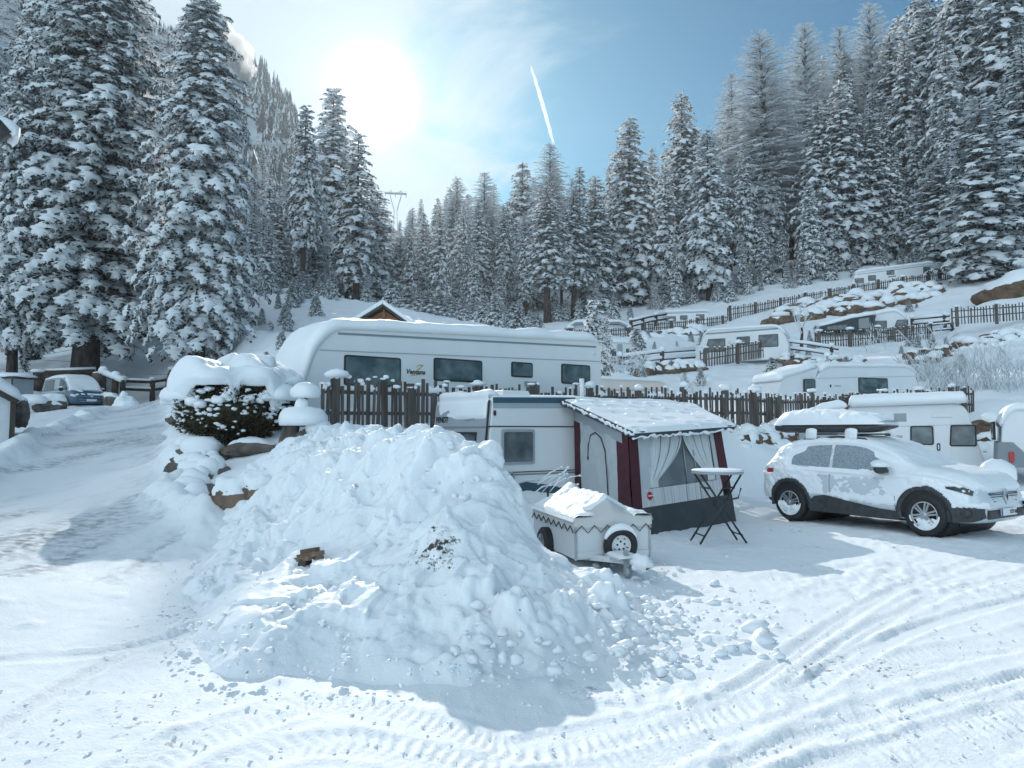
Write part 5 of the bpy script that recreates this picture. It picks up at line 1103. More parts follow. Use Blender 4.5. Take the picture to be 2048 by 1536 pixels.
# door-less caravans stand on the snow: small white dome beside the car's bonnet
# ================================================================== cars
class Car:
    """a body lofted along x from tabulated sections; y is across, z up"""
    def __init__(s, tab): s.t = np.array(tab, float)      # x, zb, zs, zt, ws, wb, wt
    def sec(s, x):
        t = s.t; i = int(np.clip(np.searchsorted(t[:, 0], x) - 1, 0, len(t) - 2)); q = (x - t[i, 0]) / (t[i + 1, 0] - t[i, 0])
        # monotone cubic-ish blend
        a, b = t[i], t[i + 1]; m0 = (b - t[i - 1]) / max(1e-6, (b[0] - t[i - 1][0])) if i > 0 else (b - a) / (b[0] - a[0]); m1 = (t[i + 2] - a) / (t[i + 2][0] - a[0]) if i + 2 < len(t) else (b - a) / (b[0] - a[0])
        h = b[0] - a[0]; q2, q3 = q * q, q ** 3
        v = (2 * q3 - 3 * q2 + 1) * a + (q3 - 2 * q2 + q) * h * m0 + (-2 * q3 + 3 * q2) * b + (q3 - q2) * h * m1
        zb, zs, zt, ws, wb, wt = v[1:]; zt = max(zt, zs + .004); H = zs - zb; G = zt - zs
        return [(0, zb), (ws * .8, zb), (ws * .985, zb + .05), (max(ws, wb) * 1.0, zb + .42 * H), (wb * .995, zb + .72 * H), (wb * .985, zs - .05), (wb * .95, zs), (wb * .95 + (wt - wb * .95) * .5, zs + G * .52), (wb * .95 + (wt - wb * .95) * .9, zs + G * .86), (wt * .86, zs + G * .965), (wt * .45, zt), (0, zt + .008)]
    def body(s, n=64):
        xs = np.linspace(s.t[0, 0], s.t[-1, 0], n); rows = []
        for x in xs:
            h = s.sec(x); rows.append([(x, -y, z) for y, z in h] + [(x, y, z) for y, z in h[-2:0:-1]])
        return np.array(rows)
    def build(s, name, mat, parent, wells=(), sub=1):
        A = s.body(); nr, k = A.shape[:2]; V = A.reshape(-1, 3); F = []
        for i in range(nr - 1):
            for j in range(k): F.append((i * k + j, i * k + (j + 1) % k, (i + 1) * k + (j + 1) % k, (i + 1) * k + j))
        F.append(tuple(range(k))[::-1]); F.append(tuple((nr - 1) * k + j for j in range(k)))
        me = bpy.data.meshes.new(name); me.from_pydata(V.tolist(), [], F); bm = bmesh.new(); bm.from_mesh(me); bmesh.ops.recalc_face_normals(bm, faces=bm.faces); bm.to_mesh(me); bm.free()
        o = link(name, me, None); m = o.modifiers.new('s', 'SUBSURF'); m.levels = sub; m.render_levels = sub; cuts = []
        for x, z, r, y0, y1 in wells:
            mb = MB(); mb.tube([(x, y0, z), (x, y1, z)], r, 40); c = mb.build('cut', mat); cuts.append(c); bm_ = o.modifiers.new('b', 'BOOLEAN'); bm_.operation = 'DIFFERENCE'; bm_.object = c; bm_.solver = 'EXACT'
        dg = bpy.context.evaluated_depsgraph_get(); res = bpy.data.meshes.new_from_object(o.evaluated_get(dg)); res.name = name
        for c in cuts: bpy.data.objects.remove(c)
        bpy.data.objects.remove(o); res.materials.clear(); res.materials.append(mat); res.materials.append(M['rubber'])
        for pl_ in res.polygons:
            c_ = pl_.center
            for x, z, r, y0, y1 in wells:
                if y0 - .01 <= c_.y <= y1 + .01 and math.hypot(c_.x - x, c_.z - z) < r + .004: pl_.material_index = 1
        res.polygons.foreach_set('use_smooth', np.ones(len(res.polygons), bool))
        try: res.set_sharp_from_angle(angle=R(38))
        except Exception: pass
        return link(name, res, parent)
    def yside(s, x, z):
        h = s.sec(x); zs = [p[1] for p in h[2:]]; ys = [p[0] for p in h[2:]]
        return float(np.interp(z, zs, ys))
    def side_patch(s, name, mat, parent, poly, off=.006, n=26, m=10, sgn=-1, th=.012):
        """a panel following the body side; poly: [(x, zlow, zhigh)]"""
        px = [p[0] for p in poly]; A = np.zeros((n, m, 3))
        for i, x in enumerate(np.linspace(px[0], px[-1], n)):
            lo = np.interp(x, px, [p[1] for p in poly]); hi = np.interp(x, px, [p[2] for p in poly])
            for j, z in enumerate(np.linspace(lo, hi, m)): A[i, j] = (x, sgn * (s.yside(x, z) + off), z)
        B = A.copy(); B[..., 1] -= sgn * th; mb = MB(); mb.grid(A); mb.grid(B, flip=True)
        return mb.build(name, mat, parent)
def shell_snow(name, car, parent, fn, n=230, k2=9, mat=None):
    """snow shell over the lofted body: thickness fn(x, y, z, nz) in metres, negative = bare"""
    xs = np.linspace(car.t[0, 0] - .0, car.t[-1, 0] + .0, n); rows = []
    for x in xs:
        h = car.sec(x); full = [(-y, z) for y, z in h] + [(y, z) for y, z in h[-2:0:-1]]; full = full[1:-1] if False else full
        d = np.array(full[1:] + [full[-1]][:0]); P = []
        for i in range(len(d) - 1):
            for q in range(k2): P.append(d[i] * (1 - q / k2) + d[i + 1] * q / k2)
        P.append(d[-1]); P = np.array(P)
        for _ in range(3): P[1:-1] = (P[:-2] + 2 * P[1:-1] + P[2:]) / 4
        rows.append(np.c_[np.full(len(P), x), P])
    A = np.array(rows); du = np.gradient(A, axis=0); dv = np.gradient(A, axis=1); nn = np.cross(dv, du); nn /= np.linalg.norm(nn, axis=2, keepdims=True) + 1e-9
    c = A.mean(axis=1, keepdims=True); sg = np.sign((nn * (A - c)).sum(2, keepdims=True)); nn = nn * sg
    t = fn(A[..., 0], A[..., 1], A[..., 2], nn[..., 2], nn[..., 0]); P = A + nn * t[..., None]
    nr, k = A.shape[:2]; F = grid_faces(nr, k); keep = (t.reshape(-1)[F].max(1) > -.004); F = F[keep]; u, inv = np.unique(F, return_inverse=True)
    return link(name, mesh_np(name, P.reshape(-1, 3)[u], inv.reshape(-1, 4), [mat or M['snow']]), parent)
def wheel(parent, x, y, z, r, w, sgn=-1, spokes=6, snow=False, rimr=.64, seed=0):
    """tyre with an alloy rim as sub-part; y is the outer face"""
    W_ = empty_dummy = None
    mb = MB(); rr = r; prof = [(rr * .62, .0), (rr * .66, -.008), (rr * .80, -.016), (rr * .93, -.006), (rr * .985, .02), (rr, .05), (rr, w - .05), (rr * .98, w - .02), (rr * .9, w), (rr * .6, w)]
    mb.lathe([(a, -sgn * -1 * b * -1 if False else b * (1 if sgn < 0 else -1)) for a, b in prof], (0, 0, 0), 'y', 48)
    for i in range(60):
        a = 6.2832 * i / 60; q = Matrix.Rotation(-a, 3, 'Y'); mb.box(q @ Vector((rr, (w / 2) * (1 if sgn < 0 else -1), 0)), (.012, w * .8, .018), q)
    t = mb.build('wheel', M['rubber'], parent, (x, y, z))
    k = 1 if sgn < 0 else -1; mb = MB(); ri = r * rimr
    mb.lathe([(ri, .0), (ri * .99, -.012), (ri * .93, -.010), (ri * .90, .01), (ri * .86, .07), (ri * .2, .075), (0, .075)], (0, 0, 0), 'y', 48) if k > 0 else mb.lathe([(ri, 0), (ri * .99, .012), (ri * .93, .01), (ri * .9, -.01), (ri * .86, -.07), (ri * .2, -.075), (0, -.075)], (0, 0, 0), 'y', 48)
    o = mb.build('rim', M['plastic'], t); mb = MB()
    mb.lathe([(ri * 1.0, k * .004), (ri * .985, k * -.014), (ri * .91, k * -.012), (ri * .89, k * .01)], (0, 0, 0), 'y', 48)
    for i in range(spokes):
        a = 6.2832 * i / spokes + .3 + seed; d = Vector((math.cos(a), 0, math.sin(a))); s_ = Vector((-math.sin(a), 0, math.cos(a)))
        for e in (-1, 1):
            p0 = d * ri * .12 + s_ * e * ri * .06; p1 = d * ri * .92 + s_ * e * ri * .13
            mb.bar(p0 + Vector((0, k * .0, 0)), p1 + Vector((0, k * -.004, 0)), ri * .13, .03, up=(0, 1, 0))
    mb.lathe([(0, k * -.018), (ri * .16, k * -.016), (ri * .2, k * .0), (ri * .2, k * .04)], (0, 0, 0), 'y', 20)
    mb.build('spokes', M['alu'], t)
    return t
def disc_snow(parent, r, amt, seed, y):
    """snow caked over the lower part of a wheel"""
    n, m = 40, 26; a = np.linspace(0, 6.2832, n)[:, None]; q = np.linspace(0, 1, m)[None, :]; X = q * r * np.cos(a); Z = q * r * np.sin(a)
    t = amt * (fbm(X * 7 + seed, Z * 7, oct=4, seed=seed) - .36) * 2.2 - .075 * sstep(-.45, .35, Z / r)
    t = np.where(q > .96, -.01, t); A = np.stack([X, y - np.maximum(t, -.012), Z], -1); F = grid_faces(n, m); keep = t.reshape(-1)[F].max(1) > -.006
    F = F[keep]; u, inv = np.unique(F, return_inverse=True); link('wheel_snow', mesh_np('wheel_snow', A.reshape(-1, 3)[u], inv.reshape(-1, 4), [M['snow']]), parent)
# ------------------------------------------------------------------ the snowed-in crossover on the right
SUV = Car([(0.0, .46, .80, .86, .60, .66, .48), (.06, .36, .93, 1.02, .72, .78, .56), (.16, .30, 1.00, 1.17, .78, .84, .58), (.42, .25, 1.02, 1.40, .84, .88, .62), (.72, .22, 1.02, 1.51, .86, .895, .64), (1.2, .21, 1.00, 1.57, .86, .89, .66), (1.8, .21, .985, 1.575, .86, .885, .67), (2.2, .21, .97, 1.53, .86, .885, .66), (2.6, .21, .965, 1.38, .86, .885, .66), (2.95, .21, .965, 1.16, .86, .885, .70), (3.12, .21, .965, 1.055, .86, .885, .72), (3.4, .22, .95, 1.01, .86, .88, .70), (3.75, .23, .88, .95, .83, .85, .66), (3.98, .25, .76, .86, .76, .78, .60), (4.08, .28, .66, .74, .66, .70, .52), (4.12, .34, .56, .62, .56, .60, .44)])
rx = Vector((5.48, 14.3)); dirx = Vector((6.87, 12.1)) - rx; dirx.normalize(); lefty = Vector((-dirx.y, dirx.x))
# near-side wheels sit at y = -.80
ro = rx - dirx * .68 - lefty * (-.80); ang = math.atan2(dirx.y, dirx.x)
CARZ = .075
CARO = empty('parked_car', (ro.x, ro.y, CARZ), ang, 'white crossover car plastered with snow under a roof box', 'car')
WR = .345; wx = (.68, 3.27)
SUV.build('body', M['carwhite'], CARO, [(x, WR, .405, y0, y1) for x in wx for y0, y1 in ((-1.2, -.52), (.52, 1.2))])
mb = MB(); mb.box((2.0, 0, .34), (3.3, 1.05, .34)); [mb.tube([(x, -.75, WR), (x, .75, WR)], .40, 30) for x in wx]; mb.build('underbody', M['rubber'], CARO)
for i, x in enumerate(wx):
    for sg in (-1, 1):
        w = wheel(CARO, x, sg * .875, WR, WR, .21, sg, 6, seed=i)
        if sg < 0: disc_snow(w, WR * .74, .050 if i == 0 else .036, 3 + i, -.020)
    # black arch cladding
    for sg in (-1, 1):
        mb = MB(); n = 30; A = []
        for k in range(n + 1):
            a = math.pi * (-.06 + 1.12 * k / n); row = []
            for rr, o in ((.396, -.05), (.398, .018), (.475, .016), (.484, -.03)):
                X = x + rr * math.cos(a); Z = WR + rr * math.sin(a); row.append((X, sg * (SUV.yside(min(max(X, .05), 4.0), max(Z, .3)) + o), Z))
            A.append(row)
        mb.grid(np.array(A)); mb.build('wheel_arch', M['plastic'], CARO)
SUV.side_patch('sill_cladding', M['plastic'], CARO, [(1.1, .22, .34), (1.2, .22, .50), (1.45, .22, .54), (1.9, .22, .47), (2.5, .22, .38), (2.85, .22, .36)], .016)
SUV.side_patch('sill_cladding', M['plastic'], CARO, [(1.1, .22, .34), (1.2, .22, .50), (1.45, .22, .54), (1.9, .22, .47), (2.5, .22, .38), (2.85, .22, .36)], .016, sgn=1)
for sg in (-1, 1):
    SUV.side_patch('side_window', M['frostglass'], CARO, [(.52, 1.10, 1.20), (.75, 1.07, 1.36), (1.1, 1.06, 1.47), (1.52, 1.05, 1.48)], .005, sgn=sg)
    SUV.side_patch('side_window', M['frostglass'], CARO, [(1.58, 1.05, 1.48), (1.9, 1.04, 1.475), (2.2, 1.03, 1.42), (2.5, 1.02, 1.27), (2.72, 1.02, 1.10)], .005, sgn=sg)
    SUV.side_patch('tail_lamp', M['red'], CARO, [(.07, .86, .95), (.2, .88, 1.0), (.34, .93, .99)], .01, 8, 5, sg)
    SUV.side_patch('headlight', M['glass'], CARO, [(3.62, .80, .83), (3.8, .76, .84), (3.98, .70, .79)], .012, 10, 5, sg)
    SUV.side_patch('bumper_cladding', M['plastic'], CARO, [(3.62, .26, .44), (3.78, .27, .54), (3.95, .28, .56), (4.05, .32, .54), (4.10, .36, .50)], .014, 12, 6, sg)
    SUV.side_patch('bumper_cladding', M['plastic'], CARO, [(.03, .44, .56), (.1, .36, .58), (.28, .30, .56)], .012, 8, 5, sg)
    for x0 in (1.55, 2.78):
        d_ = SUV.side_patch('door_seam', M['rubber'], CARO, [(x0 - .004, .38, .98), (x0 + .004, .38, .98)], .003, 2, 12, sg, .006)
    for x0 in (1.72, 2.62) if False else (1.40, 2.50):
        y_ = SUV.yside(x0, .90); mb = MB(); mb.tube([(x0 - .09, sg * (y_ + .004), .90), (x0 - .06, sg * (y_ + .03), .905), (x0 + .06, sg * (y_ + .03), .905), (x0 + .09, sg * (y_ + .004), .90)], .012, 8); mb.build('door_handle', M['carwhite'], CARO)
    # mirror
    mb = MB(); mb.blob((2.62, sg * 1.0, 1.07), (.10, .14, .085), 3, .05, 1, 3); mi = mb.build('mirror', M['plastic'], CARO); mb = MB(); mb.bar((2.66, sg * .86, 1.03), (2.63, sg * .95, 1.05), .05); mb.build('mirror_arm', M['plastic'], mi)
    if sg < 0: pillow('mirror_snow', (2.61, sg * 1.0, 1.13), (.15, .17, .10), mi, 6, .2, -.2)
mb = MB(); A = []
for x in np.linspace(2.32, 3.02, 12):
    h = SUV.sec(x); A.append([(x + .012, -y * s, z + .010) for s in (1,) for y, z in h[8:]] + [(x + .012, y, z + .010) for y, z in h[-2:7:-1]])
mb.grid(np.array(A)); mb.build('windscreen', M['glass'], CARO)
# grille with its lozenge badge, number plate, fog lamp
mb = MB(); [mb.box((4.075 + .006 * (3 - k), 0, .60 + .036 * k), (.03, .78 + .05 * k, .016)) for k in range(4)]; mb.box((4.055, 0, .655), (.04, .96, .16)); gr = mb.build('grille', M['plastic'], CARO)
mb = MB(); L_ = [(-.075, 0), (0, -.125), (.075, 0), (0, .125)]; I_ = [(-.042, 0), (0, -.07), (.042, 0), (0, .07)]
vs = [(4.125, a, .67 + b) for a, b in L_] + [(4.135, a, .67 + b) for a, b in I_] + [(4.10, a, .67 + b) for a, b in L_]; mb.add(vs, [(i, (i + 1) % 4, (i + 1) % 4 + 4, i + 4) for i in range(4)] + [(i + 8, (i + 1) % 4 + 8, (i + 1) % 4, i) for i in range(4)]); mb.build('badge', M['alu'], gr)
mb = MB(); mb.box((4.105, 0, .40), (.06, 1.15, .14), taper=1); mb.build('lower_grille', M['plastic'], CARO, bevel=.02)
pl = empty_pl = None
mb = MB(); mb.box((4.150, 0, .43), (.012, .52, .115)); pl = mb.build('number_plate', M['plate'], CARO, bevel=.004)
mb = MB(); mb.box((4.158, -.238, .43), (.004, .042, .11)); mb.build('country_band', M['plateblue'], pl)
text_to('lettering', 'TÜT·RM 137', .082, M['black'], pl, (4.160, .015, .40), (R(90), 0, R(90)), .001, 0, .0015).scale = (.93, 1, 1)
for sg in (-1, 1): mb = MB(); mb.lathe([(0, -.01), (.05, -.01), (.06, .01), (.075, .014), (.08, 0)], (0, 0, 0), 'y', 20); o = mb.build('fog_lamp', M['plastic'], CARO, (3.90, sg * (SUV.yside(3.9, .42) + .03), .42)); o.rotation_euler = (0, 0, R(12) if sg < 0 else R(168))
# roof rails, cross bars and feet
for sg in (-1, 1): mb = MB(); mb.tube([(.75, sg * .60, 1.50), (.85, sg * .60, 1.56), (1.6, sg * .61, 1.615), (2.1, sg * .60, 1.585), (2.2, sg * .60, 1.52)], .018, 8); mb.build('roof_rail', M['plastic'], CARO)
for x in (1.02, 1.85):
    mb = MB(); mb.box((x, 0, 1.665), (.06, 1.22, .03)); br_ = mb.build('roof_bar', M['plastic'], CARO, bevel=.008)
    for sg in (-1, 1):
        mb = MB(); mb.prism([(x - .09, 1.56), (x + .09, 1.56), (x + .035, 1.68), (x - .035, 1.68)], sg * .58 - .03, sg * .58 + .03); mb.build('bar_foot', M['plastic'], br_, bevel=.01)
        pillow('foot_snow', (x, sg * .62, 1.66), (.13, .06, .11), br_, 8 + int(x), .25, -.8)
def suv_snow(x, y, z, nz, nx):
    f1 = fbm(x * 2.2, y * 2.2, z * 2.2, 4, 4); f2 = fbm(x * 9, y * 9, z * 9, 3, 9); f3 = fbm(x * 28, y * 28, z * 28, 2, 19)
    top = sstep(.22, .75, nz) * (.040 + .05 * f1 + .018 * f2)
    hood = sstep(2.9, 3.2, x) * (1 - sstep(3.8, 4.02, x)) * sstep(.4, .8, nz); top = top + hood * .035
    # wind-driven crust: thin over windows, patchy on the doors, thick round the rear haunch
    glassz = sstep(1.02, 1.06, z) * (1 - sstep(.35, .6, nz)) * sstep(.45, .7, x) * (1 - sstep(2.5, 2.75, x))
    rear = 1 - sstep(.5, 1.35, x); front = sstep(2.85, 3.3, x)
    doors = sstep(1.2, 1.5, x) * (1 - sstep(2.7, 2.9, x)) * (1 - sstep(.90, 1.0, z))
    side = (.010 + .026 * rear + .018 * front) * (f1 * .9 + f2 * .9 + f3 * .5 - .72 + .22 * rear + .16 * front + .14 * sstep(.78, .98, z) - .52 * doors * sstep(.4, .6, z) + .25 * sstep(.62, .5, z) * doors) * 1.8
    side = side - .10 * (1 - sstep(.28, .5, z))
    f4 = fbm(x * 42, y * 42, z * 30, 2, 29); g = .010 * (f4 * 1.5 + f2 * .5 + f1 * .5 - 1.22)
    t = np.where(glassz > .5, g - .004 + .012 * sstep(.62, .75, f1), side)
    t = np.maximum(t, top - .012)
    # bare strips: wheel arches, sill cladding, lamp, grille
    for wx_ in wx:
        d = np.hypot(x - wx_, z - WR); t = np.where(d < .465 + .05 * (f2 - .5), np.minimum(t, -.02), t)
    sill = (z < .52 + .05 * (f2 - .5) - .10 * np.clip((x - 1.5) / 1.3, 0, 1)) & (x > 1.05) & (x < 2.9); t = np.where(sill & (f2 < .62), -.02, t)
    bump = (z < .50 + .08 * (f1 - .5)) & (x > 3.5); t = np.where(bump, -.02, t)
    nose = (x > 3.93) & (z > .56 + .05 * f2) & (z < .80 + .05 * (f2 - .5)) & (nz < .55); t = np.where(nose, -.02, t)
    lamp = (x > 3.60) & (x < 4.0) & (z > .70) & (z < .83 - .5 * (3.98 - x) * .0 + .03 * (f2 - .5)) & (nz < .6) & (z > .70 + (3.98 - x) * .28); t = np.where(lamp & (f2 < .6), -.02, t)
    tl = (x < .32) & (z > .90) & (z < .98) & (nz < .5) & (f2 < .55); t = np.where(tl, -.02, t)
    t = np.where(z < .3, -.03, t)
    return np.clip(t, -.02, .14)
shell_snow('snow_cover', SUV, CARO, suv_snow, 260, 9)
# roof box
RB = empty('roof_box', (0, 0, 0), 0, 'black ski box heaped with snow on the white car roof', 'roof box'); 
RBm = Matrix.Translation(CARO.location) @ Matrix.Rotation(ang, 4, 'Z'); RB.location = RBm @ Vector((.05, -.18, 1.69)); RB.rotation_euler = (0, 0, ang)
def box_ring(x):
    L_ = 2.32; q = x / L_; w = .40 * (math.sin(math.pi * min(1, .5 + q * 2.2) * .5) if q < .25 else 1) * (1 - .45 * max(0, (q - .62) / .38) ** 2); lo = .10 * max(0, (q - .70) / .30) ** 2 + .04 * max(0, (.12 - q) / .12); return w, lo
def box_hull(h0, h1, name, mat, hi=None):
    rows = []
    for x in np.linspace(0, 2.32, 40):
        w, lo = box_ring(x); z0 = h0 + lo; z1 = (h1 if hi is None else hi(x)); rows.append([(x, -w * .80, z0), (x, -w * .97, z0 + (z1 - z0) * .3), (x, -w, z0 + (z1 - z0) * .7), (x, -w * .97, z1), (x, w * .97, z1), (x, w, z0 + (z1 - z0) * .7), (x, w * .97, z0 + (z1 - z0) * .3), (x, w * .80, z0)])
    A = np.array(rows); nr, k = A.shape[:2]; F = [(i * k + j, i * k + (j + 1) % k, (i + 1) * k + (j + 1) % k, (i + 1) * k + j) for i in range(nr - 1) for j in range(k)] + [tuple(range(k))[::-1], tuple((nr - 1) * k + j for j in range(k))]
    mb = MB(); mb.sm = True; mb.add(A.reshape(-1, 3), F); return mb.build(name, mat, RB)
box_hull(0, .14, 'base', M['plastic']); box_hull(.13, .20, 'lid', M['greypanel'])
def box_snow():
    n, m = 90, 40; rows = []
    for i, x in enumerate(np.linspace(-.03, 2.36, n)):
        q = np.clip(x / 2.32, 0, 1); w, lo = box_ring(np.clip(x, .01, 2.31)); r = []
        ht = .10 + .25 * math.sin(math.pi * (.16 + .80 * q)) ** .7 * (1 - .35 * q)
        for v in np.linspace(-1, 1, m):
            k = (1 - abs(v) ** 3.2) ** .55; e = (1 - abs(2 * q - 1) ** 10) ** .5
            n1 = float(fbm(np.array([x * 2.6]), np.array([v * 1.3]), oct=3, seed=5)[0]); n2 = float(fbm(np.array([x * 12]), np.array([v * 5 + 3]), oct=2, seed=6)[0])
            r.append((x, v * w * 1.05, .155 + ht * k * e * (.75 + .5 * n1) + .03 * (n2 - .5) * (k * e > .05)))
        rows.append(r)
    A = np.array(rows); B = A.copy(); B[..., 2] = .150; mb = MB(); mb.grid(A); mb.grid(B, flip=True); mb.build('snow_cap', M['snow'], RB)
box_snow()
# ------------------------------------------------------------------ blue van by the big spruces
VAN = Car([(0, .45, .95, 1.2, .85, .88, .62), (.08, .34, 1.05, 1.75, .90, .92, .74), (.5, .28, 1.08, 1.93, .93, .95, .80), (2.2, .26, 1.08, 1.97, .93, .95, .82), (3.1, .26, 1.06, 1.93, .93, .95, .80), (3.45, .26, 1.05, 1.74, .93, .95, .78), (3.9, .26, 1.04, 1.36, .93, .95, .80), (4.2, .26, 1.02, 1.10, .92, .93, .76), (4.6, .28, .93, 1.0, .88, .89, .70), (4.83, .32, .72, .80, .80, .82, .62), (4.9, .40, .56, .62, .70, .72, .55)])
vf = U(203, 818, 41.0); vr = Vector((-.80, .60)).normalized(); hd = -vr
vang = math.atan2(-.62, .78); hd = Vector((math.cos(vang), math.sin(vang)))
gv = ground_z(vf.x, vf.y); vo = Vector((vf.x, vf.y)) - hd * 4.9 - Vector((-hd.y, hd.x)) * .55
VN = empty('parked_van', (vo.x, vo.y, vf.z - .02), vang, 'blue and silver van with snowy windscreen parked below the big spruces', 'van')
VAN.build('body', M['carblue'], VN, [(x, .34, .39, y0, y1) for x in (.95, 3.95) for y0, y1 in ((-1.3, -.6), (.6, 1.3))])
mb = MB(); mb.box((2.4, 0, .4), (4.2, 1.2, .3)); [mb.tube([(x, -.8, .34), (x, .8, .34)], .385, 24) for x in (.95, 3.95)]; mb.build('underbody', M['rubber'], VN)
for x in (.95, 3.95):
    for sg in (-1, 1): wheel(VN, x, sg * .90, .34, .34, .22, sg, 5)
for sg in (-1, 1):
    VAN.side_patch('upper_panel', M['carsilver'], VN, [(.1, .98, 1.80), (.5, .98, 1.9), (2.2, .98, 1.94), (3.1, .98, 1.90), (3.5, .98, 1.66), (3.9, .98, 1.33), (4.2, .98, 1.08)], .004, 30, 8, sg)
    VAN.side_patch('side_window', M['glass'], VN, [(.5, 1.12, 1.72), (2.0, 1.12, 1.74)], .012, 12, 6, sg); VAN.side_patch('side_window', M['glass'], VN, [(2.75, 1.10, 1.74), (3.1, 1.10, 1.72), (3.5, 1.10, 1.52), (3.85, 1.08, 1.2)], .012, 12, 6, sg)
    VAN.side_patch('headlight', M['lens'], VN, [(4.45, .72, .84), (4.65, .70, .82), (4.82, .66, .76)], .014, 8, 4, sg)
    mb = MB(); mb.blob((3.55, sg * 1.08, 1.12), (.08, .13, .12), 2, .05, 1, 2); mi = mb.build('mirror', M['rubber'], VN); pillow('mirror_snow', (3.55, sg * 1.08, 1.22), (.11, .16, .07), mi, 2)
mb = MB(); A = []
for x in np.linspace(3.2, 4.12, 10):
    h = VAN.sec(x); A.append([(x + .01, -y, z + .012) for y, z in h[8:]] + [(x + .01, y, z + .012) for y, z in h[-2:7:-1]])
mb.grid(np.array(A)); ws = mb.build('windscreen', M['glass'], VN)
mb = MB(); [mb.box((4.86 + (.02 if k < 2 else 0), 0, .42 + .09 * k), (.05, 1.2 + .05 * k, .022)) for k in range(5)]; mb.build('grille', M['steel'], VN)
mb = MB(); mb.lathe([(0, -.01), (.085, -.005), (.09, .01), (.08, .02)], (4.90, 0, .74), 'x', 20); mb.build('badge', M['alu'], VN)
mb = MB(); mb.box((4.93, 0, .50), (.012, .52, .11)); mb.build('number_plate', M['plate'], VN)
def van_snow(x, y, z, nz, nx):
    f1 = fbm(x * 2, y * 2, z * 2, 3, 4); t = sstep(.35, .8, nz) * (.02 + .05 * f1) - .014 + .035 * sstep(3.2, 3.5, x) * sstep(4.25, 4.0, x) * sstep(.3, .5, nz) * (f1 > .35); t = t + .05 * sstep(1.9, 1.95, z)
    return np.where((x > 4.2) & (f1 < .5), -.02, t)
shell_snow('snow_cover', VAN, VN, van_snow, 90, 4)
# ------------------------------------------------------------------ box trailer with a tarpaulin
TR0 = Vector((1.30, 9.42)); tf = Vector((.27, -.963)).normalized(); tl_ = Vector((tf.y, -tf.x))       # tf points along the tow bar, tl_ to the left in the picture
tang = math.atan2(tf.y, tf.x) ; TRo = empty('box_trailer', (TR0.x, TR0.y, .0), tang, 'small white box trailer with snowy tarpaulin and spare wheel on its front', 'trailer')
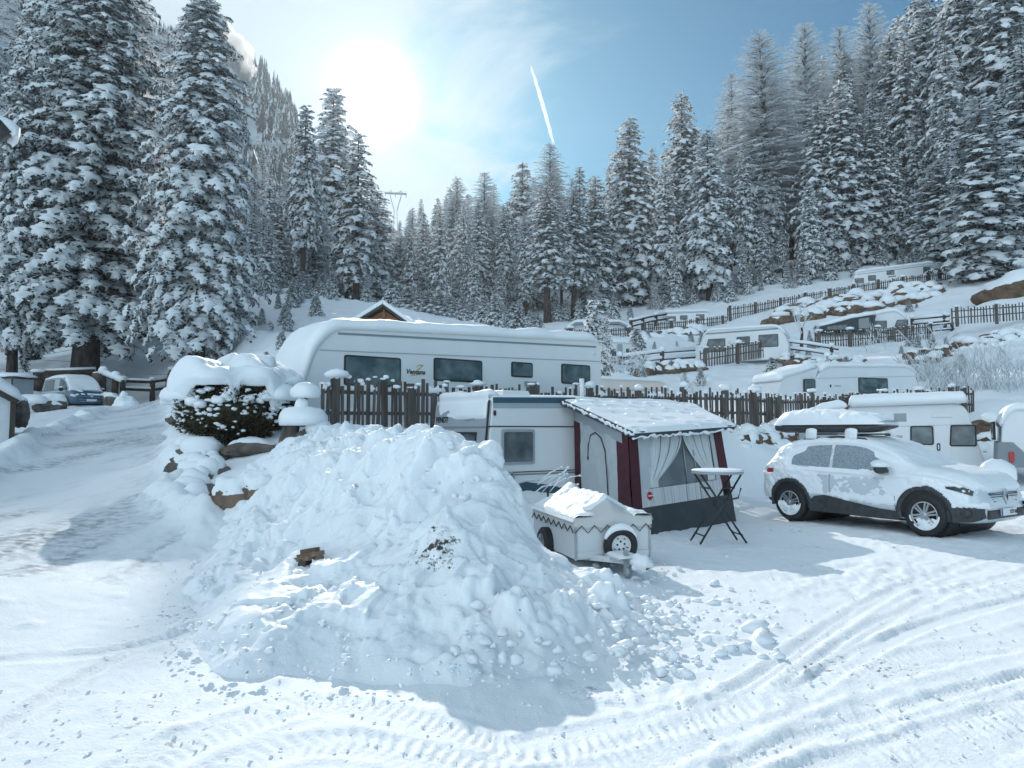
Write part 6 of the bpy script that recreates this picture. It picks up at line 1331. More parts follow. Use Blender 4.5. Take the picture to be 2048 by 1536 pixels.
# local x = forward (towards the camera), y = to the right of forward is negative; width along y
tw, tl, tz0, tz1 = .525, 1.75, .17, .66
def trailer():
    mb = MB(); mb.box((-tl / 2, 0, (tz0 + tz1) / 2), (tl, tw * 2, tz1 - tz0)); mb.build('body', M['trailerwhite'], TRo, bevel=.015)
    for yy in (-tw + .012, tw - .012): mb = MB(); mb.box((.004, yy, (tz0 + tz1) / 2), (.022, .03, tz1 - tz0 + .01)); mb.build('corner_post', M['steel'], TRo, bevel=.003)
    mb = MB(); mb.box((.005, 0, tz0 + .06), (.02, tw * 2 - .06, .07)); mb.build('front_rail', M['trailerwhite'], TRo, bevel=.004)
    # tent-like tarpaulin: ridge post behind the middle of the front edge
    n, m = 40, 40; rows = []
    for i in range(n):
        q = i / (n - 1); x = .02 - q * (tl + .03); r = []
        for j in range(m):
            v = -1 + 2 * j / (m - 1); a = abs(v)
            ridge = .30 * (1 - q * .05) * min(1, (q + .02) / .16) ** .7 * (.82 + .30 * sstep(.7, .95, q)) * (1 if q < .93 else (1 - q) / .07)
            z = tz1 + .035 + ridge * (1 - a) ** (1.0) - .02 * math.sin(math.pi * a) * (1 + math.sin(q * 9)); r.append((x, v * (tw + .012), z))
        r = [(x, -(tw + .014), tz1 - .10 - .03 * abs(math.sin(q * 17)))] + r + [(x, tw + .014, tz1 - .10 - .03 * abs(math.sin(q * 17)))]; rows.append(r)
    first = [(.024, y, min(z, tz1 - .06 - .035 * abs(math.sin(y * 12)))) for x, y, z in rows[0]]; rows = [first] + rows
    A = np.array(rows); mb = MB(); mb.grid(A); mb.grid(A + np.array([0, 0, -.006]), flip=True); tp_ = mb.build('tarpaulin', M['tarp'], TRo)
    # its snow: none on the steep front triangle
    T = A[1:, 1:-1]; n2, m2 = T.shape[:2]; up = 120; 
    iu = np.linspace(0, n2 - 1, up); iv = np.linspace(0, m2 - 1, 80); i0 = np.minimum(iu.astype(int), n2 - 2); j0 = np.minimum(iv.astype(int), m2 - 2); fu = (iu - i0)[:, None, None]; fv = (iv - j0)[None, :, None]
    G = (T[i0][:, j0] * (1 - fu) + T[i0 + 1][:, j0] * fu) * (1 - fv) + (T[i0][:, j0 + 1] * (1 - fu) + T[i0 + 1][:, j0 + 1] * fu) * fv
    q = np.linspace(0, 1, up)[:, None]; v = np.linspace(-1, 1, 80)[None, :]
    t = .04 * (.5 + .9 * fbm(G[..., 0] * 4, G[..., 1] * 4, oct=3, seed=3)) + .016 * np.sin(G[..., 0] * 24 + G[..., 1] * 9 + 3 * fbm(G[..., 0] * 2, G[..., 1] * 2, seed=4)) * fbm(G[..., 0] * 2, G[..., 1] * 2, seed=6) + .02 * (fbm(G[..., 0] * 14, G[..., 1] * 14, seed=16) - .5)
    bare = sstep(.20, .10, q + .06 * (fbm(G[..., 0] * 9, G[..., 1] * 9, seed=8) - .5)) * sstep(.62, .5, np.abs(v) + .1 * (fbm(G[..., 1] * 7, G[..., 0] * 7, seed=2) - .5)); t = t * (1 - bare) - .012 * bare
    t = t * (1 - np.abs(v) ** 16) ** .5 * np.ones_like(q); G2 = G.copy(); G2[..., 2] += t; G2[:, 0, 2] -= .05; G2[:, -1, 2] -= .05; G2[:, 0, 1] -= .02; G2[:, -1, 1] += .02
    mb = MB(); mb.grid(G2); mb.build('tarpaulin_snow', M['snow'], tp_)
    # the lacing cord
    mb = MB(); pts = []; k = 0
    for y in np.linspace(tw + .01, -tw - .01, 13): pts.append(Vector((.034, y, tz1 - (.06 if k % 2 else .15)))); k += 1
    mb.tube(pts, .007, 5); pts = []
    for s_ in (-1, 1):
        pts = [Vector((x, s_ * (tw + .022), tz1 - (.07 if i % 2 else .15))) for i, x in enumerate(np.linspace(0, -tl, 17))]; mb.tube(pts, .007, 5)
    mb.build('lacing', M['ropeblack'], TRo)
    # spare wheel
    sy, sz, r = .06, .345, .225
    mb = MB(); mb.lathe([(r * .55, .02), (r * .60, .10), (r * .75, .125), (r * .92, .115), (r, .09), (r, .03), (r * .93, .006), (r * .7, 0)], (0, 0, 0), 'x', 44); sw_ = mb.build('spare_wheel', M['rubber'], TRo, (.03, sy, sz))
    mb = MB(); mb.lathe([(r * .60, .085), (r * .56, .10), (r * .52, .085), (r * .48, .06), (r * .34, .055), (r * .30, .075), (r * .16, .078), (0, .078)], (0, 0, 0), 'x', 40); ri = mb.build('rim', M['plate'], sw_)
    mb = MB(); [mb.lathe([(0, .082), (.014, .081), (.014, .07)], (0, r * .23 * math.cos(a), r * .23 * math.sin(a)), 'x', 8) for a in (0.4, 1.66, 2.9, 4.2, 5.4)]; [mb.box((.072, r * .42 * math.cos(a), r * .42 * math.sin(a)), (.01, .02, .012)) for a in (1, 2, 3.6, 4.7, 6)]; mb.build('bolt_holes', M['black'], ri)
    # snow riding on the tyre
    mb = MB(); pts = [Vector((.075, r * 1.03 * math.cos(a), r * 1.03 * math.sin(a))) for a in np.linspace(.45, 2.75, 16)]; mb.tube(pts, [.02 + .035 * math.sin(math.pi * i / 15) for i in range(16)], 8); mb.build('tyre_snow', M['snow'], sw_)
    # tow bar and coupling
    mb = MB(); mb.bar((-.05, .30, .19), (.55, -.02, .22), .06, .07); mb.bar((-.05, -.30, .19), (.55, .02, .22), .06, .07); mb.bar((.50, 0, .22), (.82, 0, .24), .07, .07); mb.build('tow_bar', M['trailerwhite'], TRo, bevel=.006)
    mb = MB(); mb.bar((.52, -.06, .05), (.52, -.06, .36), .05); mb.lathe([(0, -.02), (.06, -.02), (.07, .0), (.06, .03), (0, .03)], (.52, -.06, .10), 'y', 14); mb.build('jockey_wheel', M['steel'], TRo)
    mb = MB(); mb.tube([(.78, 0, .26), (.86, 0, .25), (.95, 0, .23)], [.05, .055, .04], 10); cp = mb.build('coupling', M['black_metal'], TRo)
    mb = MB(); mb.blob((.84, -.02, .25), (.14, .12, .10), 5, .3, 2.2, 3); mb.build('coupling_snow', M['snow'], cp)
    snow_strip('tow_bar_snow', [(.05, .235), (.3, .25), (.6, .265)], -.17, .12, .05, TRo, 4, n=20, m=10, taper=.2)
    for yy in (-tw - .10, tw + .10): wheel(TRo, -1.05, yy, .225, .225, .13, -1 if yy < 0 else 1, 5)
trailer()
# ------------------------------------------------------------------ folding bar table
tp = Vector((3.38, 12.0, .02)); BT = empty('bar_table', tuple(tp), R(8), 'tall round folding table with crossed black legs and snow on top beside the awning', 'table')
mb = MB(); mb.lathe([(0, 1.08), (.40, 1.08), (.415, 1.09), (.415, 1.11), (.40, 1.12), (0, 1.12)], (0, 0, 0), 'z', 40); mb.build('table_top', M['greypanel'], BT)
mb = MB(); mb.lathe([(.41, 1.122), (.425, 1.14), (.38, 1.155), (.2, 1.162), (0, 1.165)], (0, 0, 0), 'z', 40); mb.build('snow_cap', M['snow'], BT)
for yy, fl in ((-.20, 1), (-.17, -1), (.20, 1), (.17, -1)):
    mb = MB(); mb.tube([(-.40 * fl, yy, -.03), (.34 * fl, yy * .8, 1.08)], .017, 8); mb.build('leg', M['black_metal'], BT)
for a, b in (((-.33, -.20, .10), (-.33, .20, .10)), ((.33, -.17, .10), (.33, .17, .10)), ((.20, -.19, .86), (.20, .19, .86)), ((-.2, -.18, .85), (-.2, .18, .85))):
    mb = MB(); mb.tube([a, b], .013, 8); mb.build('cross_bar', M['black_metal'], BT)
mb = MB(); mb.tube([(.30, -.22, .86), (.26, -.2, .70), (.05, -.19, .66), (.0, -.19, .68)], .014, 8); mb.build('brace', M['black_metal'], BT)
mb = MB(); mb.tube([(.33, -.18, .125), (.33, .1, .13), (.33, .17, .12)], [.012, .022, .01], 6); mb.build('bar_snow', M['snow'], BT)
# ================================================================== fences
def along(pts, step):
    """points (Vector) every step metres along a 3-D polyline"""
    out = []; acc = 0
    for a, b in zip(pts, pts[1:]):
        L = (b - a).length; d = (b - a).normalized(); s = -acc if acc else 0; t = (step - acc) % step if acc else 0
        while t < L: out.append((a + d * t, d)); t += step
        acc = (acc + L) % step
    return out
def picket_fence(label, pts, H, step=.14, post_step=2.3, w=.065, rag=.12, snow=1.0, pw=.15, seed=1, mat='fence', detail=True, group='picket fences of the terraces'):
    rg = random.Random(seed); base = pts[0]; root = empty('picket_fence', tuple(base), 0, label, 'fence', group); rel = [p - base for p in pts]
    mb = MB(); sn = MB()
    for p, d in along(rel, step):
        h = H * (1 + rg.uniform(-rag, rag)); n = d.cross(Vector((0, 0, 1))).normalized(); lean = d * rg.uniform(-.04, .04) * h + n * rg.uniform(-.02, .02); ww = w * rg.uniform(.7, 1.35); q = p + d * rg.uniform(-.02, .02) + n * .045
        if rg.random() < .02: continue
        mb.bar(q + Vector((0, 0, -.25)), q + lean + Vector((0, 0, h)), ww, .026, up=n)
        if snow and rg.random() < .45 * snow:
            sn.blob(tuple(q + lean + Vector((0, 0, h + .01))), (ww * rg.uniform(.6, 1.5), .04, rg.uniform(.015, .05)), rg.randrange(99), .2, 1.5, 1 if not detail else 2)
    mb.build('pickets', M[mat], root)
    for k in (.28, .76):
        m2 = MB()
        for a, b in zip(rel, rel[1:]): m2.bar(a + Vector((0, 0, H * k)), b + Vector((0, 0, H * k)), .05, .075)
        m2.build('rail', M[mat], root)
    if snow and detail:      # snow lodged along the upper rail in runs
        for k, pr in ((.80, .8), (.30, .55)):
            pt = []
            for p, d in along(rel, .10): pt.append(p + d.cross(Vector((0, 0, 1))).normalized() * -.03 + Vector((0, 0, H * k)))
            rs = []; 
            for i in range(len(pt)):
                v = float(fbm(np.array([i * .21 + seed]), np.array([k * 9.0]), oct=3, seed=seed)[0]); rs.append(max(.008, (v - .42) * .34 * pr + rg.uniform(-.012, .02)))
            m3 = MB(); m3.tube([p + Vector((0, 0, r * .6)) for p, r in zip(pt, rs)], rs, 7); m3.build('rail_snow', M['snow'], root)
    if sn.v: o = sn.build('picket_snow', M['snow'], root); o['kind'] = 'stuff'
    for i, (p, d) in enumerate(along([rel[0] + (rel[1] - rel[0]).normalized() * .3] + rel[1:], post_step)):
        hh = H * rg.uniform(.98, 1.14); m2 = MB(); m2.box(p + Vector((0, 0, hh / 2 - .2)), (pw, pw, hh + .4), Matrix.Rotation(math.atan2(d.y, d.x), 3, 'Z')); po = m2.build('post', M[mat], root, bevel=.01 if detail else 0)
        if snow and rg.random() < .75: m2 = MB(); m2.blob(tuple(p + Vector((rg.uniform(-.03, .05), 0, hh + .07 * pw / .15))), (pw * rg.uniform(.8, 1.9), pw * rg.uniform(.9, 1.3), .11 * pw / .15 * rg.uniform(.5, 1.3)), i + seed, .3, 1.3, 2 if detail else 1, flat=-.08); m2.build('snow_cap', M['snow'], po)
    return root
def F(*q, dz=0): return [U(*p) + Vector((0, 0, dz)) for p in q]
picket_fence('weathered picket fence with snow caps running behind the grey caravan to the right', F((642, 851, 14.9), (885, 850, 16.9), (1040, 849, 18.3), (1200, 846, 19.9), (1340, 844, 21.5), (1470, 842, 23), (1560, 845, 25.6), (1700, 838, 27.2), (1850, 828, 28.6), (1945, 822, 29.6)), .92, .118, 1.85, .066, .14, .8, .15, 3, group=None)
picket_fence('picket fence in front of the three window caravan', F((1402, 728, 48.0), (1480, 715, 48.0), (1563, 702, 48.5)), .92, .18, 2.2, .09, .08, .9, .2, 4, detail=False)
picket_fence('picket fence below the long grey awning on the right terrace', F((1630, 690, 56), (1700, 686, 56), (1780, 680, 56.5), (1862, 672, 57)), .98, .2, 2.4, .10, .06, .9, .2, 5, detail=False)
picket_fence('short picket fence in front of the canopied caravan', F((1135, 676, 66), (1200, 674, 66.5), (1268, 672, 67)), .78, .22, 2.8, .10, .06, .9, .24, 6, detail=False)
picket_fence('picket fence before the small caravan at the forest edge', F((1284, 662, 74), (1370, 656, 74.5), (1455, 646, 75)), .80, .22, 2.8, .10, .06, .9, .24, 7, detail=False)
picket_fence('long picket fence climbing past the topmost caravan above the boulder wall', F((1455, 636, 76), (1520, 626, 76.5), (1590, 613, 77), (1700, 592, 78), (1800, 576, 78.5), (1908, 562, 79)), 1.15, .22, 2.9, .10, .08, .9, .24, 8, detail=False)
picket_fence('picket fence at the right edge below the bare earth bank', F((1905, 643, 54), (1980, 638, 53), (2060, 632, 52), (2140, 626, 51)), 1.0, .2, 2.5, .09, .06, .9, .2, 9, detail=False)
def rail_fence(label, pts, hs, posts_step, r=.06, seed=1, mat='fence_dark', snow=.06, group='pole rail fences', H=None):
    rg = random.Random(seed); base = pts[0]; root = empty('rail_fence', tuple(base), 0, label, 'fence', group); rel = [p - base for p in pts]
    for h in hs:
        mb = MB(); mb.tube([p + Vector((0, 0, h + rg.uniform(-.03, .03))) for p in rel], r, 8); ra = mb.build('rail', M[mat], root)
        if snow: mb = MB(); mb.tube([p + Vector((0, 0, h + r * .9)) for p in rel], snow, 8); mb.build('rail_snow', M['snow'], ra)
    for p, d in along(rel, posts_step):
        hh = (H or max(hs)) + .16; mb = MB(); mb.tube([p + Vector((0, 0, -.3)), p + Vector((0, 0, hh))], r * 1.5, 8); po = mb.build('post', M[mat], root)
        if snow: mb = MB(); mb.blob(tuple(p + Vector((0, 0, hh + .03))), (r * 2.2, r * 2.2, snow * 1.4), seed, .1, 1, 2); mb.build('snow_cap', M['snow'], po)
    return root
rail_fence('pole rail fence running left of the three window caravan', F((1240, 738, 46), (1310, 728, 47), (1390, 722, 48)), (.30, .75), 3.2, .10, 2, snow=.14)
rail_fence('pole rail fence running right of the three window caravan', F((1568, 706, 48.5), (1620, 712, 48), (1678, 722, 47.5)), (.35, .8), 3, .08, 3, snow=.12)
rail_fence('pole rail fence between the two picket fences at the forest edge', F((1262, 660, 72), (1300, 650, 76), (1335, 644, 78)), (.4, .9), 3, .12, 4, snow=.12)
rail_fence('short pole rail fence ending the awning terrace fence', F((1862, 672, 57), (1908, 668, 57)), (.4, .85), 1.7, .08, 5, snow=.08)
rail_fence('pole rail fence right of the topmost caravan', F((1880, 556, 80), (1950, 546, 82)), (.5, 1.1), 3, .13, 6, snow=.12)
rail_fence('log rail fence beyond the awning terrace up to the bare bank', F((1825, 655, 60), (1900, 648, 58)), (.3, .7), 2.4, .10, 7, snow=.14)
# left: log rails, stone gate post, red railing
rail_fence('heavy log barrier behind the blue van', F((78, 772, 45), (135, 770, 45), (190, 768, 45.5)), (.5, .75), 3.5, .24, 8, snow=.12)
rail_fence('snow topped handrail sloping down right of the stone gate post', F((205, 778, 43), (245, 795, 42)), (.9,), 1.3, .13, 9, snow=.20, H=.9)
rail_fence('two bar log fence right of the sloping handrail', F((245, 795, 45), (300, 797, 46), (345, 790, 47)), (.55, 1.05), 1.7, .11, 10, snow=.10)
rail_fence('upper log fence in front of the red railing', F((240, 790, 50), (290, 788, 51), (340, 778, 52)), (.7, 1.25), 2.0, .11, 11, snow=.08)
def railing():
    pts = F((168, 766, 56), (250, 764, 57), (310, 762, 57), (380, 758, 58)); base = pts[0]; root = empty('railing', tuple(base), 0, 'red brown wooden railing of the footbridge behind the tree trunks', 'railing'); rel = [p - base for p in pts]
    mb = MB(); [mb.bar(p + Vector((0, 0, .1)), p + Vector((0, 0, 1.0)), .17, .03) for p, d in along(rel, .24)]; mb.build('balusters', M['redwood'], root)
    for k in (.10, 1.0): mb = MB(); [mb.bar(a + Vector((0, 0, k)), b + Vector((0, 0, k)), .10, .14) for a, b in zip(rel, rel[1:])]; mb.build('rail', M['redwood'], root)
    mb = MB(); [mb.bar(a + Vector((0, 0, 1.12)), b + Vector((0, 0, 1.12)), .2, .10) for a, b in zip(rel, rel[1:])]; mb.build('rail_snow', M['snow'], root)
    for p, d in along(rel, 2.6): mb = MB(); mb.bar(p + Vector((0, 0, -1)), p + Vector((0, 0, 1.15)), .18); mb.build('post', M['redwood'], root)
    pts = F((160, 772, 57), (380, 768, 58.5)); base = pts[0]
    b = empty('footbridge', tuple(base), 0, 'dark timber beam of the footbridge under the red railing', 'footbridge'); r2 = [p - base for p in pts]
    mb = MB(); mb.bar(r2[0] + Vector((0, 0, -.15)), r2[1] + Vector((0, 0, -.15)), 1.4, .5); mb.build('beam', M['fence_dark'], b); mb = MB(); mb.bar(r2[0] + Vector((0, .3, .13)), r2[1] + Vector((0, .3, .13)), 1.0, .06); mb.build('deck_snow', M['snow'], b)
railing()
# ================================================================== rocks
def rock(name, label, cat, c, rad, seed, mat='rock', snow=.5, group=None, amp=.32, sub=4, top=.25, rz=0, fz=1.2):
    root = empty(name, tuple(c), rz, label, cat, group); V, Fc = ico(sub); n1 = fbm(V[:, 0] * fz + seed, V[:, 1] * fz, V[:, 2] * fz, 4, seed); w = np.round((fbm(V[:, 0] * 1.1 + seed, V[:, 1] * 1.1, V[:, 2] * 1.1, 1, seed + 3)) * 5) / 5
    P = V * (1 + amp * (n1 * 2 - 1) + .35 * (w - .5))[:, None] * np.array(rad); link('stone', mesh_np('stone', P, Fc, [M[mat]], smooth=True), root).data.polygons.foreach_set('use_smooth', np.zeros(len(Fc), bool))
    if snow:
        # snow lies on the upward faces with an uneven rim
        me = root.children[0].data; nz = np.zeros((len(P), 3)); fn = np.cross(P[Fc[:, 1]] - P[Fc[:, 0]], P[Fc[:, 2]] - P[Fc[:, 0]]); 
        for k in range(3): np.add.at(nz, Fc[:, k], fn)
        nz /= np.linalg.norm(nz, axis=1, keepdims=True) + 1e-9; up = V[:, 2] * .5 + nz[:, 2] * .5
        t = sstep(top, top + .45, up + .35 * (fbm(V[:, 0] * 3, V[:, 1] * 3, V[:, 2] * 3, 3, seed + 5) - .5)) * snow * min(rad) - .02
        Q = P + nz * np.minimum(t, .02)[:, None] + np.array([0, 0, 1]) * np.maximum(t, 0)[:, None]; keep = t[Fc].max(1) > -.012; f = Fc[keep]
        if len(f): u, inv = np.unique(f, return_inverse=True); link('snow_cap', mesh_np('snow_cap', Q[u], inv.reshape(-1, 3), [M['snow']]), root)
    return root
def rock_px(label, px, py, d, wpx, hpx, seed, **k):
    if d is None: c = surf_hit(px, py + hpx * .25); d = c.y
    else: c = U(px, py, d)
    rx_ = wpx / 2 / FPX * d; rz_ = hpx / 2 / FPX * d
    return rock('boulder', label, 'boulder', c, (rx_, rx_ * .8, rz_), seed, **k)
rock_px('grey slanted boulder in front of the blue van', 102, 815, 36, 62, 40, 3, snow=.35, top=.35)
rock_px('dark stone by the right bumper of the blue van', 222, 804, 41, 34, 34, 4, snow=.25)
rock_px('upright stone by the corner of the white gabled wall', 40, 825, 21.5, 34, 62, 5, snow=.3, top=.5)
rock_px('big dark stone under the left side of the snow topped shrub', 425, 885, None, 70, 56, 6, snow=.35, top=.55)
rock_px('flat dark stone under the right side of the snow topped shrub', 505, 890, None, 120, 40, 7, snow=.25, top=.55)
rock_px('brown split stone showing in the bank below the shrub', 468, 985, None, 80, 70, 8, snow=.5, top=.35, mat='brownrock')
rock_px('stone half buried in the bank beside the brown split stone', 515, 972, None, 60, 50, 18, snow=.55, top=.15, mat='brownrock')
rock_px('stone poking from the ploughed snow left of the shrub', 345, 838, 24, 30, 18, 9, snow=.5)
for i, (px, py, w, h) in enumerate(((372, 905, 40, 60), (395, 935, 60, 60), (365, 950, 40, 40), (420, 955, 60, 50), (380, 980, 50, 40))): pass
# log end sticking out of the heap, and the snow-hatted stone on its left shoulder
def log_end():
    c = surf_hit(634, 1112) + Vector((0, -.10, .02)); root = empty('log', tuple(c), 0, 'splintered brown log end poking out of the snow heap', 'log')
    mb = MB(); d = Vector((.55, -.75, .18)).normalized(); s_ = Vector((0, 0, 1)).cross(d).normalized(); u = d.cross(s_)
    for i in range(9):
        a = i * .7; o = s_ * .045 * math.cos(a) * (i % 3) * .7 + u * .04 * math.sin(a) * (i % 3) * .7; mb.bar(-d * .35 + o, d * (.10 + .05 * math.sin(i * 2.1)) + o, .055, .045)
    mb.build('splinters', M['gable'] if False else M['brownrock'], root); mb = MB(); mb.bar(Vector((-.10, .05, -.06)), Vector((-.14, -.02, -.28)), .10, .09); mb.build('bark', M['bark'], root)
log_end()
def hat_stone():
    b = U(598, 886, 13.4); root = empty('bird_table', tuple(b), 0, 'wooden stump with two stacked snow hats beside the fence end', 'stump')
    mb = MB(); mb.tube([(-.22, 0, -.35), (-.20, 0, .05), (-.14, 0, .34)], [.20, .17, .15], 9); mb.bar((-.15, -.05, .02), (.34, -.1, .30), .14, .14); mb.build('stump', M['fence'], root, bevel=.01)
    for (x, y, z, a, bb, c_, s) in ((.08, -.02, .44, .46, .40, .24, 2), (.36, -.05, .28, .24, .22, .2, 3), (.04, 0, .70, .13, .13, .16, 4), (.10, 0, .93, .27, .25, .20, 5)):
        pillow('snow_hat', (x, y, z), (a, bb, c_), root, s, .12, -.5)
    mb = MB(); mb.tube([(.06, 0, .3), (.1, 0, .95)], .05, 8); mb.build('post', M['fence'], root)
    pillow('snow_cap', (.20, .05, .63), (.06, .05, .05), root, 6)
hat_stone()
def SH(px, py): return (px, py, surf_hit(px, py).y + .02)
# boulder walls of the terraces: each wall one thing, its stones a pattern in its mesh
def stone_wall(label, rows, seed, rmin, rmax, n, mat='brownrock', snow=.6, cover=.5):
    """rows: lower and upper edge as lists of (px, py, depth)"""
    rg = random.Random(seed); lo = [U(*p) for p in rows[0]]; hi = [U(*p) for p in rows[1]]; base = lo[0]; root = empty('stone_wall', tuple(base), 0, label, 'stone wall', 'dry stone walls of the terraces')
    V, Fc = ico(2); Vs = []; Fs = []; Sv = []; Sf = []; o = so_ = 0
    def at(P, t): i = min(int(t * (len(P) - 1)), len(P) - 2); f = t * (len(P) - 1) - i; return P[i].lerp(P[i + 1], f)
    for i in range(n):
        t = rg.random(); v = rg.random(); p = at(lo, t).lerp(at(hi, t), v) - base; r = rg.uniform(rmin, rmax); sc = np.array([r * rg.uniform(.9, 1.6), r * .8, r * rg.uniform(.55, .9)]); k = rg.randrange(99)
        n1 = fbm(V[:, 0] * 1.3 + k, V[:, 1] * 1.3, V[:, 2] * 1.3, 2, k); P = V * (1 + .5 * (n1 * 2 - 1))[:, None] * sc + np.array(p); Vs.append(P); Fs.append(Fc + o); o += len(V)
        if rg.random() < cover:
            q = V * np.array([sc[0] * rg.uniform(.6, 1.0), sc[1] * .95, sc[2] * snow * 1.25]) * (1 + .25 * (n1 * 2 - 1))[:, None]; q[:, 2] = np.maximum(q[:, 2], -.5 * sc[2] * snow); Sv.append(q + np.array(p) + np.array([0, -.06 * r, sc[2] * .62])); Sf.append(Fc + so_); so_ += len(V)
    me = mesh_np('stones', np.concatenate(Vs), np.concatenate(Fs), [M[mat]], smooth=False); link('stones', me, root)
    if Sv: so2 = link('stone_snow', mesh_np('stone_snow', np.concatenate(Sv), np.concatenate(Sf), [M['snow']]), root)
    return root
stone_wall('boulder retaining wall below the topmost caravan', [[(1545, 648, 71), (1650, 632, 70), (1760, 618, 70), (1880, 600, 71)], [(1560, 622, 76.5), (1660, 604, 76.5), (1780, 584, 77.5), (1895, 570, 78)]], 2, .45, 1.0, 240, snow=.7, cover=.5)
stone_wall('low stone wall under the short picket fence beside the canopied caravan', [[(1262, 688, 64), (1330, 684, 66), (1400, 672, 68)], [(1262, 674, 67), (1330, 668, 70), (1400, 660, 72)]], 3, .35, .75, 70, snow=.8, cover=.7)
stone_wall('stone wall under the pole fence left of the three window caravan', [[(1245, 752, 43), (1320, 745, 44), (1400, 738, 45)], [(1245, 742, 44.5), (1320, 733, 46), (1400, 729, 47)]], 4, .22, .45, 60, snow=.8, cover=.7)
stone_wall('stone wall under the pole fence right of the three window caravan', [[(1560, 726, 46), (1640, 735, 45.5), (1720, 732, 45)], [(1570, 714, 47.6), (1640, 722, 47), (1720, 722, 46.5)]], 5, .2, .42, 50, snow=.8, cover=.7)
stone_wall('brown stone bank between the awning and the white caravan', [[(1478, 925, 21.6), (1530, 918, 22.6), (1580, 905, 24)], [(1478, 868, 22.6), (1530, 864, 23.6), (1580, 862, 25)]], 6, .16, .38, 60, snow=.9, cover=.66)
stone_wall('dark stone bank between the white caravan and the one at the right edge', [[(1950, 925, 25), (1990, 925, 25), (2030, 920, 25)], [(1955, 850, 27), (1990, 848, 27), (2030, 845, 27)]], 7, .2, .45, 44, snow=.9, cover=.5)
stone_wall('tumbled stones on the slope at the right edge above the thicket', [[(1905, 720, 46), (1980, 712, 46), (2060, 705, 45)], [(1925, 690, 49), (1990, 676, 49), (2060, 660, 49)]], 8, .3, .65, 50, snow=.8, cover=.6)
stone_wall('dark stones along the foot of the slope by the thicket', [[(1810, 730, 42), (1860, 722, 42), (1910, 712, 43)], [(1815, 712, 44), (1860, 700, 45), (1910, 692, 46)]], 9, .2, .45, 24, snow=.8, cover=.6)
stone_wall('snowy stones in the road bank under the shrub', [[SH(365, 1000), SH(395, 1000), SH(430, 1000)], [SH(375, 900), SH(410, 900), SH(440, 915)]], 10, .10, .30, 34, mat='rock', snow=1.0, cover=.75)
# bare earth bank cut at the right edge
eb = U(2042, 598, 62); EB = rock('earth_bank', 'bare brown earth bank under a snow lip at the right edge', 'earth bank', eb, (3.3, 2.2, 1.9), 12, 'earth', .35, None, .22, 4, .62)
